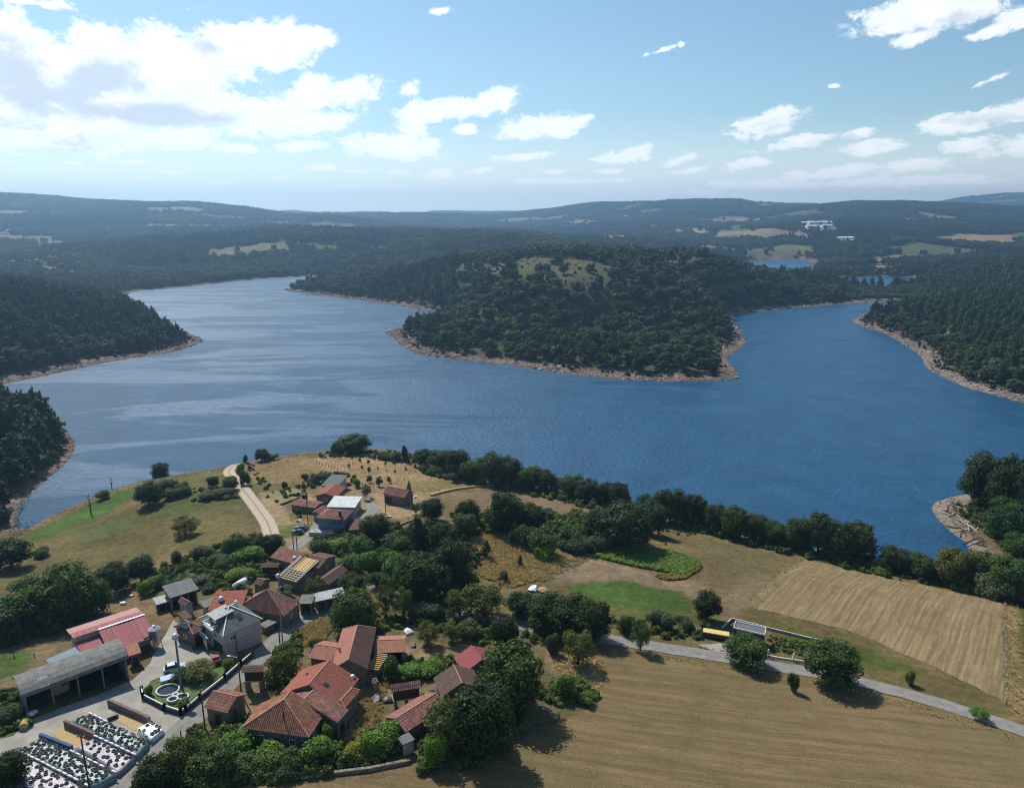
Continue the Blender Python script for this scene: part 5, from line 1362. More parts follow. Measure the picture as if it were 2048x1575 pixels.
# dormer with its white balcony on the left slope
dm = MB(); dm.prism([(-hx*.82, -1.5, h+.15), (-hx*.05, -1.5, h+.15), (-hx*.05, 1.7, h+.15), (-hx*.82, 1.7, h+.15)], [(-hx*.82, -1.5, h+1.95), (-hx*.05, -1.5, h+2.25), (-hx*.05, 1.7, h+2.25), (-hx*.82, 1.7, h+1.95)])
do = link('dormer', dm.mesh('dormer'), SLATE, ph)
link('dormer_roof', slope_mesh('dormer_roof', [[(-hx*.92, 1.95, h+1.98), (-hx*.92, -1.75, h+1.98), (hx*.02, -1.75, h+2.36), (hx*.02, 1.95, h+2.36)]], **STYLE['slate']), SHEET_LIGHT, do)
link('dormer_opening', MB().box((-hx*.82-.03, .1, h+1.05), (.08, 2.6, 1.5)).mesh('dormer_opening'), GLASS, do)
bal = MB(); bal.box((-hx*.97, .1, h+.12), (1.5, 3.4, .18))
bo = link('balcony', bal.mesh('balcony'), WHITE, ph)
for k, (p, q) in enumerate((((-hx*.97-.72, -1.55, h+.85), (-hx*.97-.72, 1.75, h+.85)), ((-hx*.97-.72, -1.55, h+.85), (-hx*.85, -1.55, h+.85)), ((-hx*.97-.72, 1.75, h+.85), (-hx*.85, 1.75, h+.85)))):
    rb = MB().bar(p, q, .1)
    L_ = np.linalg.norm(np.subtract(q, p)); n_ = max(2, int(L_/.32))
    for i in range(n_+1):
        c = np.array(p)+(np.array(q)-np.array(p))*i/n_; rb.bar(c, c-(0, 0, .68), .07)
    link('railing', rb.mesh('railing'), WHITE, bo)
b2 = MB().box((-hx-.35, hy*.42, 2.45), (1.5, 3.4, .18)); b2o = link('balcony', b2.mesh('balcony'), SHEET_BLUE, ph)
rb = MB(); rb.box((-hx-1.06, hy*.42, 2.95), (.07, 3.4, .85)); rb.box((-hx-.35, hy*.42+1.68, 2.95), (1.4, .07, .85)); link('railing', rb.mesh('railing'), SHEET_BLUE, b2o)
for k in (-1, 1): link('post', MB().box((-hx-.95, hy*.42+k*1.55, 1.1), (.2, .2, 2.7)).mesh('post'), WHITE, b2o)
sk = MB().box((hx*.12, -hy*.55, h+1.32), (.8, 1.2, .16), 0, Matrix.Rotation(math.atan2(2.7, hy), 4, 'X')); link('roof_window', sk.mesh('roof_window'), BLACK, ph)
link('chimney', MB().box((hx*.45, hy*.2, h+2.2), (.4, .4, 1.0)).mesh('chimney'), WHITE, ph)
an = house('tiled_annex', 'small annex with brown tile hip roof and solar panel beside the pink house', 'annex', [(381,1271),(404,1259),(375,1236),(352,1250)], 3.1, 1.1, 'hip', tile=TILE_BROWN, wall=BLOCK, inset=.45, windows=[('left', .5, 1.2, .9, .9)], doors=[('front', .5, 0, 1.6, 2.1)])
hx, hy, h, rz = t_info[an.name]
link('solar_panel', MB().box((-hx*.42, hy*.1, h+.78), (1.5, 2.6, .08), 0, Matrix.Rotation(-.42, 4, 'Y')).mesh('solar_panel'), SOLAR, an)
house('flat_shed', 'big open shed with dark grey flat roof behind the pink house', 'shed', [(349,1192),(412,1174),(364,1161),(315,1177)], 3.9, .25, 'mono', style='rib', tile=SHEET_DARK, wall=BLOCK, open_='front', posts=4)
house('flat_shed', 'small black sided shed with pale flat roof below the big grey shed', 'shed', [(317,1208),(346,1199),(329,1190),(301,1198)], 2.3, .15, 'mono', style='corr', tile=SHEET_LIGHT, wall=WOODD, doors=[('front', .4, 0, 1.0, 1.8)])
house('garden_hut', 'tiny concrete hut with red gable roof behind the pink house', 'hut', [(371,1213),(386,1206),(371,1196),(357,1202)], 2.6, .7, 'gable', axis='y', style='fine', tile=TILE_BROWN, wall=CONC, over=.2)
house('garden_hut', 'low shed with brown tile roof beside the yellow trough', 'hut', [(368,1240),(385,1233),(372,1222),(355,1229)], 1.8, .4, 'mono', tile=TILE_BROWN, wall=CONC, over=.2)
house('tiled_shed', 'long outbuilding with bright red tile roof behind the pink house', 'outbuilding', [(412,1222),(484,1215),(496,1189),(436,1189)], 3.2, 1.0, 'mono', tile=TILE_RED, wall=STONE)
house('flat_shed', 'grey roofed block shed with red chimney pot next to the red outbuilding', 'shed', [(407,1214),(440,1207),(441,1189),(402,1204)], 2.6, .2, 'mono', style='corr', tile=SHEET_GREY, wall=CONC)
oh = house('stone_house', 'old stone house with large weathered red hip roof above the lane', 'house', [(565,1233),(598,1207),(512,1185),(479,1211)], 3.0, 3.6, 'hip', style='rag', tile=TILE_OLD, wall=STONE, inset=.42, windows=[('right', .4, 1, .9, 1.0), ('front', .5, 1, .9, 1.0)], doors=[('right', .7, 0, 1.1, 2.0, WOODD)])
house('open_shed', 'open shed with pale grey curved sheet roof at the end of the lane', 'shed', [(624,1204),(690,1190),(685,1176),(633,1188)], 3.0, .35, 'mono', style='corr', tile=SHEET_LIGHT, wall=BLOCK, open_=('front',), posts=4)
house('open_shed', 'short grey roofed lean-to joining the open shed and the old stone house', 'shed', [(597,1207),(622,1206),(632,1190),(603,1191)], 2.9, .3, 'mono', style='corr', tile=SHEET_GREY, wall=BLOCK, open_=('front',), posts=2)
house('parked_cover', 'flat grey shelter roof below the vine pergola by the lane', 'shelter', [(527,1258),(550,1244),(545,1236),(520,1246)], 1.5, .1, 'mono', style='corr', tile=SHEET_GREY, wall=STONE)

# ---- the cottage row in the middle
house('cottage', 'long cottage with dull red tile roof at the left of the cottage row', 'cottage', [(542,1114),(593,1129),(612,1115),(560,1101)], 3.0, 1.3, 'mono', tile=TILE_OLD, wall=STONE)
house('cottage', 'tall brown tiled cottage with a pale window in the cottage row', 'cottage', [(608,1130),(643,1137),(669,1110),(634,1103)], 4.4, 1.0, 'gable', style='rag', tile=TILE_BROWN, wall=STONE, windows=[('right', .5, 2.2, .9, 1.2)], over=.3)
house('cottage', 'low brown tiled cottage at the right end of the cottage row', 'cottage', [(634,1164),(660,1170),(693,1139),(667,1133)], 3.2, 1.0, 'gable', axis='y', style='rag', tile=TILE_BROWN, wall=STONE, doors=[('right', .5, 0, 1.0, 2.0)])
def rafters():
    x, y, z, rz, hx, hy = frame_from([(567,1157),(607,1168),(626,1131),(588,1121)], 3.0)
    t = thing('roofless_house', 'house under repair with bare yellow roof battens in the cottage row', 'house', (x, y, z), rz); h, rise = 3.0, 1.7
    b = MB()
    for (c, s) in (((0, -hy+.35, .5), (2*hx-.6, .35, 4.6)), ((0, hy-.35, 1.2), (2*hx-.6, .35, 6.2)), ((-hx+.35, 0, .6), (.35, 2*hy-1.1, 5.2)), ((hx-.35, 0, .6), (.35, 2*hy-1.1, 5.2))): b.box(c, s)
    link('wall', b.mesh('wall'), STONE, t)
    link('loft_floor', MB().box((0, 0, 2.2), (2*hx-1.1, 2*hy-1.1, .1)).mesh('loft_floor'), DARK, t)
    n = 13
    for i in range(n):
        f = -hx+.2+(2*hx-.4)*i/(n-1)
        me = MB().bar((f, -hy, h+.05), (f, hy, h+rise+.05), .26, .12).mesh('rafter')
        link('rafter', me, WOODG if i in (0, 1, n-1, n-2) else (WOODY if i % 2 else WOODD), t)
    for j in range(6):
        q = j/5; link('batten', MB().bar((-hx, -hy+2*hy*q*.42, h+rise*q*.42+.18), (hx, -hy+2*hy*q*.42, h+rise*q*.42+.18), .14, .07).mesh('batten'), WOODG, t)
    for i in range(5):
        f = -hx*.2+hx*1.1*i/5; link('board', MB().bar((f, -hy*.2, h+rise*.4+.14), (f, hy*.98, h+rise*.99+.14), .5, .05).mesh('board'), WOODY, t)
rafters()
house('garden_hut', 'small brown tiled hut in the greenery left of the bare rafters', 'hut', [(511,1169),(529,1171),(534,1158),(519,1153)], 2.4, .7, 'gable', style='rag', tile=TILE_BROWN, wall=STONE, over=.2)

def granary(label, quad, h, rise, tile, style, slats=True):
    """raised granary: slatted chamber on stone pillars under a tiled roof"""
    x, y, z, rz, hx, hy = frame_from(quad, h)
    t = thing('granary', label, 'granary', (x, y, z), rz); z0 = h-2.0
    S = [[(-hx, -hy, h), (hx, -hy, h), (hx, 0, h+rise), (-hx, 0, h+rise)], [(hx, hy, h), (-hx, hy, h), (-hx, 0, h+rise), (hx, 0, h+rise)]]
    ro = link('roof', slab(S).mesh('roof'), tile, t); to = link('roof_tiles', slope_mesh('roof_tiles', S, **STYLE[style]), tile, ro); to['kind'] = 'stuff'
    wx, wy = hx-.4, hy-.35
    link('chamber', MB().box((0, 0, z0+.95), (2*wx-.16, 2*wy-.16, 1.85)).mesh('chamber'), DARK, t)
    n = int(2*wx/.42)
    for s in (-1, 1):
        for i in range(n):
            c = -wx+.2+(2*wx-.4)*i/(n-1); link('slat', MB().box((c, s*wy, z0+.95), (.30, .06, 1.8)).mesh('slat'), WOODD, t)
        for i in range(max(2, int(2*wy/.42))):
            c = -wy+.2+(2*wy-.4)*i/(max(2, int(2*wy/.42))-1); link('slat', MB().box((s*wx, c, z0+.95), (.06, .30, 1.8)).mesh('slat'), WOODD, t)
    link('base_beam', MB().box((0, 0, z0-.08), (2*wx+.25, 2*wy+.25, .2)).mesh('base_beam'), CONC, t)
    for a in ((-.85, 0, .85) if hx > 2.5 else (-.85, .85)):
        for s in (-1, 1): link('pillar', MB().box((a*wx, s*wy*.8, (z0-.2)/2-.4), (.5, .45, z0+.55)).mesh('pillar'), STONE, t)
    return t
granary('long low granary with thin brown tile roof among the garden bushes', [(522,1134),(560,1134),(559,1126),(524,1126)], 2.9, .5, TILE_BROWN, 'tile')
granary('granary with brown mossy roof standing beside the lane', [(487,1343),(529,1343),(527,1328),(485,1330)], 4.3, .5, TILE_BROWN, 'rag')
granary('granary with pale striped tile roof in the lower farmyard', [(783,1383),(843,1374),(840,1360),(779,1370)], 4.0, .8, TILE_OLD, 'rows')
granary('small dark granary at the upper hamlet beside the tall pole', [(601,990),(616,990),(615,984),(603,984)], 3.0, .4, TILE_BROWN, 'tile')

# ---- the lower farm
house('stone_hut', 'stone hut with red tile gable roof at the foot of the lane', 'hut', [(412,1413),(452,1426),(497,1387),(442,1377)], 3.0, 1.3, 'gable', style='rows', tile=TILE_OLD, wall=STONE, doors=[('front', .5, 0, 1.1, 1.9)], windows=[('right', .4, 1.2, .7, .8, WOODD)])
house('farmhouse', 'front farmhouse with striped red hipped tile roof', 'farmhouse', [(486,1455),(618,1473),(650,1424),(518,1406)], 3.4, 3.3, 'hipfront', axis='y', style='rows', tile=TILE_FRONT, wall=STONE, inset=.6, windows=[('front', .25, 1.2, 1, 1.1), ('front', .75, 1.2, 1, 1.1), ('right', .4, 1.2, 1, 1.1)], doors=[('front', .5, 0, 1.1, 2.0, WOODD)])
house('farmhouse', 'old wing with faded mottled tiles between the front farmhouse and the red roof', 'farmhouse', [(546,1408),(680,1445),(693,1417),(566,1383)], 3.3, 2.3, 'gable', axis='y', style='rag', tile=TILE_OLD, wall=STONE, doors=[('right', .5, 0, 1.2, 2.0)])
fh = house('farmhouse', 'big farmhouse with clean red gable roof and a roof window', 'farmhouse', [(567,1385),(690,1414),(706,1352),(600,1338)], 3.9, 2.7, 'gable', axis='y', tile=TILE_RED, wall=STONE, windows=[('right', .3, 1.5, 1, 1.1)])
hx, hy, h, rz = t_info[fh.name]
link('roof_window', MB().box((hx*.38, -hy*.42, h+1.78), (.9, .7, .12), 0, Matrix.Rotation(math.atan2(2.7, hx), 4, 'Y')).mesh('roof_window'), GLASS, fh)
house('farmhouse', 'short red tiled side wing at the right of the big red farmhouse', 'farmhouse', [(671,1409),(694,1416),(716,1378),(692,1373)], 3.6, .6, 'hip', axis='y', tile=TILE_RED, wall=STONE, inset=.3)
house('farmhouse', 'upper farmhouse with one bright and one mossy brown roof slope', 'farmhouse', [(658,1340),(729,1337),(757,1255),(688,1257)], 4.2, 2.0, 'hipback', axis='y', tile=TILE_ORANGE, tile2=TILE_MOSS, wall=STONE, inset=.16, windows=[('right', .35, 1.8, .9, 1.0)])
house('farmhouse', 'low left wing of the upper farmhouse with orange red roof', 'farmhouse', [(617,1312),(664,1324),(690,1285),(645,1283)], 3.3, 1.0, 'gable', tile=TILE_ORANGE, wall=STONE)
ow = house('open_shed', 'open shed with bright orange tile roof right of the upper farmhouse', 'shed', [(751,1304),(810,1304),(811,1269),(756,1273)], 3.2, .9, 'gable', tile=TILE_ORANGE, wall=STONE, open_='front', posts=3)
def bare_frame():
    x, y, z, rz, hx, hy = frame_from([(738,1336),(758,1339),(774,1309),(748,1306)], 2.5)
    t = thing('timber_frame', 'bare roof frame of yellow beams below the orange shed', 'timber frame', (x, y, z), rz)
    for i in range(9):
        c = -hy+2*hy*i/8; link('beam', MB().bar((-hx, c, 2.5), (hx, c, 2.5), .16, .2).mesh('beam'), WOODY, t)
    for s in (-1, 1):
        link('long_beam', MB().bar((s*hx*.92, -hy, 2.3), (s*hx*.92, hy, 2.3), .18, .2).mesh('long_beam'), WOODY, t)
        for b in (-1, 0, 1): link('post', MB().bar((s*hx*.92, b*hy*.96, -.5), (s*hx*.92, b*hy*.96, 2.2), .16).mesh('post'), WOODD, t)
bare_frame()
house('magenta_shed', 'shed with magenta ribbed metal gable roof beside the huge walnut', 'shed', [(937,1342),(1003,1322),(970,1297),(901,1317)], 3.0, 1.6, 'gable', axis='y', style='rib', tile=SHEET_RED, wall=BLOCK, ridge=SHEET_PINK)
house('stone_barn', 'old barn with brown mossy gable roof under the huge walnut', 'barn', [(886,1393),(966,1376),(946,1338),(864,1356)], 3.1, 1.9, 'gable', axis='y', style='rag', tile=TILE_BROWN, wall=STONE)
house('long_shed', 'long low shed with pale red tiles half under trees at the field side', 'shed', [(814,1462),(897,1408),(851,1384),(768,1436)], 2.7, 1.1, 'gable', style='rows', tile=TILE_OLD, wall=STONE)
house('concrete_shelter', 'small open grey concrete shelter above the brown field', 'shelter', [(810,1488),(834,1474),(813,1466),(790,1474)], 2.4, .1, 'flat', tile=SHEET_DARK, wall=CONC, open_='left', over=.2)
house('well_house', 'tiny well house with pink tile roof in the lower farmyard', 'well house', [(745,1366),(757,1364),(753,1355),(742,1358)], 1.8, .4, 'hip', tile=TILE_OLD, wall=CONC, over=.15)

# ---- the upper hamlet
house('slate_house', 'house with dark grey slate roof at the top of the upper hamlet', 'house', [(638,972),(670,971),(697,956),(668,951)], 3.2, .8, 'mono', style='slate', tile=SHEET_DARK, wall=CREAM, windows=[('right', .5, 1, .8, .9)])
house('gabled_house', 'house with red gable roof and dark gable wall in the upper hamlet', 'house', [(628,992),(668,993),(695,976),(652,972)], 3.2, 1.1, 'gable', axis='y', tile=TILE_RED, wall=STONE, windows=[('front', .5, 1.6, .9, 1.0)])
house('low_shed', 'long low shed with brown roof in front of the upper hamlet', 'shed', [(580,1009),(637,1016),(643,1003),(598,996)], 2.4, .5, 'gable', style='corr', tile=SHEET_RUST, wall=BLOCK, open_='left', posts=2)
house('flat_house', 'block building with flat white concrete roof in the upper hamlet', 'building', [(652,1013),(710,1014),(725,992),(669,991)], 3.4, 0, 'flat', tile=PALEC, wall=CONC, over=.5)
uh = house('blue_house', 'blue grey house with red hip roof and tall chimney in the upper hamlet', 'house', [(632,1035),(689,1039),(707,1021),(651,1017)], 4.9, 1.3, 'hip', tile=TILE_OLD, wall=BLUEW, inset=.45, windows=[('front', .62, 3.1, .9, 1.0, BLUEW), ('front', .84, 3.1, .9, 1.0, BLUEW)])
hx, hy, h, rz = t_info[uh.name]
link('chimney', MB().box((hx*.55, -hy*.55, h+.9), (.6, .6, 1.9)).box((hx*.55, -hy*.55, h+1.95), (.85, .85, .2)).mesh('chimney'), BLACK, uh)
link('terrace', MB().box((-.6, -hy-1.0, .55), (2*hx+1.6, 2.4, 1.9)).mesh('terrace'), CONC, uh)
house('low_wing', 'small red tiled wing behind the blue house', 'outbuilding', [(625,1025),(640,1027),(656,1015),(642,1012)], 3.0, .6, 'gable', axis='y', tile=TILE_OLD, wall=BLUEW)
house('rusty_barn', 'dark barn with rusty streaked metal roof at the right of the upper hamlet', 'barn', [(768,987),(812,996),(826,984),(782,975)], 3.4, 1.6, 'gable', style='rib', tile=SHEET_RUST, wall=BLOCK, doors=[('front', .2, 0, 2.4, 2.4)])
house('tiled_shed', 'lean-to with brown tiles at the right wall of the blue house', 'outbuilding', [(696,1061),(714,1058),(723,1041),(702,1040)], 2.4, .6, 'mono', style='rows', tile=TILE_BROWN, wall=STONE)

# ---- the modern cabin by the right hand lane
cb = house('cabin', 'modern brown clad cabin with flat grey roof and white edge', 'cabin', [(1465,1254),(1526,1269),(1535,1256),(1474,1243)], 3.2, 0, 'flat', style='rib', tile=SHEET_DARK, wall=WOODB, over=.05, windows=[('right', .5, .5, 1.6, 2.1)])
hx, hy, h, rz = t_info[cb.name]; b = MB()
for (c, s) in (((0, -hy, h+.05), (2*hx+.12, .11, .30)), ((0, hy, h+.05), (2*hx+.12, .11, .30)), ((-hx, 0, h+.05), (.11, 2*hy-.12, .30)), ((hx, 0, h+.05), (.11, 2*hy-.12, .30))): b.box(c, s)
link('white_fascia', b.mesh('white_fascia'), WHITE, cb)
x, y, z, rz, hx, hy = frame_from([(1406,1262),(1457,1271),(1459,1263),(1408,1255)], 1.5)
bx_ = thing('trailer', 'long box trailer with pale yellow top beside the brown cabin', 'trailer', (x, y, z), rz)
link('body', MB().box((0, 0, .85), (2*hx, 2*hy, .9)).mesh('body'), WOODB, bx_); link('lid', MB().box((0, 0, 1.4), (2*hx+.1, 2*hy+.1, .2)).mesh('lid'), YELLOW, bx_)
for a in (-.3, -.1):
    for s in (-1, 1): link('wheel', MB().tube([(a*hx, s*hy*.98, .35), (a*hx, s*hy*.98+s*.2, .35)], .35, 14).mesh('wheel'), BLACK, bx_)
def wall_line(name, label, cat, px, hgt, thick, m, cap=None, world=None):
    P = world if world is not None else [G(u, v) for u, v in px]
    t = thing(name, label, cat, P[0])
    b = MB(); c = MB()
    for p, q in zip(P[:-1], P[1:]):
        n = max(1, int(np.hypot(*(q-p)[:2])/2.5))
        for i in range(n):
            a_, b_ = p+(q-p)*i/n, p+(q-p)*(i+1)/n
            d = (b_-a_)[:2]; d = d/np.linalg.norm(d); nn = np.array((-d[1], d[0]))*thick/2
            za, zb = float(hz(*a_[:2])), float(hz(*b_[:2]))
            base = [(a_[0]+nn[0], a_[1]+nn[1], za-.6), (a_[0]-nn[0], a_[1]-nn[1], za-.6), (b_[0]-nn[0], b_[1]-nn[1], zb-.6), (b_[0]+nn[0], b_[1]+nn[1], zb-.6)]
            b.prism(base, [(x_, y_, z_+.6+hgt) for x_, y_, z_ in base])
            if cap: c.bar((a_[0], a_[1], za+hgt+.05), (b_[0], b_[1], zb+hgt+.05), thick+.05, .08)
    b.build('masonry', m, t)
    if cap: c.build('coping', cap, t)
    return t
wall_line('plot_wall', 'long low concrete wall with white top along the plot behind the cabin', 'wall', [(1443,1259),(1463,1240),(1550,1262),(1642,1284)], .55, .16, CONC, PALEC)
fw = wall_line('front_wall', 'low white front wall with two gateposts beside the right hand lane', 'wall', [(1528,1311),(1560,1317),(1608,1324)], .30, .2, WHITE, PALEC)
for u, v in ((1536,1313),(1586,1321)):
    p = G(u, v); MB().box((p[0], p[1], p[2]+.6), (.26, .26, 2.2)).build('gatepost', WHITE, fw)
# ------------------------------------------------------------------ lanes, yard and fields lying on the ground
def asphalt(nt):
    p = oc(nt); al = nt.node('ShaderNodeAttribute', attribute_name='along').outputs['Vector']; s = nt.xyz(al)
    e = nt.m('ABSOLUTE', s[1]); n = nt.noise(p, .7, 5, .65)
    c = nt.mix(nt.step(n, .3, .7), (.142,.136,.125), (.212,.202,.185))
    trk = nt.step(nt.m('ABSOLUTE', nt.m('SUBTRACT', e, .5)), .08, .3, .25, 0)
    c = nt.mix(trk, c, (.25,.238,.218))
    c = nt.mix(nt.m('MULTIPLY', nt.step(nt.m('ADD', e, nt.m('MULTIPLY', n, .35)), .95, 1.2), .85), c, (.26,.20,.12))
    return {'Base Color': c, 'Roughness': .92, 'bump': (nt.noise(p, 8, 3), .3, .03)}
def gravel(nt):
    p = oc(nt); s = nt.xyz(nt.node('ShaderNodeAttribute', attribute_name='along').outputs['Vector']); e = nt.m('ABSOLUTE', s[1]); n = nt.noise(p, 1.1, 5, .7)
    c = nt.mix(nt.step(n, .3, .7), (.33,.26,.185), (.45,.37,.28))
    c = nt.mix(nt.step(nt.m('ADD', e, nt.m('MULTIPLY', n, .3)), .22, .34, .75, 0), c, (.20,.165,.09))
    c = nt.mix(nt.step(nt.m('ADD', e, nt.m('MULTIPLY', n, .4)), 1.0, 1.25), c, (.19,.15,.08))
    return {'Base Color': c, 'Roughness': 1.0, 'bump': (nt.noise(p, 7, 3), .4, .04)}
LANE = [(200,1620),(255,1560),(330,1488),(398,1428),(445,1378),(505,1327),(548,1285),(583,1252),(618,1231),(662,1220),(696,1210),(722,1190)]
strip('lane', LANE, 4.0, new_mat('worn_asphalt', asphalt), .09)
strip('lane', [(640,1046),(628,1062),(604,1084),(575,1108),(560,1122)], 3.6, MATS['worn_asphalt'], .09)
strip('lane', [(690,1139),(718,1154),(748,1168),(785,1192),(845,1220),(930,1229),(1000,1240),(1100,1262),(1200,1276),(1300,1291),(1440,1313),(1540,1331),(1640,1346),(1750,1370),(1900,1411),(2048,1462),(2220,1530)], 4.2, MATS['worn_asphalt'], .095)
strip('lane', [(628,1062),(680,1040),(722,1034),(750,1022),(738,1006)], 3.4, MATS['worn_asphalt'], .085)
strip('dirt_track', [(545,1075),(540,1060),(536,1045),(516,1017),(492,987),(477,967),(463,952),(456,942),(466,932),(480,926)], 4.6, new_mat('pale_gravel', gravel), .09)
def yardm(nt):
    p = oc(nt); n = nt.noise(p, .25, 6, .65); q = nt.noise(p, 1.6, 5, .7)
    c = nt.mix(nt.step(n, .32, .68), (.22,.20,.17), (.31,.285,.25)); c = nt.mix(nt.step(q, .55, .75, 0, .5), c, (.24,.21,.17))
    c = nt.mix(nt.step(nt.noise(p, .5, 4, .7), .60, .72, 0, .7), c, (.42,.34,.20))
    return {'Base Color': c, 'Roughness': .9, 'bump': (q, .2, .03)}
drape('yard', [(30,1470),(60,1440),(180,1395),(262,1362),(300,1325),(320,1290),(345,1240),(370,1262),(390,1300),(450,1302),(478,1308),(472,1318),(440,1330),(380,1330),(300,1362),(284,1388),(330,1424),(365,1432),(352,1465),(325,1482),(245,1560),(190,1625),(-80,1625),(-80,1500)], new_mat('yard_concrete', yardm), .06, 1.3, wob=.5)
drape('lane', [(596,1226),(625,1215),(690,1203),(700,1212),(660,1222),(620,1236)], MATS['yard_concrete'], .075, 1.2, wob=.3)
drape('lawn', [(288,1386),(300,1366),(345,1350),(400,1318),(440,1322),(470,1316),(478,1322),(368,1412),(330,1412)], new_mat('lawn_grass', lambda nt: {'Base Color': nt.mix(nt.step(nt.noise(oc(nt), 1.5, 5, .7), .3, .7), (.05,.085,.018), (.10,.14,.035)), 'Roughness': .95, 'bump': (nt.noise(oc(nt), 9, 3), .6, .05)}), .09, 1.0, wob=.3)
drape('gravel_patch', [(1395,1290),(1450,1285),(1490,1300),(1490,1312),(1440,1306)], new_mat('grey_gravel', wall_shader((.24,.235,.22), (.32,.31,.29), 2)), .07, 1.0, wob=.5)
def field_dir(a, b):
    p, q = G(*a), G(*b); return math.atan2(q[1]-p[1], q[0]-p[0])
def mown(ang, per, c0, c1, c2, warp=1.2):
    def f(nt):
        p = oc(nt); q = nt.mapping(p, rot=(0, 0, -ang)); s = nt.xyz(q)
        w = nt.m('MULTIPLY', nt.m('SUBTRACT', nt.noise(p, .018, 2, .5), .5), warp*16)
        yv = nt.m('ADD', s[1], w)
        st = nt.noise(nt.comb(nt.m('MULTIPLY', s[0], .035), nt.m('DIVIDE', yv, per), 0), 1.0, 4, .65)
        wv = nt.m('SINE', nt.m('MULTIPLY', yv, 6.283/per/1.15))
        fine = nt.noise(nt.comb(nt.m('MULTIPLY', s[0], .25), nt.m('MULTIPLY', yv, 2.2), 0), 1.0, 4, .7)
        brk = nt.noise(p, .22, 4, .65)
        v = nt.m('ADD', nt.m('ADD', st, nt.m('MULTIPLY', wv, nt.step(brk, .35, .7, .01, .07))), nt.m('MULTIPLY', nt.m('SUBTRACT', fine, .5), .5))
        c = nt.mix(nt.step(v, .32, .70), c0, c1)
        c = nt.mix(nt.step(nt.noise(p, .10, 5, .65), .50, .70, 0, .6), c, c2)
        k = nt.m('ADD', nt.step(nt.noise(p, 3.5, 4, .75), .25, .75, .76, 1.24), nt.m('MULTIPLY', nt.m('SUBTRACT', brk, .5), .5))
        c = nt.vm('MULTIPLY', c, nt.comb(k, k, k))
        return {'Base Color': c, 'Roughness': 1.0, 'Specular IOR Level': .05, 'bump': (nt.m('ADD', v, nt.noise(p, 5, 4, .7)), .8, .12)}
    return f
drape('mown_field', [(1606,1116),(1700,1138),(1800,1160),(1900,1182),(2002,1202),(2006,1290),(2008,1400),(1950,1375),(1850,1325),(1760,1285),(1690,1258),(1600,1236),(1500,1216),(1492,1208),(1550,1160)],
      new_mat('mown_hay', mown(field_dir((1620,1125), (1510,1212)), .95, (.158,.113,.058), (.262,.196,.108), (.150,.122,.060), .15)), .05, 1.6, wob=1.2)
drape('stubble_field', [(1195,1300),(1290,1305),(1430,1322),(1530,1342),(1640,1358),(1740,1382),(1900,1425),(2048,1478),(2200,1540),(2500,1760),(2400,1950),(1000,1980),(380,1900),(430,1640),(470,1560),(640,1556),(830,1548),(960,1535),(1045,1480),(1130,1440),(1205,1400),(1212,1350)],
      new_mat('stubble', mown(field_dir((1250,1440), (1760,1500)), 1.9, (.124,.092,.045), (.188,.136,.070), (.124,.110,.047), .4)), .05, 1.7, wob=1.5)

# ------------------------------------------------------------------ low growth nobody could count
def fill(px, n, seed, lo, hi, away=0.0, world=None):
    P = Gl(px)[:, :2] if world is None else np.array(world); r = np.random.RandomState(seed); mn, mx = P.min(0), P.max(0)
    x = r.uniform(mn[0], mx[0], n*4); y = r.uniform(mn[1], mx[1], n*4); k = inside(P, x, y); x, y = x[k][:n], y[k][:n]
    k = bil(GD, x, y) > ({21: 4, 22: 8}.get(seed, .8)); x, y = x[k], y[k]
    for t_ in BUILT:
        dx_, dy_ = x-t_[0], y-t_[1]; c, s = math.cos(t_[2]), math.sin(t_[2]); k = (np.abs(dx_*c+dy_*s) > t_[3]+.2) | (np.abs(-dx_*s+dy_*c) > t_[4]+.2); x, y = x[k], y[k]
    k = ~((dist_poly(LANEW, x, y, False) < 2.6) | (dist_poly(LANE2W, x, y, False) < 2.8) | (dist_poly(TRACKW, x, y, False) < 2.9)); x, y = x[k], y[k]
    s = r.uniform(lo, hi, len(x))*r.uniform(.75, 1.2, len(x)); return x, y, s
BUILT = []
for o in COL.objects:
    if o.parent is None and o.name in t_info: BUILT.append((o.location.x, o.location.y, o.rotation_euler.z, t_info[o.name][0], t_info[o.name][1]))
LANEW = Gl(LANE)[:, :2]; LANE2W = Gl([(690,1139),(748,1168),(785,1192),(845,1220),(930,1229),(1000,1240),(1100,1262),(1300,1291),(1540,1331),(1640,1346),(1750,1370),(1900,1411),(2048,1462)])[:, :2]
TRACKW = Gl([(545,1075),(536,1045),(516,1017),(492,987),(477,967),(463,952),(456,942)])[:, :2]
UND = [crown_mesh('undergrowth', bush_lobes(RS, 7), 300, .085, RS, core=.7) for _ in range(4)]
for me in UND: me.materials.append(new_mat('undergrowth_leaf', far_leaf((.044,.068,.023), (.14,.185,.048))))
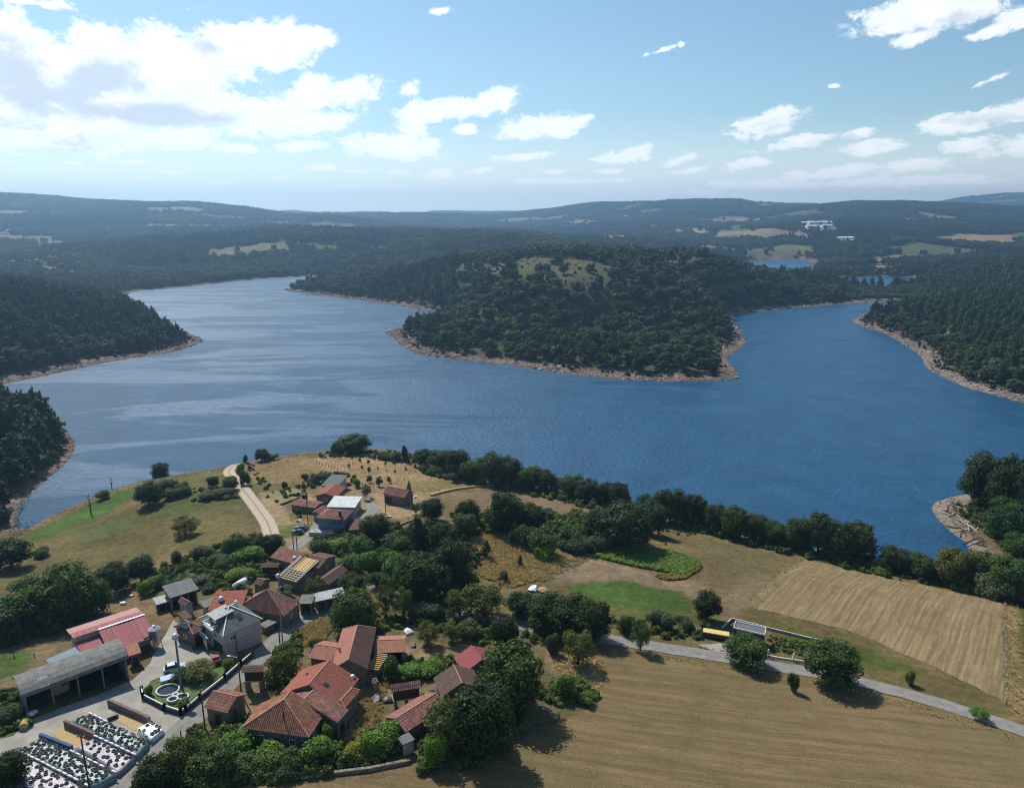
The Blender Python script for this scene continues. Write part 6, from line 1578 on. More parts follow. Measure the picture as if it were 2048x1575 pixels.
parts = [fill(*a) for a in [
  ([(300,1142),(430,1092),(548,1100),(566,1128),(556,1152),(480,1186),(330,1176)], 330, 1, .7, 2.2), ([(615,1092),(700,1056),(800,1050),(950,1060),(965,1180),(890,1225),(800,1200),(740,1150),(690,1120)], 380, 2, .9, 2.8),
  ([(690,1226),(830,1228),(1000,1246),(1080,1270),(1060,1300),(960,1290),(840,1250),(720,1270)], 260, 3, .5, 1.8), ([(395,1490),(470,1440),(525,1428),(560,1490),(620,1490),(700,1500),(790,1440),(800,1500),(720,1540),(560,1562),(420,1572)], 430, 4, .8, 2.2),
  ([(0,1205),(130,1195),(195,1185),(200,1215),(130,1258),(0,1296)], 260, 5, 1.0, 2.6), ([(900,1030),(1000,1030),(1230,1040),(1240,1100),(1170,1108),(1050,1085),(920,1060)], 420, 6, 1.2, 3.2),
  ([(840,910),(1000,955),(1200,1000),(1400,1046),(1600,1092),(1800,1132),(1880,1150),(1880,1176),(1800,1160),(1600,1116),(1400,1064),(1200,1022),(1000,978),(840,948)], 1100, 7, 1.0, 2.8),
  ([(560,1275),(600,1240),(600,1290),(580,1370),(540,1380)], 110, 8, .6, 1.8), ([(840,1400),(1000,1330),(1060,1400),(1040,1460),(960,1530),(840,1545)], 330, 9, 1.0, 2.6), ([(1850,1130),(2060,1120),(2060,1205),(1900,1180)], 240, 10, 1.2, 3.0),
  ([(1060,1390),(1150,1350),(1200,1395),(1120,1412)], 90, 11, .6, 1.5), ([(560,985),(640,950),(680,945),(720,960),(700,975),(640,968),(580,1000)], 100, 12, .6, 1.8), ([(280,1480),(400,1450),(440,1580),(260,1620)], 220, 13, 1.0, 2.6),
  ([(1220,1240),(1340,1230),(1440,1262),(1420,1285),(1240,1268)], 110, 14, .6, 1.8), ([(1540,1270),(1640,1292),(1600,1310),(1530,1298)], 90, 15, .4, 1.0), ([(290,985),(470,975),(480,998),(310,1008)], 80, 16, .8, 2.0), ([(640,905),(830,905),(835,928),(640,916)], 150, 17, .5, 1.8),
  ([(490,930),(505,925),(560,1010),(545,1015)], 90, 18, .6, 1.6), ([(0,1390),(50,1380),(60,1450),(0,1470)], 70, 19, .6, 1.8), ([(770,1330),(905,1318),(905,1350),(800,1365)], 150, 20, .8, 1.9), ([(-60,800),(60,815),(148,890),(50,1040),(-200,1110)], 700, 21, 1.5, 4.0),
  ([(1900,1000),(2060,985),(2060,1120),(1960,1100)], 260, 22, 1.5, 3.5), ([(1195,1100),(1240,1050),(1400,1060),(1330,1098),(1245,1092)], 60, 23, .6, 1.4)]]
x = np.concatenate([p[0] for p in parts]); y = np.concatenate([p[1] for p in parts]); s = np.concatenate([p[2] for p in parts])
scatter('undergrowth', np.stack((x, y, hz(x, y)-.12*s), 1), UND, np.stack((s*1.25, s*1.25, s), 1))
CROP = [crown_mesh('bean_plant', [(0, 0, .5, .42, .5), (.2, .1, .5, .3, .4), (-.2, -.1, .45, .3, .4)], 60, .2, RS, core=.6) for _ in range(3)]
for me in CROP: me.materials.append(new_mat('bean_leaf', far_leaf((.085,.150,.028), (.14,.20,.045))))
x, y, s = fill([(1188,1112),(1245,1095),(1330,1100),(1392,1120),(1404,1132),(1365,1150),(1310,1140),(1240,1126)], 5200, 30, .45, .75)
scatter('bean_crop', np.stack((x, y, hz(x, y)-.05), 1), CROP, np.stack((s*1.5, s*1.5, s*1.1), 1))
CROPY = [crown_mesh('bean_plant', [(0, 0, .5, .42, .5), (.2, .1, .5, .3, .4)], 60, .2, RS, core=.6)]
for me in CROPY: me.materials.append(new_mat('yellow_bean_leaf', far_leaf((.20,.17,.035), (.28,.22,.06))))
x, y, s = fill([(1310,1152),(1365,1146),(1398,1126),(1402,1136),(1368,1158),(1330,1160)], 500, 31, .4, .7)
scatter('yellowing_crop', np.stack((x, y, hz(x, y)-.05), 1), CROPY, np.stack((s*1.5, s*1.5, s), 1))
def tuft(n, seed):
    r = np.random.RandomState(seed); V = []; T = []
    for i in range(n):
        a = r.uniform(0, 6.28); l = r.uniform(.5, 1); q = r.uniform(0, .3, 2)*np.array((math.cos(a*3), math.sin(a*3))); w = .06; o = len(V)
        V += [(q[0]-w*math.sin(a), q[1]+w*math.cos(a), 0), (q[0]+w*math.sin(a), q[1]-w*math.cos(a), 0), (q[0]+.45*l*math.cos(a), q[1]+.45*l*math.sin(a), l)]; T.append((o, o+1, o+2))
    me = mesh_np('grass_tuft', V, T, False); attr(me, 'leaf', 'FLOAT', 'POINT', r.rand(len(V))); return me
TUF = [tuft(26, i) for i in range(3)]
for me in TUF: me.materials.append(new_mat('dry_grass_blade', far_leaf((.40,.30,.16), (.60,.46,.26))))
parts = [fill(*a) for a in [([(900,1060),(1000,1055),(1100,1108),(1150,1118),(1080,1160),(1020,1176),(950,1150),(920,1110)], 4200, 40, .4, 1.1), ([(640,915),(840,920),(930,958),(1010,970),(900,988),(850,1000),(740,985),(690,965)], 2600, 41, .2, .5),
  ([(2004,1195),(2034,1195),(2070,1440),(2010,1430)], 900, 42, .3, .8), ([(1060,1160),(1190,1098),(1200,1108),(1085,1165)], 300, 43, .4, .9), ([(1480,1216),(1600,1116),(1610,1120),(1510,1222)], 300, 44, .3, .7),
  ([(485,925),(600,912),(690,930),(650,955),(520,966)], 900, 45, .2, .45), ([(560,1275),(640,1228),(690,1225),(640,1290),(580,1300)], 900, 46, .4, 1.0), ([(1190,1262),(1440,1300),(1640,1335),(1640,1344),(1440,1308),(1190,1270)], 500, 47, .3, .7),
  ([(1200,1284),(1440,1322),(1640,1355),(1900,1424),(2048,1476),(2048,1486),(1640,1366),(1200,1298)], 1000, 48, .25, .6), ([(700,1380),(780,1360),(760,1440),(690,1500)], 900, 49, .3, .8), ([(1100,1300),(1190,1285),(1215,1345),(1190,1400),(1110,1350)], 700, 50, .25, .6), ([(330,1482),(400,1425),(420,1440),(350,1520)], 300, 51, .3, .7),
  ([(1200,1300),(1640,1360),(2048,1478),(2250,1700),(1000,1690),(480,1640),(640,1556),(1045,1485),(1205,1400)], 5200, 52, .10, .26), ([(1606,1118),(2002,1202),(2006,1400),(1690,1258),(1492,1208)], 2200, 53, .12, .28), ([(1350,1062),(1600,1112),(1490,1205),(1400,1180),(1430,1130)], 1500, 54, .12, .32), ([(0,1180),(430,1080),(540,1060),(500,980),(330,990),(60,1075)], 2600, 55, .12, .34)]]
x = np.concatenate([p[0] for p in parts]); y = np.concatenate([p[1] for p in parts]); s = np.concatenate([p[2] for p in parts])
scatter('dry_grass', np.stack((x, y, hz(x, y)-.02), 1), TUF, np.stack((s*1.1, s*1.1, s), 1))

# ------------------------------------------------------------------ silage clamps, their tyres and gravel bags
def plastic(c0, c1):
    return lambda nt: {'Base Color': nt.mix(nt.step(nt.noise(oc(nt), 1.1, 6, .7), .35, .65), c0, c1), 'Roughness': .38, 'Specular IOR Level': .5, 'bump': (nt.noise(oc(nt), 2.2, 5, .7, 1.5), .55, .12)}
PL = {'lilac': new_mat('lilac_silage_plastic', plastic((.23,.205,.235), (.34,.31,.34))), 'green': new_mat('pale_green_silage_plastic', plastic((.115,.18,.17), (.25,.345,.325))), 'white': new_mat('white_silage_plastic', plastic((.74,.74,.76), (.84,.84,.85)))}
def clamp(px, hgt, m, label):
    """silage under plastic: a low mound between four photograph points (at their top)"""
    Q = []
    for u, v in px:
        z = float(G(u, v)[2])
        for _ in range(5): p = W(u, v, z+hgt); z = float(hz(p[0], p[1]))
        Q.append(np.array((p[0], p[1])))
    t = thing('silage_clamp', label, 'silage clamp', (*Q[0], float(hz(*Q[0])))); n = 16; V = []
    def at(a, b):
        q = (Q[0]*(1-a)+Q[1]*a)*(1-b)+(Q[3]*(1-a)+Q[2]*a)*b
        return q, hgt*min(1, 9*a+.1, 9*(1-a)+.1)*1.0+.22*math.sin(math.pi*b)+.10*float(fbm(np.array([q[0]/1.6]), np.array([q[1]/1.6]), 3)[0])
    for i in range(n+1):
        for j in range(n+1):
            q, zz = at(i/n, j/n); V.append((q[0], q[1], float(hz(*q))+zz))
    b = MB().add(V, [(i*(n+1)+j, (i+1)*(n+1)+j, (i+1)*(n+1)+j+1, i*(n+1)+j+1) for i in range(n) for j in range(n)])
    base = len(V)
    ring = [i*(n+1) for i in range(n+1)]+[n*(n+1)+j for j in range(1, n+1)]+[i*(n+1)+n for i in range(n-1, -1, -1)]+[j for j in range(n-1, 0, -1)]
    b.add([(V[k][0], V[k][1], float(hz(V[k][0], V[k][1]))-.3) for k in ring], [])
    b.f += [(ring[k], base+k, base+(k+1) % len(ring), ring[(k+1) % len(ring)]) for k in range(len(ring))]
    o = b.build('plastic_sheet', m, t, smooth=True)
    bm = bmesh.new(); bm.from_mesh(o.data); bmesh.ops.recalc_face_normals(bm, faces=bm.faces); bm.to_mesh(o.data); bm.free()
    return t, lambda a, b_: (lambda q, zz: (q[0], q[1], float(hz(*q))+zz))(*at(a, b_))
BAYS = [
 ([(-8,1520),(31,1499),(181,1574),(110,1640)], .9, 'lilac', 66, 'bottom left silage clamp under lilac grey plastic', 'on the lilac grey plastic of the bottom left silage clamp'),
 ([(31,1499),(83,1473),(234,1547),(181,1574)], 1.0, 'green', 104, 'second silage clamp under pale green plastic with the most tyres', 'on the plastic of the second silage clamp, which carries most tyres'),
 ([(148,1494),(192,1474),(272,1511),(234,1547)], .9, 'lilac', 36, 'third silage clamp half emptied with few tyres', 'on the half emptied third silage clamp'),
 ([(139,1439),(178,1426),(299,1481),(272,1511)], 1.0, 'green', 80, 'fourth silage clamp under pale green plastic beside the block wall', 'on the pale green plastic of the fourth silage clamp'),
 ([(272,1457),(305,1440),(329,1456),(300,1480)], .9, 'white', 12, 'smallest silage clamp under bright white plastic next to the lane', 'around the bright white plastic of the smallest silage clamp')]
tm = MB()
nseg, nr = 16, 7
tv = [((.24+.085*math.cos(2*math.pi*j/nr))*math.cos(2*math.pi*i/nseg), (.24+.085*math.cos(2*math.pi*j/nr))*math.sin(2*math.pi*i/nseg), .085*math.sin(2*math.pi*j/nr)*1.15) for i in range(nseg) for j in range(nr)]
tf = [(i*nr+j, ((i+1) % nseg)*nr+j, ((i+1) % nseg)*nr+(j+1) % nr, i*nr+(j+1) % nr) for i in range(nseg) for j in range(nr)]
TYRE = MB().add(tv, tf).mesh('tyre', True); TYRE.materials.append(new_mat('tyre_rubber', lambda nt: {'Base Color': nt.mix(nt.noise(oc(nt), 6, 3), (.016,.016,.018), (.05,.048,.046)), 'Roughness': .75}))
r = np.random.RandomState(21)
for px, hg, m, cnt, lab, where in BAYS:
    t, at = clamp(px, hg, PL[m], lab); got = []; tries = 0
    while len(got) < cnt and tries < 6000:
        tries += 1; a, b = r.uniform(.03, .97, 2)
        if m == 'white' and .25 < a < .8 and .2 < b < .8: continue
        if 'third' in lab and a < .6 and r.rand() < .75: continue
        if 'fourth' in lab and .2 < b < .75 and .25 < a < .85 and r.rand() < .45: continue
        p = np.array(at(a, b))
        if px[0][0] < 0 and proj(*p)[1] > 1585: continue
        if all((p[0]-q[0])**2+(p[1]-q[1])**2 > .50**2 for q in got):
            got.append(p); o = bpy.data.objects.new('tyre', TYRE); COL.objects.link(o); s = r.uniform(.80, 1.08)
            o.location = Vector(p)+Vector((0, 0, .08)); o.rotation_euler = (r.uniform(-.22, .22), r.uniform(-.22, .22), r.uniform(0, 6)); o.scale = (s, s, s)
            tag(o, 'black tyre lying '+where, 'tyre', 'tyres '+where)
BAG = MB().lathe((0, 0, 0), [(.02, 0), (.13, .06), (.16, .35), (.15, .75), (.12, 1.04), (.02, 1.1)], 8).mesh('gravel_bag', True)
BAG.materials.append(new_mat('white_woven_bag', wall_shader((.66,.65,.70), (.80,.79,.82), 5)))
for (p, q, hg, name) in [((31,1499),(181,1574),1.08,'between the bottom left and second clamps'), ((140,1501),(236,1547),1.12,'between the second and third clamps'), ((188,1471),(274,1511),1.12,'between the third and fourth clamps'), ((178,1426),(216,1445),1.12,'along the upper edge of the fourth clamp')]:
    def tp(u, v):
        z = float(G(u, v)[2])
        for _ in range(5): w = W(u, v, z+hg); z = float(hz(w[0], w[1]))
        return w+np.array((0, 0, .12))
    A_, B_ = tp(*p), tp(*q); n = int(np.linalg.norm(B_-A_)/1.16); d = Vector(B_-A_).normalized()
    for i in range(n):
        if r.rand() < .07: continue
        o = bpy.data.objects.new('gravel_bag', BAG); COL.objects.link(o); c = A_+(B_-A_)*(i/n); zt = float(hz(c[0], c[1]))+hg+.16
        o.location = (c[0], c[1], zt); dd_ = Vector((d.x, d.y, (float(hz(*(c+np.array(d)*1.1)[:2]))-float(hz(c[0], c[1])))/1.1+r.uniform(-.04, .04)))
        o.rotation_euler = dd_.to_track_quat('Z', 'Y').to_euler(); tag(o, 'white gravel bag in the row '+name, 'gravel bag', 'gravel bags '+name)
def block_wall(px, hgt, label, m=BLOCK):
    t = wall_line('clamp_wall', label, 'wall', px, hgt, .45, m); return t
block_wall([(218,1410),(300,1446)], 1.25, 'brown block wall standing free at the right of the empty silage bay')
block_wall([(131,1452),(192,1479)], 1.25, 'dark brown block wall at the left of the fourth silage clamp')
block_wall([(82,1478),(145,1503)], 1.15, 'block wall wrapped in blue plastic at the second silage clamp', BLUEC)
block_wall([(216,1441),(236,1433)], .7, 'short black wall across the empty silage bay', BLACK)
for lab, px in (('empty silage bay with yellow straw litter beside the blue wrapped wall', [(100,1466),(130,1453),(190,1478),(148,1497)]), ('empty silage bay with tan litter beside the free standing wall', [(230,1440),(246,1428),(297,1449),(272,1460)])):
    o = drape('straw_litter', px, STRAW, .10, .8, kind='stuff', wob=.3); o['label'] = lab
# black bagged discs at the very corner
for i, (u, v) in enumerate([(6,1572),(18,1585),(30,1562),(44,1572)]):
    p = G(u, v); o = MB().lathe((0, 0, 0), [(.5, 0), (.62, .1), (.62, .5), (.3, .62)], 14).build('covered_drum', new_mat('grey_lid', lambda nt: {'Base Color': (.30,.32,.33), 'Roughness': .5}), None, True); o.location = p; tag(o, 'grey lidded drum under the tree in the bottom left corner', 'drum', 'drums in the bottom left corner')
p = G(50, 1455); b = MB(); o = b.tube([(0, -.6, .62), (0, .6, .62)], .64, 20).build('hay_bale', STRAW); o.location = p; o.rotation_euler = (0, 0, R(20)); tag(o, 'single round straw bale on the grass left of the silage clamps', 'bale')
for i, (u, v, s, lab) in enumerate([(14,1446,.9,'white wrapped bundle nearest the straw bale at the left edge'),(4,1440,1.1,'white plastic heap at the left edge below the long barn'),(62,1430,.9,'white sack at the open left end of the long barn'),(68,1425,.8,'greyish sack behind the white sack at the barn end'),(264,1192,.7,'white stone beside the round shade tree'),(248,1208,1.0,'dark and white scrap heap behind the pink barn'),(196,1222,1.0,'white plastic heap in the walnut shade behind the pink barn')]):
    p = G(u, v); rr_ = np.random.RandomState(i+5); vv = ICO[0]*rr_.uniform(.75, 1.2, (12, 1))*np.array((s*.9, s*.7, s*.5)); o = MB().add(vv, [tuple(f) for f in ICO[1]]).build('bundle', PL['white'], None, True); o.location = Vector(p)+Vector((0, 0, .3*s)); tag(o, lab, 'bundle')

# ------------------------------------------------------------------ poles, ball tanks, fences
def pole(u, v, vt, label, m=POLEM, arm=True, lamp=False):
    p = G(u, v); dep = proj(*p)[2]; a = math.atan2(CZ-p[2], math.hypot(p[0], p[1])); h = (v-vt)*dep/F/math.cos(a)
    t = thing('utility_pole', label, 'pole', p); link('mast', MB().tube([(0, 0, -.5), (0, 0, h)], [.15, .09], 8).mesh('mast', True), m, t)
    if arm:
        link('crossarm', MB().box((0, 0, h-.35), (1.2, .1, .1)).mesh('crossarm'), m, t)
        for s in (-.5, 0, .5): link('insulator', MB().tube([(s, 0, h-.3), (s, 0, h-.1)], .05, 6).mesh('insulator'), WHITE, t)
    if lamp:
        link('lamp_arm', MB().bar((0, 0, h-.3), (-1.3, 0, h), .07).mesh('lamp_arm'), STEEL, t); link('lamp_head', MB().box((-1.5, 0, h+.02), (.6, .22, .12)).mesh('lamp_head'), WHITE, t)
    return t
pole(566,1291,1178,'tallest utility pole at the lane bend below the old stone house', POLEC)
pole(560,1288,1240,'leaning stay post beside the tallest utility pole', arm=False)
pole(483,1388,1316,'street lamp pole between the walled garden and the granary', lamp=True, arm=False)
pole(412,1470,1386,'dark pole at the left end wall of the stone hut', arm=False)
pole(183,1600,1478,'thick pole standing among the silage clamps at the bottom', arm=True)
pole(364,1486,1462,'short post on the lane verge below the yard', arm=False)
pole(572,1228,1188,'thin pole in front of the old stone house roof', arm=False)
pole(617,1058,984,'tall pole behind the low shed of the upper hamlet')
pole(588,1106,1068,'left one of two poles beside the parked blue cars', arm=False)
pole(595,1107,1066,'right one of two poles beside the parked blue cars')
pole(772,1032,986,'pole between the white roofed building and the rusty barn')
pole(722,1158,1118,'pole on the lane below the brown cottage'); pole(771,1166,1116,'pole in the greenery right of the cottage row')
pole(598,1234,1200,'pole at the corner of the old stone house', arm=False)
def ball_tank(u, v, vb, dia, label, m=CONC, wpx=5, band=False):
    """ball shaped water tank on a column; v is the ball's centre row, vb the column's foot"""
    p = G(u, vb); dep = proj(*p)[2]; a = math.atan2(CZ-p[2], math.hypot(p[0], p[1])); h = (vb-v)*dep/F/math.cos(a); rad = dia*dep/F/2; w = wpx*dep/F
    t = thing('ball_tank', label, 'water tank', p)
    link('column', MB().lathe((0, 0, 0), [(w*.55, -.6), (w*.5, .2), (w*.42, h-rad*1.3), (w*.7, h-rad*.9)], 12).mesh('column', True), m, t)
    link('ball', MB().lathe((0, 0, h), [(rad*math.cos(f)+.001, rad*math.sin(f)) for f in np.linspace(-1.5, 1.5, 11)], 18).mesh('ball', True), BALL, t)
    if band: link('band', MB().lathe((0, 0, h), [(rad*1.03, -.06), (rad*1.03, .06)], 18).mesh('band'), STEEL, t)
ball_tank(363,1278,1374,14,'silver ball tank on the tallest grey column beside the walled garden', TOWERM, 4.5, True)
ball_tank(446,1198,1232,12,'silver ball tank on a brick column behind the pink house', BRICKM, 5)
ball_tank(559,1152,1186,10,'silver ball tank on a thin column left of the bare rafters', CONC, 2)
ball_tank(592,1117,1150,10,'silver ball tank above the top of the bare rafters', CONC, 2)
ball_tank(708,1357,1400,12,'silver ball tank on a brick column beside the big red farmhouse', BRICKM, 5)
ball_tank(645,940,966,5,'small silver ball tank behind the slate roofed house', CONC, 3)
ball_tank(617,1378,1402,9,'small white ball tank on the roof edge between the front farmhouses', CONC, 2)
def flue(u, v, vt, label, wpx=2.4, m=BLACK):
    p = G(u, v+14); dep = proj(*p)[2]-2; d = ray(u, v); q = d*(dep/ (d[1]*CP-d[2]*SP))+np.array((0, 0, CZ)); h = (v-vt)*dep/F/.8
    t = thing('flue_pipe', label, 'flue', q); link('pipe', MB().tube([(0, 0, -3.0), (0, 0, h)], wpx*dep/F/2, 8).mesh('pipe'), m, t); link('cowl', MB().lathe((0, 0, h), [(.05, 0), (.26, .08), (.03, .25)], 8).mesh('cowl'), m, t)
flue(570,1462,1427,'dark flue pipe at the front of the striped hip roof', 3)
flue(617,1378,1350,'thin flue pipe on the ridge between the front farmhouses')
flue(681,1324,1300,'dark flue pipe at the lower ridge end of the upper farmhouse')
flue(505,1206,1187,'flue pipe at the left eave of the old stone house')
flue(616,1126,1110,'stubby chimney at the top of the bare rafters', 4, BRICKM)
POST = MB().tube([(0, 0, -.3), (0, 0, 1.35)], [.09, .075], 6).mesh('post'); POST.materials.append(POLEM)
def fence(label, px, gap, world=False):
    P = Gl(px)[:, :2]; L = np.concatenate(([0], np.cumsum(np.hypot(*np.diff(P, axis=0).T)))); n = max(2, int(L[-1]/gap)); s = np.linspace(0, L[-1], n+1); X = np.interp(s, L, P[:, 0]); Y = np.interp(s, L, P[:, 1])
    z0 = float(hz(X[0], Y[0])); t = thing('wire_fence', label, 'fence', (X[0], Y[0], z0)); pts = []
    for x_, y_ in zip(X, Y):
        z_ = float(hz(x_, y_)); o = link('post', POST, None, t); o.location = (x_-X[0], y_-Y[0], z_-z0); o.rotation_euler = (rnd.uniform(-.06, .06), rnd.uniform(-.06, .06), 0); o.scale = (1, 1, rnd.uniform(.85, 1.1)); pts.append(Vector((x_-X[0], y_-Y[0], z_-z0)))
    b = MB()
    for hh in (.5, 1.0): b.tube([p+Vector((0, 0, hh)) for p in pts], .012, 4)
    link('wire', b.mesh('wire'), STEEL, t)
fence('post and wire fence running diagonally between the tan field and the orchard', [(628,924),(670,940),(705,958),(738,978)], 3.0)
fence('post and wire fence along the front of the tan field', [(520,968),(560,969),(605,968)], 3.0)
fence('post and wire fence beside the parked blue cars', [(582,1040),(610,1048),(640,1054)], 3.0)
fence('post and wire fence in the small paddock left of the long barn', [(-10,1312),(14,1314),(38,1316),(70,1316)], 4.0)
fence('post fence along the right edge of the striped field', [(2010,1205),(2012,1300),(2012,1410)], 7.5)
fence('post and wire fence at the lake end of the orchard', [(775,898),(800,899),(832,906)], 5.0)
fence('short post fence at the vegetable plot beside the brown field', [(1035,1466),(1070,1452),(1118,1436)], 3.0)
fence('post and wire fence below the rusty barn', [(745,1060),(790,1048),(838,1034)], 4.0)
wall_line('field_bank', 'thin stone bank curving between the orchard and the mown upper field', 'wall', [(862,992),(900,982),(950,974),(1010,968),(1030,968)], .7, .8, STRAW)
wall_line('field_wall', 'low stone wall around the yard of the upper hamlet', 'wall', [(562,1010),(600,996)], .7, .4, STONE)
wall_line('field_wall', 'low dark wall at the lower edge of the upper hamlet yard', 'wall', [(738,1070),(780,1058),(840,1036)], .5, .4, STONE)
wall_line('farm_wall', 'stone wall between the brown field and the vine arbour', 'wall', [(560,1560),(640,1552),(740,1540),(820,1524)], .6, .5, STONE)
wall_line('farm_wall', 'stone wall of the lower farmyard beside the ball tank', 'wall', [(712,1382),(745,1362)], 1.5, .4, STONE)

# ------------------------------------------------------------------ walled garden with its white pond
gw = wall_line('garden_wall', 'dark wall with white balustrade rail around the little garden', 'wall', [(284,1384),(287,1398),(330,1420),(362,1430),(372,1424),(400,1400),(450,1360),(482,1332),(506,1312)], .75, .3, new_mat('dark_garden_wall', wall_shader((.05,.05,.06), (.10,.10,.11), 3)))
P = [G(u, v) for u, v in [(284,1384),(287,1398),(330,1420),(362,1430),(372,1424),(400,1400),(450,1360),(482,1332),(506,1312)]]
for a, b in zip(P[:-1], P[1:]):
    n = max(1, int(np.linalg.norm(b-a)/3.2))
    for i in range(n+1):
        c = a+(b-a)*i/n; c[2] = float(hz(*c[:2])); MB().box((c[0], c[1], c[2]+.55), (.42, .42, 1.5)).build('pillar', MATS['dark_garden_wall'], gw)
        if i < n:
            e = a+(b-a)*(i+1)/n; e[2] = float(hz(*e[:2])); d = (e-c)/np.linalg.norm(e-c); MB().bar(c+d*.25+(0, 0, 1.02), e-d*.25+(0, 0, 1.02), .16, .12).build('rail', WHITE, gw)
pz = G(338,1390); pt = thing('garden_pond', 'white figure of eight garden pond with dark water', 'pond', pz)
def basin(u, v, rx, h, name):
    p = G(u, v); n = 26; b = MB(); z = float(hz(p[0], p[1])); r0, r1 = rx-.26, rx
    vs = []
    for rr, zz in ((r1, -.2), (r1, h), (r0, h), (r0, -.1)): vs += [(p[0]+rr*math.cos(2*math.pi*k/n), p[1]+rr*.85*math.sin(2*math.pi*k/n), z+zz) for k in range(n)]
    b.add(vs, [(i*n+k, i*n+(k+1) % n, (i+1)*n+(k+1) % n, (i+1)*n+k) for i in range(3) for k in range(n)])
    o = b.build(name, PALEC, pt)
    w = MB().add([(p[0]+r0*.99*math.cos(2*math.pi*k/n), p[1]+r0*.84*math.sin(2*math.pi*k/n), z+h*.45) for k in range(n)], [tuple(range(n))]); w.build('pond_water', new_mat('pond_water', lambda nt: {'Base Color': (.012,.02,.022), 'Roughness': .08}), o)
basin(336,1382,2.0,.45,'large_basin'); basin(346,1402,.95,.6,'middle_basin'); basin(366,1394,1.05,.35,'small_basin'); basin(352,1392,.6,.5,'link_channel')

# ------------------------------------------------------------------ vehicles
def car(u, v, rz, label, paint, L=4.1, Wd=1.72, H=1.48):
    p = G(u, v); t = thing('parked_car', label, 'car', (p[0], p[1], p[2]+.07), rz)
    pm = new_mat('paint_'+label.split()[0]+label.split()[1], lambda nt: {'Base Color': paint, 'Roughness': .28, 'Coat Weight': .7})
    prof = [(-L/2, .30), (L/2, .30), (L/2+.03, .55), (L/2-.08, .80), (L*.22, .95), (-L*.44, 1.0), (-L/2-.02, .85)]
    def ext(pr, w0, w1, b):
        n = len(pr); V = [(x_, -w0, z_) for x_, z_ in pr]+[(x_, w0, z_) for x_, z_ in pr]
        return b.add(V, [tuple(range(n)), tuple(range(2*n-1, n-1, -1))]+[(i, n+i, n+(i+1) % n, (i+1) % n) for i in range(n)])
    def soft(o, w):
        bm = bmesh.new(); bm.from_mesh(o.data); bmesh.ops.recalc_face_normals(bm, faces=bm.faces); bmesh.ops.bevel(bm, geom=bm.edges[:], offset=w, segments=2, affect='EDGES', clamp_overlap=True); bm.to_mesh(o.data); bm.free()
    o = link('body', ext(prof, Wd/2, 0, MB()).mesh('body'), pm, t); soft(o, .09)
    cabin = [(-L*.43, .97), (L*.20, .93), (L*.06, H-.04), (-L*.06, H), (-L*.30, H-.02)]
    o = link('glasshouse', ext(cabin, Wd/2-.13, 0, MB()).mesh('glasshouse'), GLASS, t); soft(o, .07)
    o = link('car_roof', MB().box((-L*.12, 0, H+.005), (L*.34, Wd-.34, .07)).mesh('car_roof'), pm, t); soft(o, .03)
    for sx in (-1, 1):
        for sy in (-1, 1):
            c = (sx*L*.31, sy*(Wd/2-.09), .31); w = link('wheel', MB().tube([(c[0], c[1]-.1, c[2]), (c[0], c[1]+.1, c[2])], .31, 16).mesh('wheel'), BLACK, t)
            link('rim', MB().tube([(c[0], c[1]+sy*.095, c[2]), (c[0], c[1]+sy*.115, c[2])], .19, 12).mesh('rim'), STEEL, w)
        link('headlight' if sx > 0 else 'tail_light', MB().box((sx*(L/2-.02), Wd*.34, .68), (.12, .32, .16)).box((sx*(L/2-.02), -Wd*.34, .68), (.12, .32, .16)).mesh('light'), WHITE if sx > 0 else REDP, t)
    return t
car(432,1322,R(118),'red small car parked in the shade below the pink house', (.22,.006,.012), 3.3, 1.5, 1.35)
car(596,1067,R(172),'dark blue hatchback parked nearest the lane on the grass', (.012,.028,.09), 3.4, 1.5, 1.3)
car(603,1060,R(160),'dark blue estate car parked behind the blue hatchback', (.015,.035,.11), 3.6, 1.5, 1.3)
car(349,1341,R(28),'pale blue white car standing with a trailer in the farmyard', (.42,.52,.62), 3.6, 1.55, 1.5)
x, y, z, rz, hx, hy = frame_from([(326,1362),(344,1357),(347,1347),(334,1351)], .7)
tr = thing('flat_trailer', 'low trailer under a blue sheet beside the pale car in the farmyard', 'trailer', (x, y, z+.06), rz)
link('bed', MB().box((0, 0, .5), (2.6, 1.5, .35)).mesh('bed'), CONC, tr); link('sheet', MB().box((0, 0, .74), (2.75, 1.6, .1)).mesh('sheet'), new_mat('blue_sheet', lambda nt: {'Base Color': (.10,.24,.46), 'Roughness': .35}), tr)
for s in (-1, 1): link('wheel', MB().tube([(0, s*.78, .3), (0, s*.92, .3)], .3, 14).mesh('wheel'), BLACK, tr)
link('drawbar', MB().bar((1.3, 0, .42), (2.4, 0, .4), .12).mesh('drawbar'), STEEL, tr)
p = G(354,1228); o = MB().lathe((0, 0, 0), [(.7, 0), (.85, .6), (.8, .62), (.7, .25)], 4).build('trough', YELLOW); o.location = p; tag(o, 'yellow trough beside the tiny garden hut', 'trough')
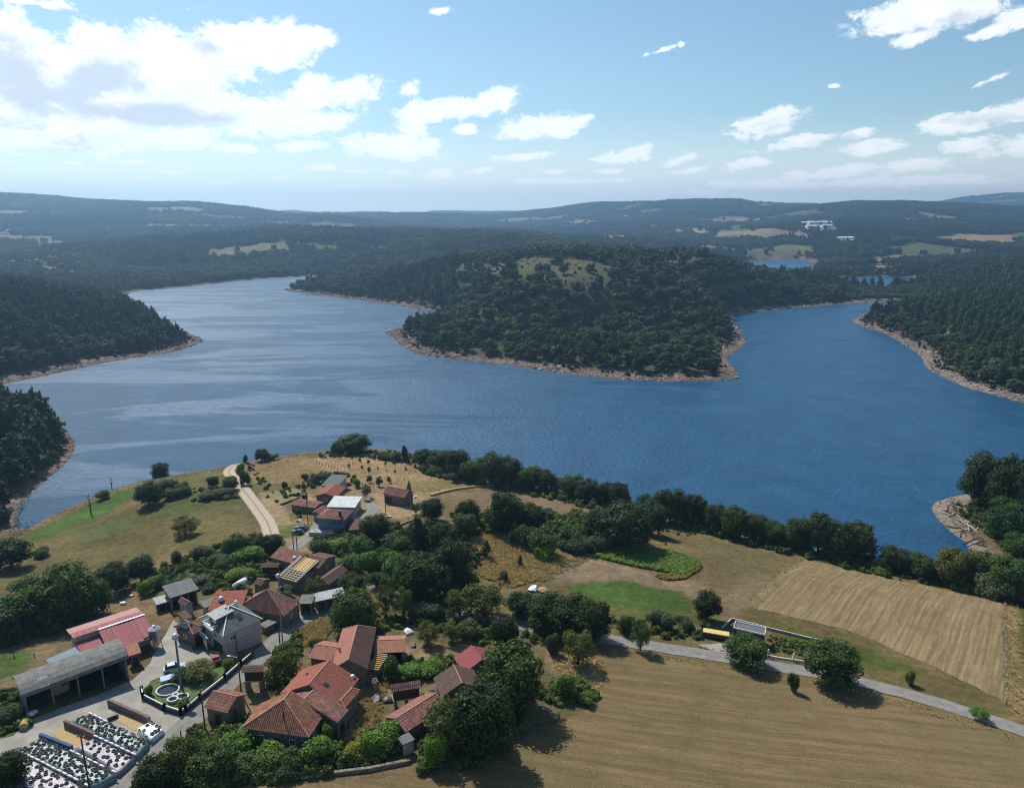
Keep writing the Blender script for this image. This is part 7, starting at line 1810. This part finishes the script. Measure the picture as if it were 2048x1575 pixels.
# white garden tunnel, wood pile, other small things
def tunnel():
    p, q = G(470,1176), G(496,1160); t = thing('garden_tunnel', 'white plastic garden tunnel among the vegetable beds', 'tunnel', p); n = 8; V = []; d = (q-p)/np.linalg.norm(q-p); s = np.array((-d[1], d[0], 0))
    for c in (p, q):
        for k in range(n+1): a = math.pi*k/n; V.append(c+s*.9*math.cos(a)+np.array((0, 0, 1.3*math.sin(a)-.05)))
    MB().add(V, [(k, k+1, n+2+k, n+1+k) for k in range(n)]+[tuple(range(n, -1, -1)), tuple(range(n+1, 2*n+2))]).build('cover', PL['white'], t, True)
tunnel()
for (u, v, s, lab, m) in [(1068,1180,1.6,'white plastic covered heap at the edge of the green patch',PL['white']),(1086,1182,1.5,'straw coloured heap beside the white covered heap',STRAW),(818,1265,1.1,'white sheet lying in the garden above the orange shed',PL['white']),(845,1292,.7,'small white tank in the yard right of the orange shed',WHITE),
   (826,1290,.9,'dark round cistern beside the orange shed',BLOCK),(702,1424,.8,'white bath tub beside the old mottled wing',WHITE),(755,1400,1.4,'black heap of sheeting in the lower farmyard',BLACK),(775,1402,1.2,'second black heap under the striped granary',BLACK),(754,1392,.5,'white sack on the black heap of sheeting',WHITE),(1385,1265,.8,'white rubble pile left of the yellow topped trailer',PALEC),(1395,1260,.7,'smaller white rubble pile beside the trailer',PALEC),
   (736,1002,1.6,'pale silver tank heap behind the white concrete roof',STEEL),(598,1042,1.0,'grey rubble heap on the dry yard of the upper hamlet',PALEC),(655,1048,.8,'rubble heap beside the tall pole of the upper hamlet',CONC),(778,1034,.9,'white wrapped bundle on the wall below the rusty barn',PL['white']),(830,994,.9,'white van shaped tarpaulin beside the rusty barn',PL['white']),(1494,1318,.3,'small white marker stone on the lane verge',WHITE)]:
    p = G(u, v); rr_ = np.random.RandomState(int(u)); vv = ICO[0]*rr_.uniform(.6, 1.35, (12, 1))*np.array((s*1.0, s*.7, s*.38)); bmx = MB().add(vv, [tuple(f) for f in ICO[1]]); o = bmx.build('heap', m, None, False); o.location = Vector(p)+Vector((0, 0, .3*s)); o.rotation_euler = (0, 0, rr_.uniform(0, 3)); tag(o, lab, 'heap')

# ------------------------------------------------------------------ driftwood and dead trees on the bare banks
LOGM = new_mat('bleached_log', wall_shader((.33,.29,.26), (.50,.45,.41), 5)); LOGD = new_mat('dark_log', wall_shader((.07,.05,.04), (.14,.10,.085), 5))
r = np.random.RandomState(4)
def logs(px, n, lo, hi, label, group, m):
    P = Gl(px)[:, :2]; mn, mx = P.min(0), P.max(0); k = 0; tries = 0
    while k < n and tries < 4000:
        tries += 1; x_, y_ = r.uniform(mn[0], mx[0]), r.uniform(mn[1], mx[1])
        if not inside(P, np.array([x_]), np.array([y_]))[0]: continue
        L = r.uniform(lo, hi); a = r.uniform(0, 3.14) if r.rand() < .5 else r.normal(1.2, .3); a_ = np.array((x_-math.cos(a)*L/2, y_-math.sin(a)*L/2)); b_ = np.array((x_+math.cos(a)*L/2, y_+math.sin(a)*L/2)); k += 1
        zs = [max(float(hz(*(a_+(b_-a_)*f))), -.1)+.14 for f in (0, .5, 1)]; c = np.array((x_, y_, zs[1])); b = MB()
        mid = (a_+b_)/2+r.uniform(-.04, .04, 2)*L; rad = r.uniform(.12, .26); b.tube([(a_[0]-x_, a_[1]-y_, zs[0]-c[2]), (mid[0]-x_, mid[1]-y_, max(zs[1], (zs[0]+zs[2])/2)-c[2]+.05), (b_[0]-x_, b_[1]-y_, zs[2]-c[2])], [rad, rad*.8, rad*.4], 6)
        for q in range(2): f = r.uniform(.4, .8); s_ = a_+(b_-a_)*f; b.tube([(s_[0]-x_, s_[1]-y_, 0), (s_[0]-x_+r.uniform(-1, 1), s_[1]-y_+r.uniform(-1, 1), r.uniform(.2, .9))], [rad*.5, rad*.15], 5)
        o = link('driftwood_log', b.mesh('driftwood_log', True), m if r.rand() < .75 else LOGD); o.location = c; tag(o, label, 'log', group)
logs([(1885,1018),(1925,1000),(1950,1040),(1975,1085),(1945,1088),(1905,1060)], 34, 4, 10, 'bleached log lying on the bare bank of the lake inlet', 'bleached logs on the inlet bank', LOGM)
logs([(1848,722),(1872,716),(1950,752),(2048,782),(2048,802),(1990,788),(1930,772),(1885,750)], 46, 5, 11, 'grey log stranded on the bare right shore', 'logs stranded on the right shore', LOGM)
logs([(100,850),(148,880),(140,915),(100,950),(80,930)], 20, 3, 7, 'dead branch heaped on the bare left shore', 'dead branches on the left shore', LOGD)
def dead(n, seed, hgt=1.0):
    rr_ = np.random.RandomState(seed); b = MB(); l = rr_.uniform(-.1, .1, 2); b.tube([(0, 0, -.1), (l[0], l[1], .55), (l[0]*2, l[1]*2, 1.0)], [.035, .022, .006], 5)
    for i in range(n): t = rr_.uniform(0, 6.28); z0 = rr_.uniform(.3, .85); q = rr_.uniform(.12, .34); b.tube([(l[0]*z0*1.6, l[1]*z0*1.6, z0), (q*math.cos(t)*.6, q*math.sin(t)*.6, z0+q*.55), (q*math.cos(t), q*math.sin(t), z0+q)], [.014, .009, .003], 4)
    return b.mesh('branches', True)
DEADM = [dead(10, s) for s in (1, 2, 3)]
for me in DEADM: me.materials.append(new_mat('dead_wood', wall_shader((.10,.08,.068), (.19,.155,.13), 4)))
for u, vt, vb, lab in [(182,988,1028,'bare dead tree on the green strip of the left meadow'),(224,954,978,'small bare dead tree at the water edge of the left meadow')]:
    p = G(u, vb); dep = proj(*p)[2]; h = (vb-vt)*dep/F/.9; t = thing('bare_tree', lab, 'bare tree', p); o = link('branches', DEADM[0], None, t); o.scale = (h, h, h)
xs = []
for px, n, lo, hi in [([(766,664),(800,690),(840,708),(1000,724),(1200,752),(1300,760),(1470,756),(1460,745),(1300,742),(1100,725),(980,708),(860,690),(820,662)], 420, 1.0, 3.6), ([(330,650),(412,682),(380,695),(270,716),(120,745),(110,735),(250,700),(340,672)], 160, 1, 4), ([(80,830),(152,885),(120,945),(40,1030),(20,1000),(80,930)], 150, 1.2, 3), ([(1698,644),(1770,664),(1850,716),(1860,745),(2040,805),(2048,775),(1890,720),(1800,660),(1730,640)], 170, 1, 4.5), ([(1862,1004),(1905,995),(1950,1040),(1990,1090),(1940,1088)], 50, 1, 3), ([(560,579),(700,596),(840,616),(890,630),(880,622),(700,588)], 80, 1, 3), ([(10,1020),(60,1010),(70,1060),(20,1080)], 60, 1, 2.5)]:
    P = Gl(px)[:, :2]; mn, mx = P.min(0), P.max(0); x = r.uniform(mn[0], mx[0], n*12); y = r.uniform(mn[1], mx[1], n*12); d = bil(GD, x, y); k = inside(P, x, y) & (d > -2) & (d < 13); x, y = x[k][:n], y[k][:n]; xs.append(np.stack((x, y, r.uniform(lo, hi, len(x))), 1))
xs = np.concatenate(xs); ti = r.normal(0, .35, (len(xs), 2)); lay = r.rand(len(xs)) < .3; ti[lay, 0] += 1.2
scatter('dead_brushwood', np.stack((xs[:, 0], xs[:, 1], np.maximum(hz(xs[:, 0], xs[:, 1]), -.3)), 1), DEADM, np.stack((xs[:, 2],)*3, 1), tilt=ti)

# ------------------------------------------------------------------ stones of the bare drawdown band
ROCK = []
for q in range(4):
    rr_ = np.random.RandomState(q+60); ROCK.append(mesh_np('stone', ICO[0]*rr_.uniform(.65, 1.3, (12, 1))*np.array((1, .75, .5)), ICO[1], False))
for me in ROCK: me.materials.append(new_mat('bank_stone', lambda nt: {'Base Color': nt.mix(nt.node('ShaderNodeObjectInfo').outputs['Random'], (.12,.085,.068), (.34,.275,.235)), 'Roughness': .95}))
x = r.uniform(-330, 620, 260000); y = r.uniform(150, 1150, 260000); d = bil(GD, x, y); k = (d > -.6) & (d < 4+11*vnoise(x/9, y/9)) & (np.abs(x) < y*.75+20); x, y = x[k][:15000], y[k][:15000]
s = r.uniform(.15, .55, len(x))*np.where(y > 380, 2.1, 1.0)*(1+1.2*(r.rand(len(x)) < .06))
scatter('bank_stones', np.stack((x, y, hz(x, y)), 1), ROCK, np.stack((s, s, s), 1))

# ------------------------------------------------------------------ far farms and masts
def far_house(u, v, wpx, dpx, h, rise, label, tile, wall, group=None, rz=0.0):
    p = G(u, v); dep = proj(*p)[2]; w = wpx*dep/F; t = thing('far_building', label, 'building', p, rz, group); l = max(w/2, 3); d = dpx
    S = [[(-l, -d, h), (l, -d, h), (l, 0, h+rise), (-l, 0, h+rise)], [(l, d, h), (-l, d, h), (-l, 0, h+rise), (l, 0, h+rise)]]
    link('roof', slab(S, .3).mesh('roof'), tile, t); b = MB(); b.prism([(-l+.4, -d+.4, -2), (l-.4, -d+.4, -2), (l-.4, d-.4, -2), (-l+.4, d-.4, -2)], [(-l+.4, -d+.4, h-.2), (l-.4, -d+.4, h-.2), (l-.4, d-.4, h-.2), (-l+.4, d-.4, h-.2)])
    for s in (-1, 1): b.add([(s*(l-.4), -d+.4, h-.2), (s*(l-.4), d-.4, h-.2), (s*(l-.4), 0, h+rise-.3)], [(0, 1, 2)])
    link('wall', b.mesh('wall'), wall, t)
    for f in (-.5, 0, .5):
        fo = link('window', MB().box((f*l*1.2, -d+.36, h*.55), (1.4, .12, 1.3)).mesh('window'), WHITE, t); link('pane', MB().box((f*l*1.2, -d+.30, h*.55), (1.2, .08, 1.1)).mesh('pane'), GLASS, fo)
for (u, v, w, d, h, ri, lab, ti_, wa, rz) in [
 (1642,447,52,9,5,2,'longest white roofed farm shed on the far right hillside',WHITE,WHITE,.02),(1612,448,34,9,5,2,'white roofed farm shed left of the longest far shed',WHITE,PALEC,.02),(1625,455,26,8,5,2,'white shed in front of the longest far shed',WHITE,WHITE,0),(1652,454,20,8,5,2,'pale shed at the right of the far farm',PALEC,WHITE,.1),
 (1622,461,22,8,4,2,'slanting white greenhouse below the far farm',WHITE,WHITE,-.5),(1598,446,10,10,6,1,'upright white building at the left end of the far farm',WHITE,WHITE,1.4),(1690,479,32,9,5,2,'long white roof standing alone among trees on the right hillside',WHITE,PALEC,.1),(1694,484,30,8,5,1.5,'second long white roof just below the lonely one',PALEC,WHITE,.2),
 (1770,466,12,6,4,2,'white cottage among trees in the far middle right',SHEET_LIGHT,WHITE,.2),(1740,472,14,6,4,2,'grey roofed cottage in the far middle right',SHEET_GREY,WHITE,.1),(1962,490,10,5,4,2,'tiny white house at the foot of the big far tan field',TILE_RED,WHITE,0),(1516,455,12,6,5,2,'white house between far green and tan fields',SHEET_LIGHT,WHITE,.4),
 (1400,476,9,6,5,2,'white house in the far hamlet at the centre right',TILE_RED,WHITE,.1),(1388,472,8,6,5,2,'red roofed house in the far hamlet at the centre right',TILE_RED,CREAM,.5),(1412,479,9,6,5,2,'grey roofed house in the far hamlet at the centre right',SHEET_GREY,WHITE,-.3),(1376,480,8,6,5,2,'cream house at the left of the far hamlet',TILE_BROWN,CREAM,.2),
 (22,464,16,7,5,2,'white house at the far left edge below the ridge',SHEET_LIGHT,WHITE,.2),(8,470,12,7,5,2,'second white house at the far left edge',TILE_RED,WHITE,.4),(24,500,10,6,4,2,'small pale house among trees above the far left fields',SHEET_GREY,WHITE,.1),(1252,436,6,6,10,2,'white tower like house on the far central hills',WHITE,WHITE,0)]:
    far_house(u, v, w, d, h, ri, lab, ti_, wa, None, rz)
for u, y, h, lab in ((1990, 2900, 34, 'thin red and white mast on the far right ridge'), (1361, 4000, 40, 'thin mast on the far central ridge')):
    x = (u-1024)/F*y*CP*1.02; z = float(hz(x, y)); t = thing('radio_mast', lab, 'mast', (x, y, z)); link('lattice_pole', MB().tube([(0, 0, -2), (0, 0, h+14)], [.6, .25], 6).mesh('lattice_pole'), STEEL, t); link('antenna', MB().box((0, 0, h+10), (1.6, 1.0, 3)).mesh('antenna'), WHITE, t)
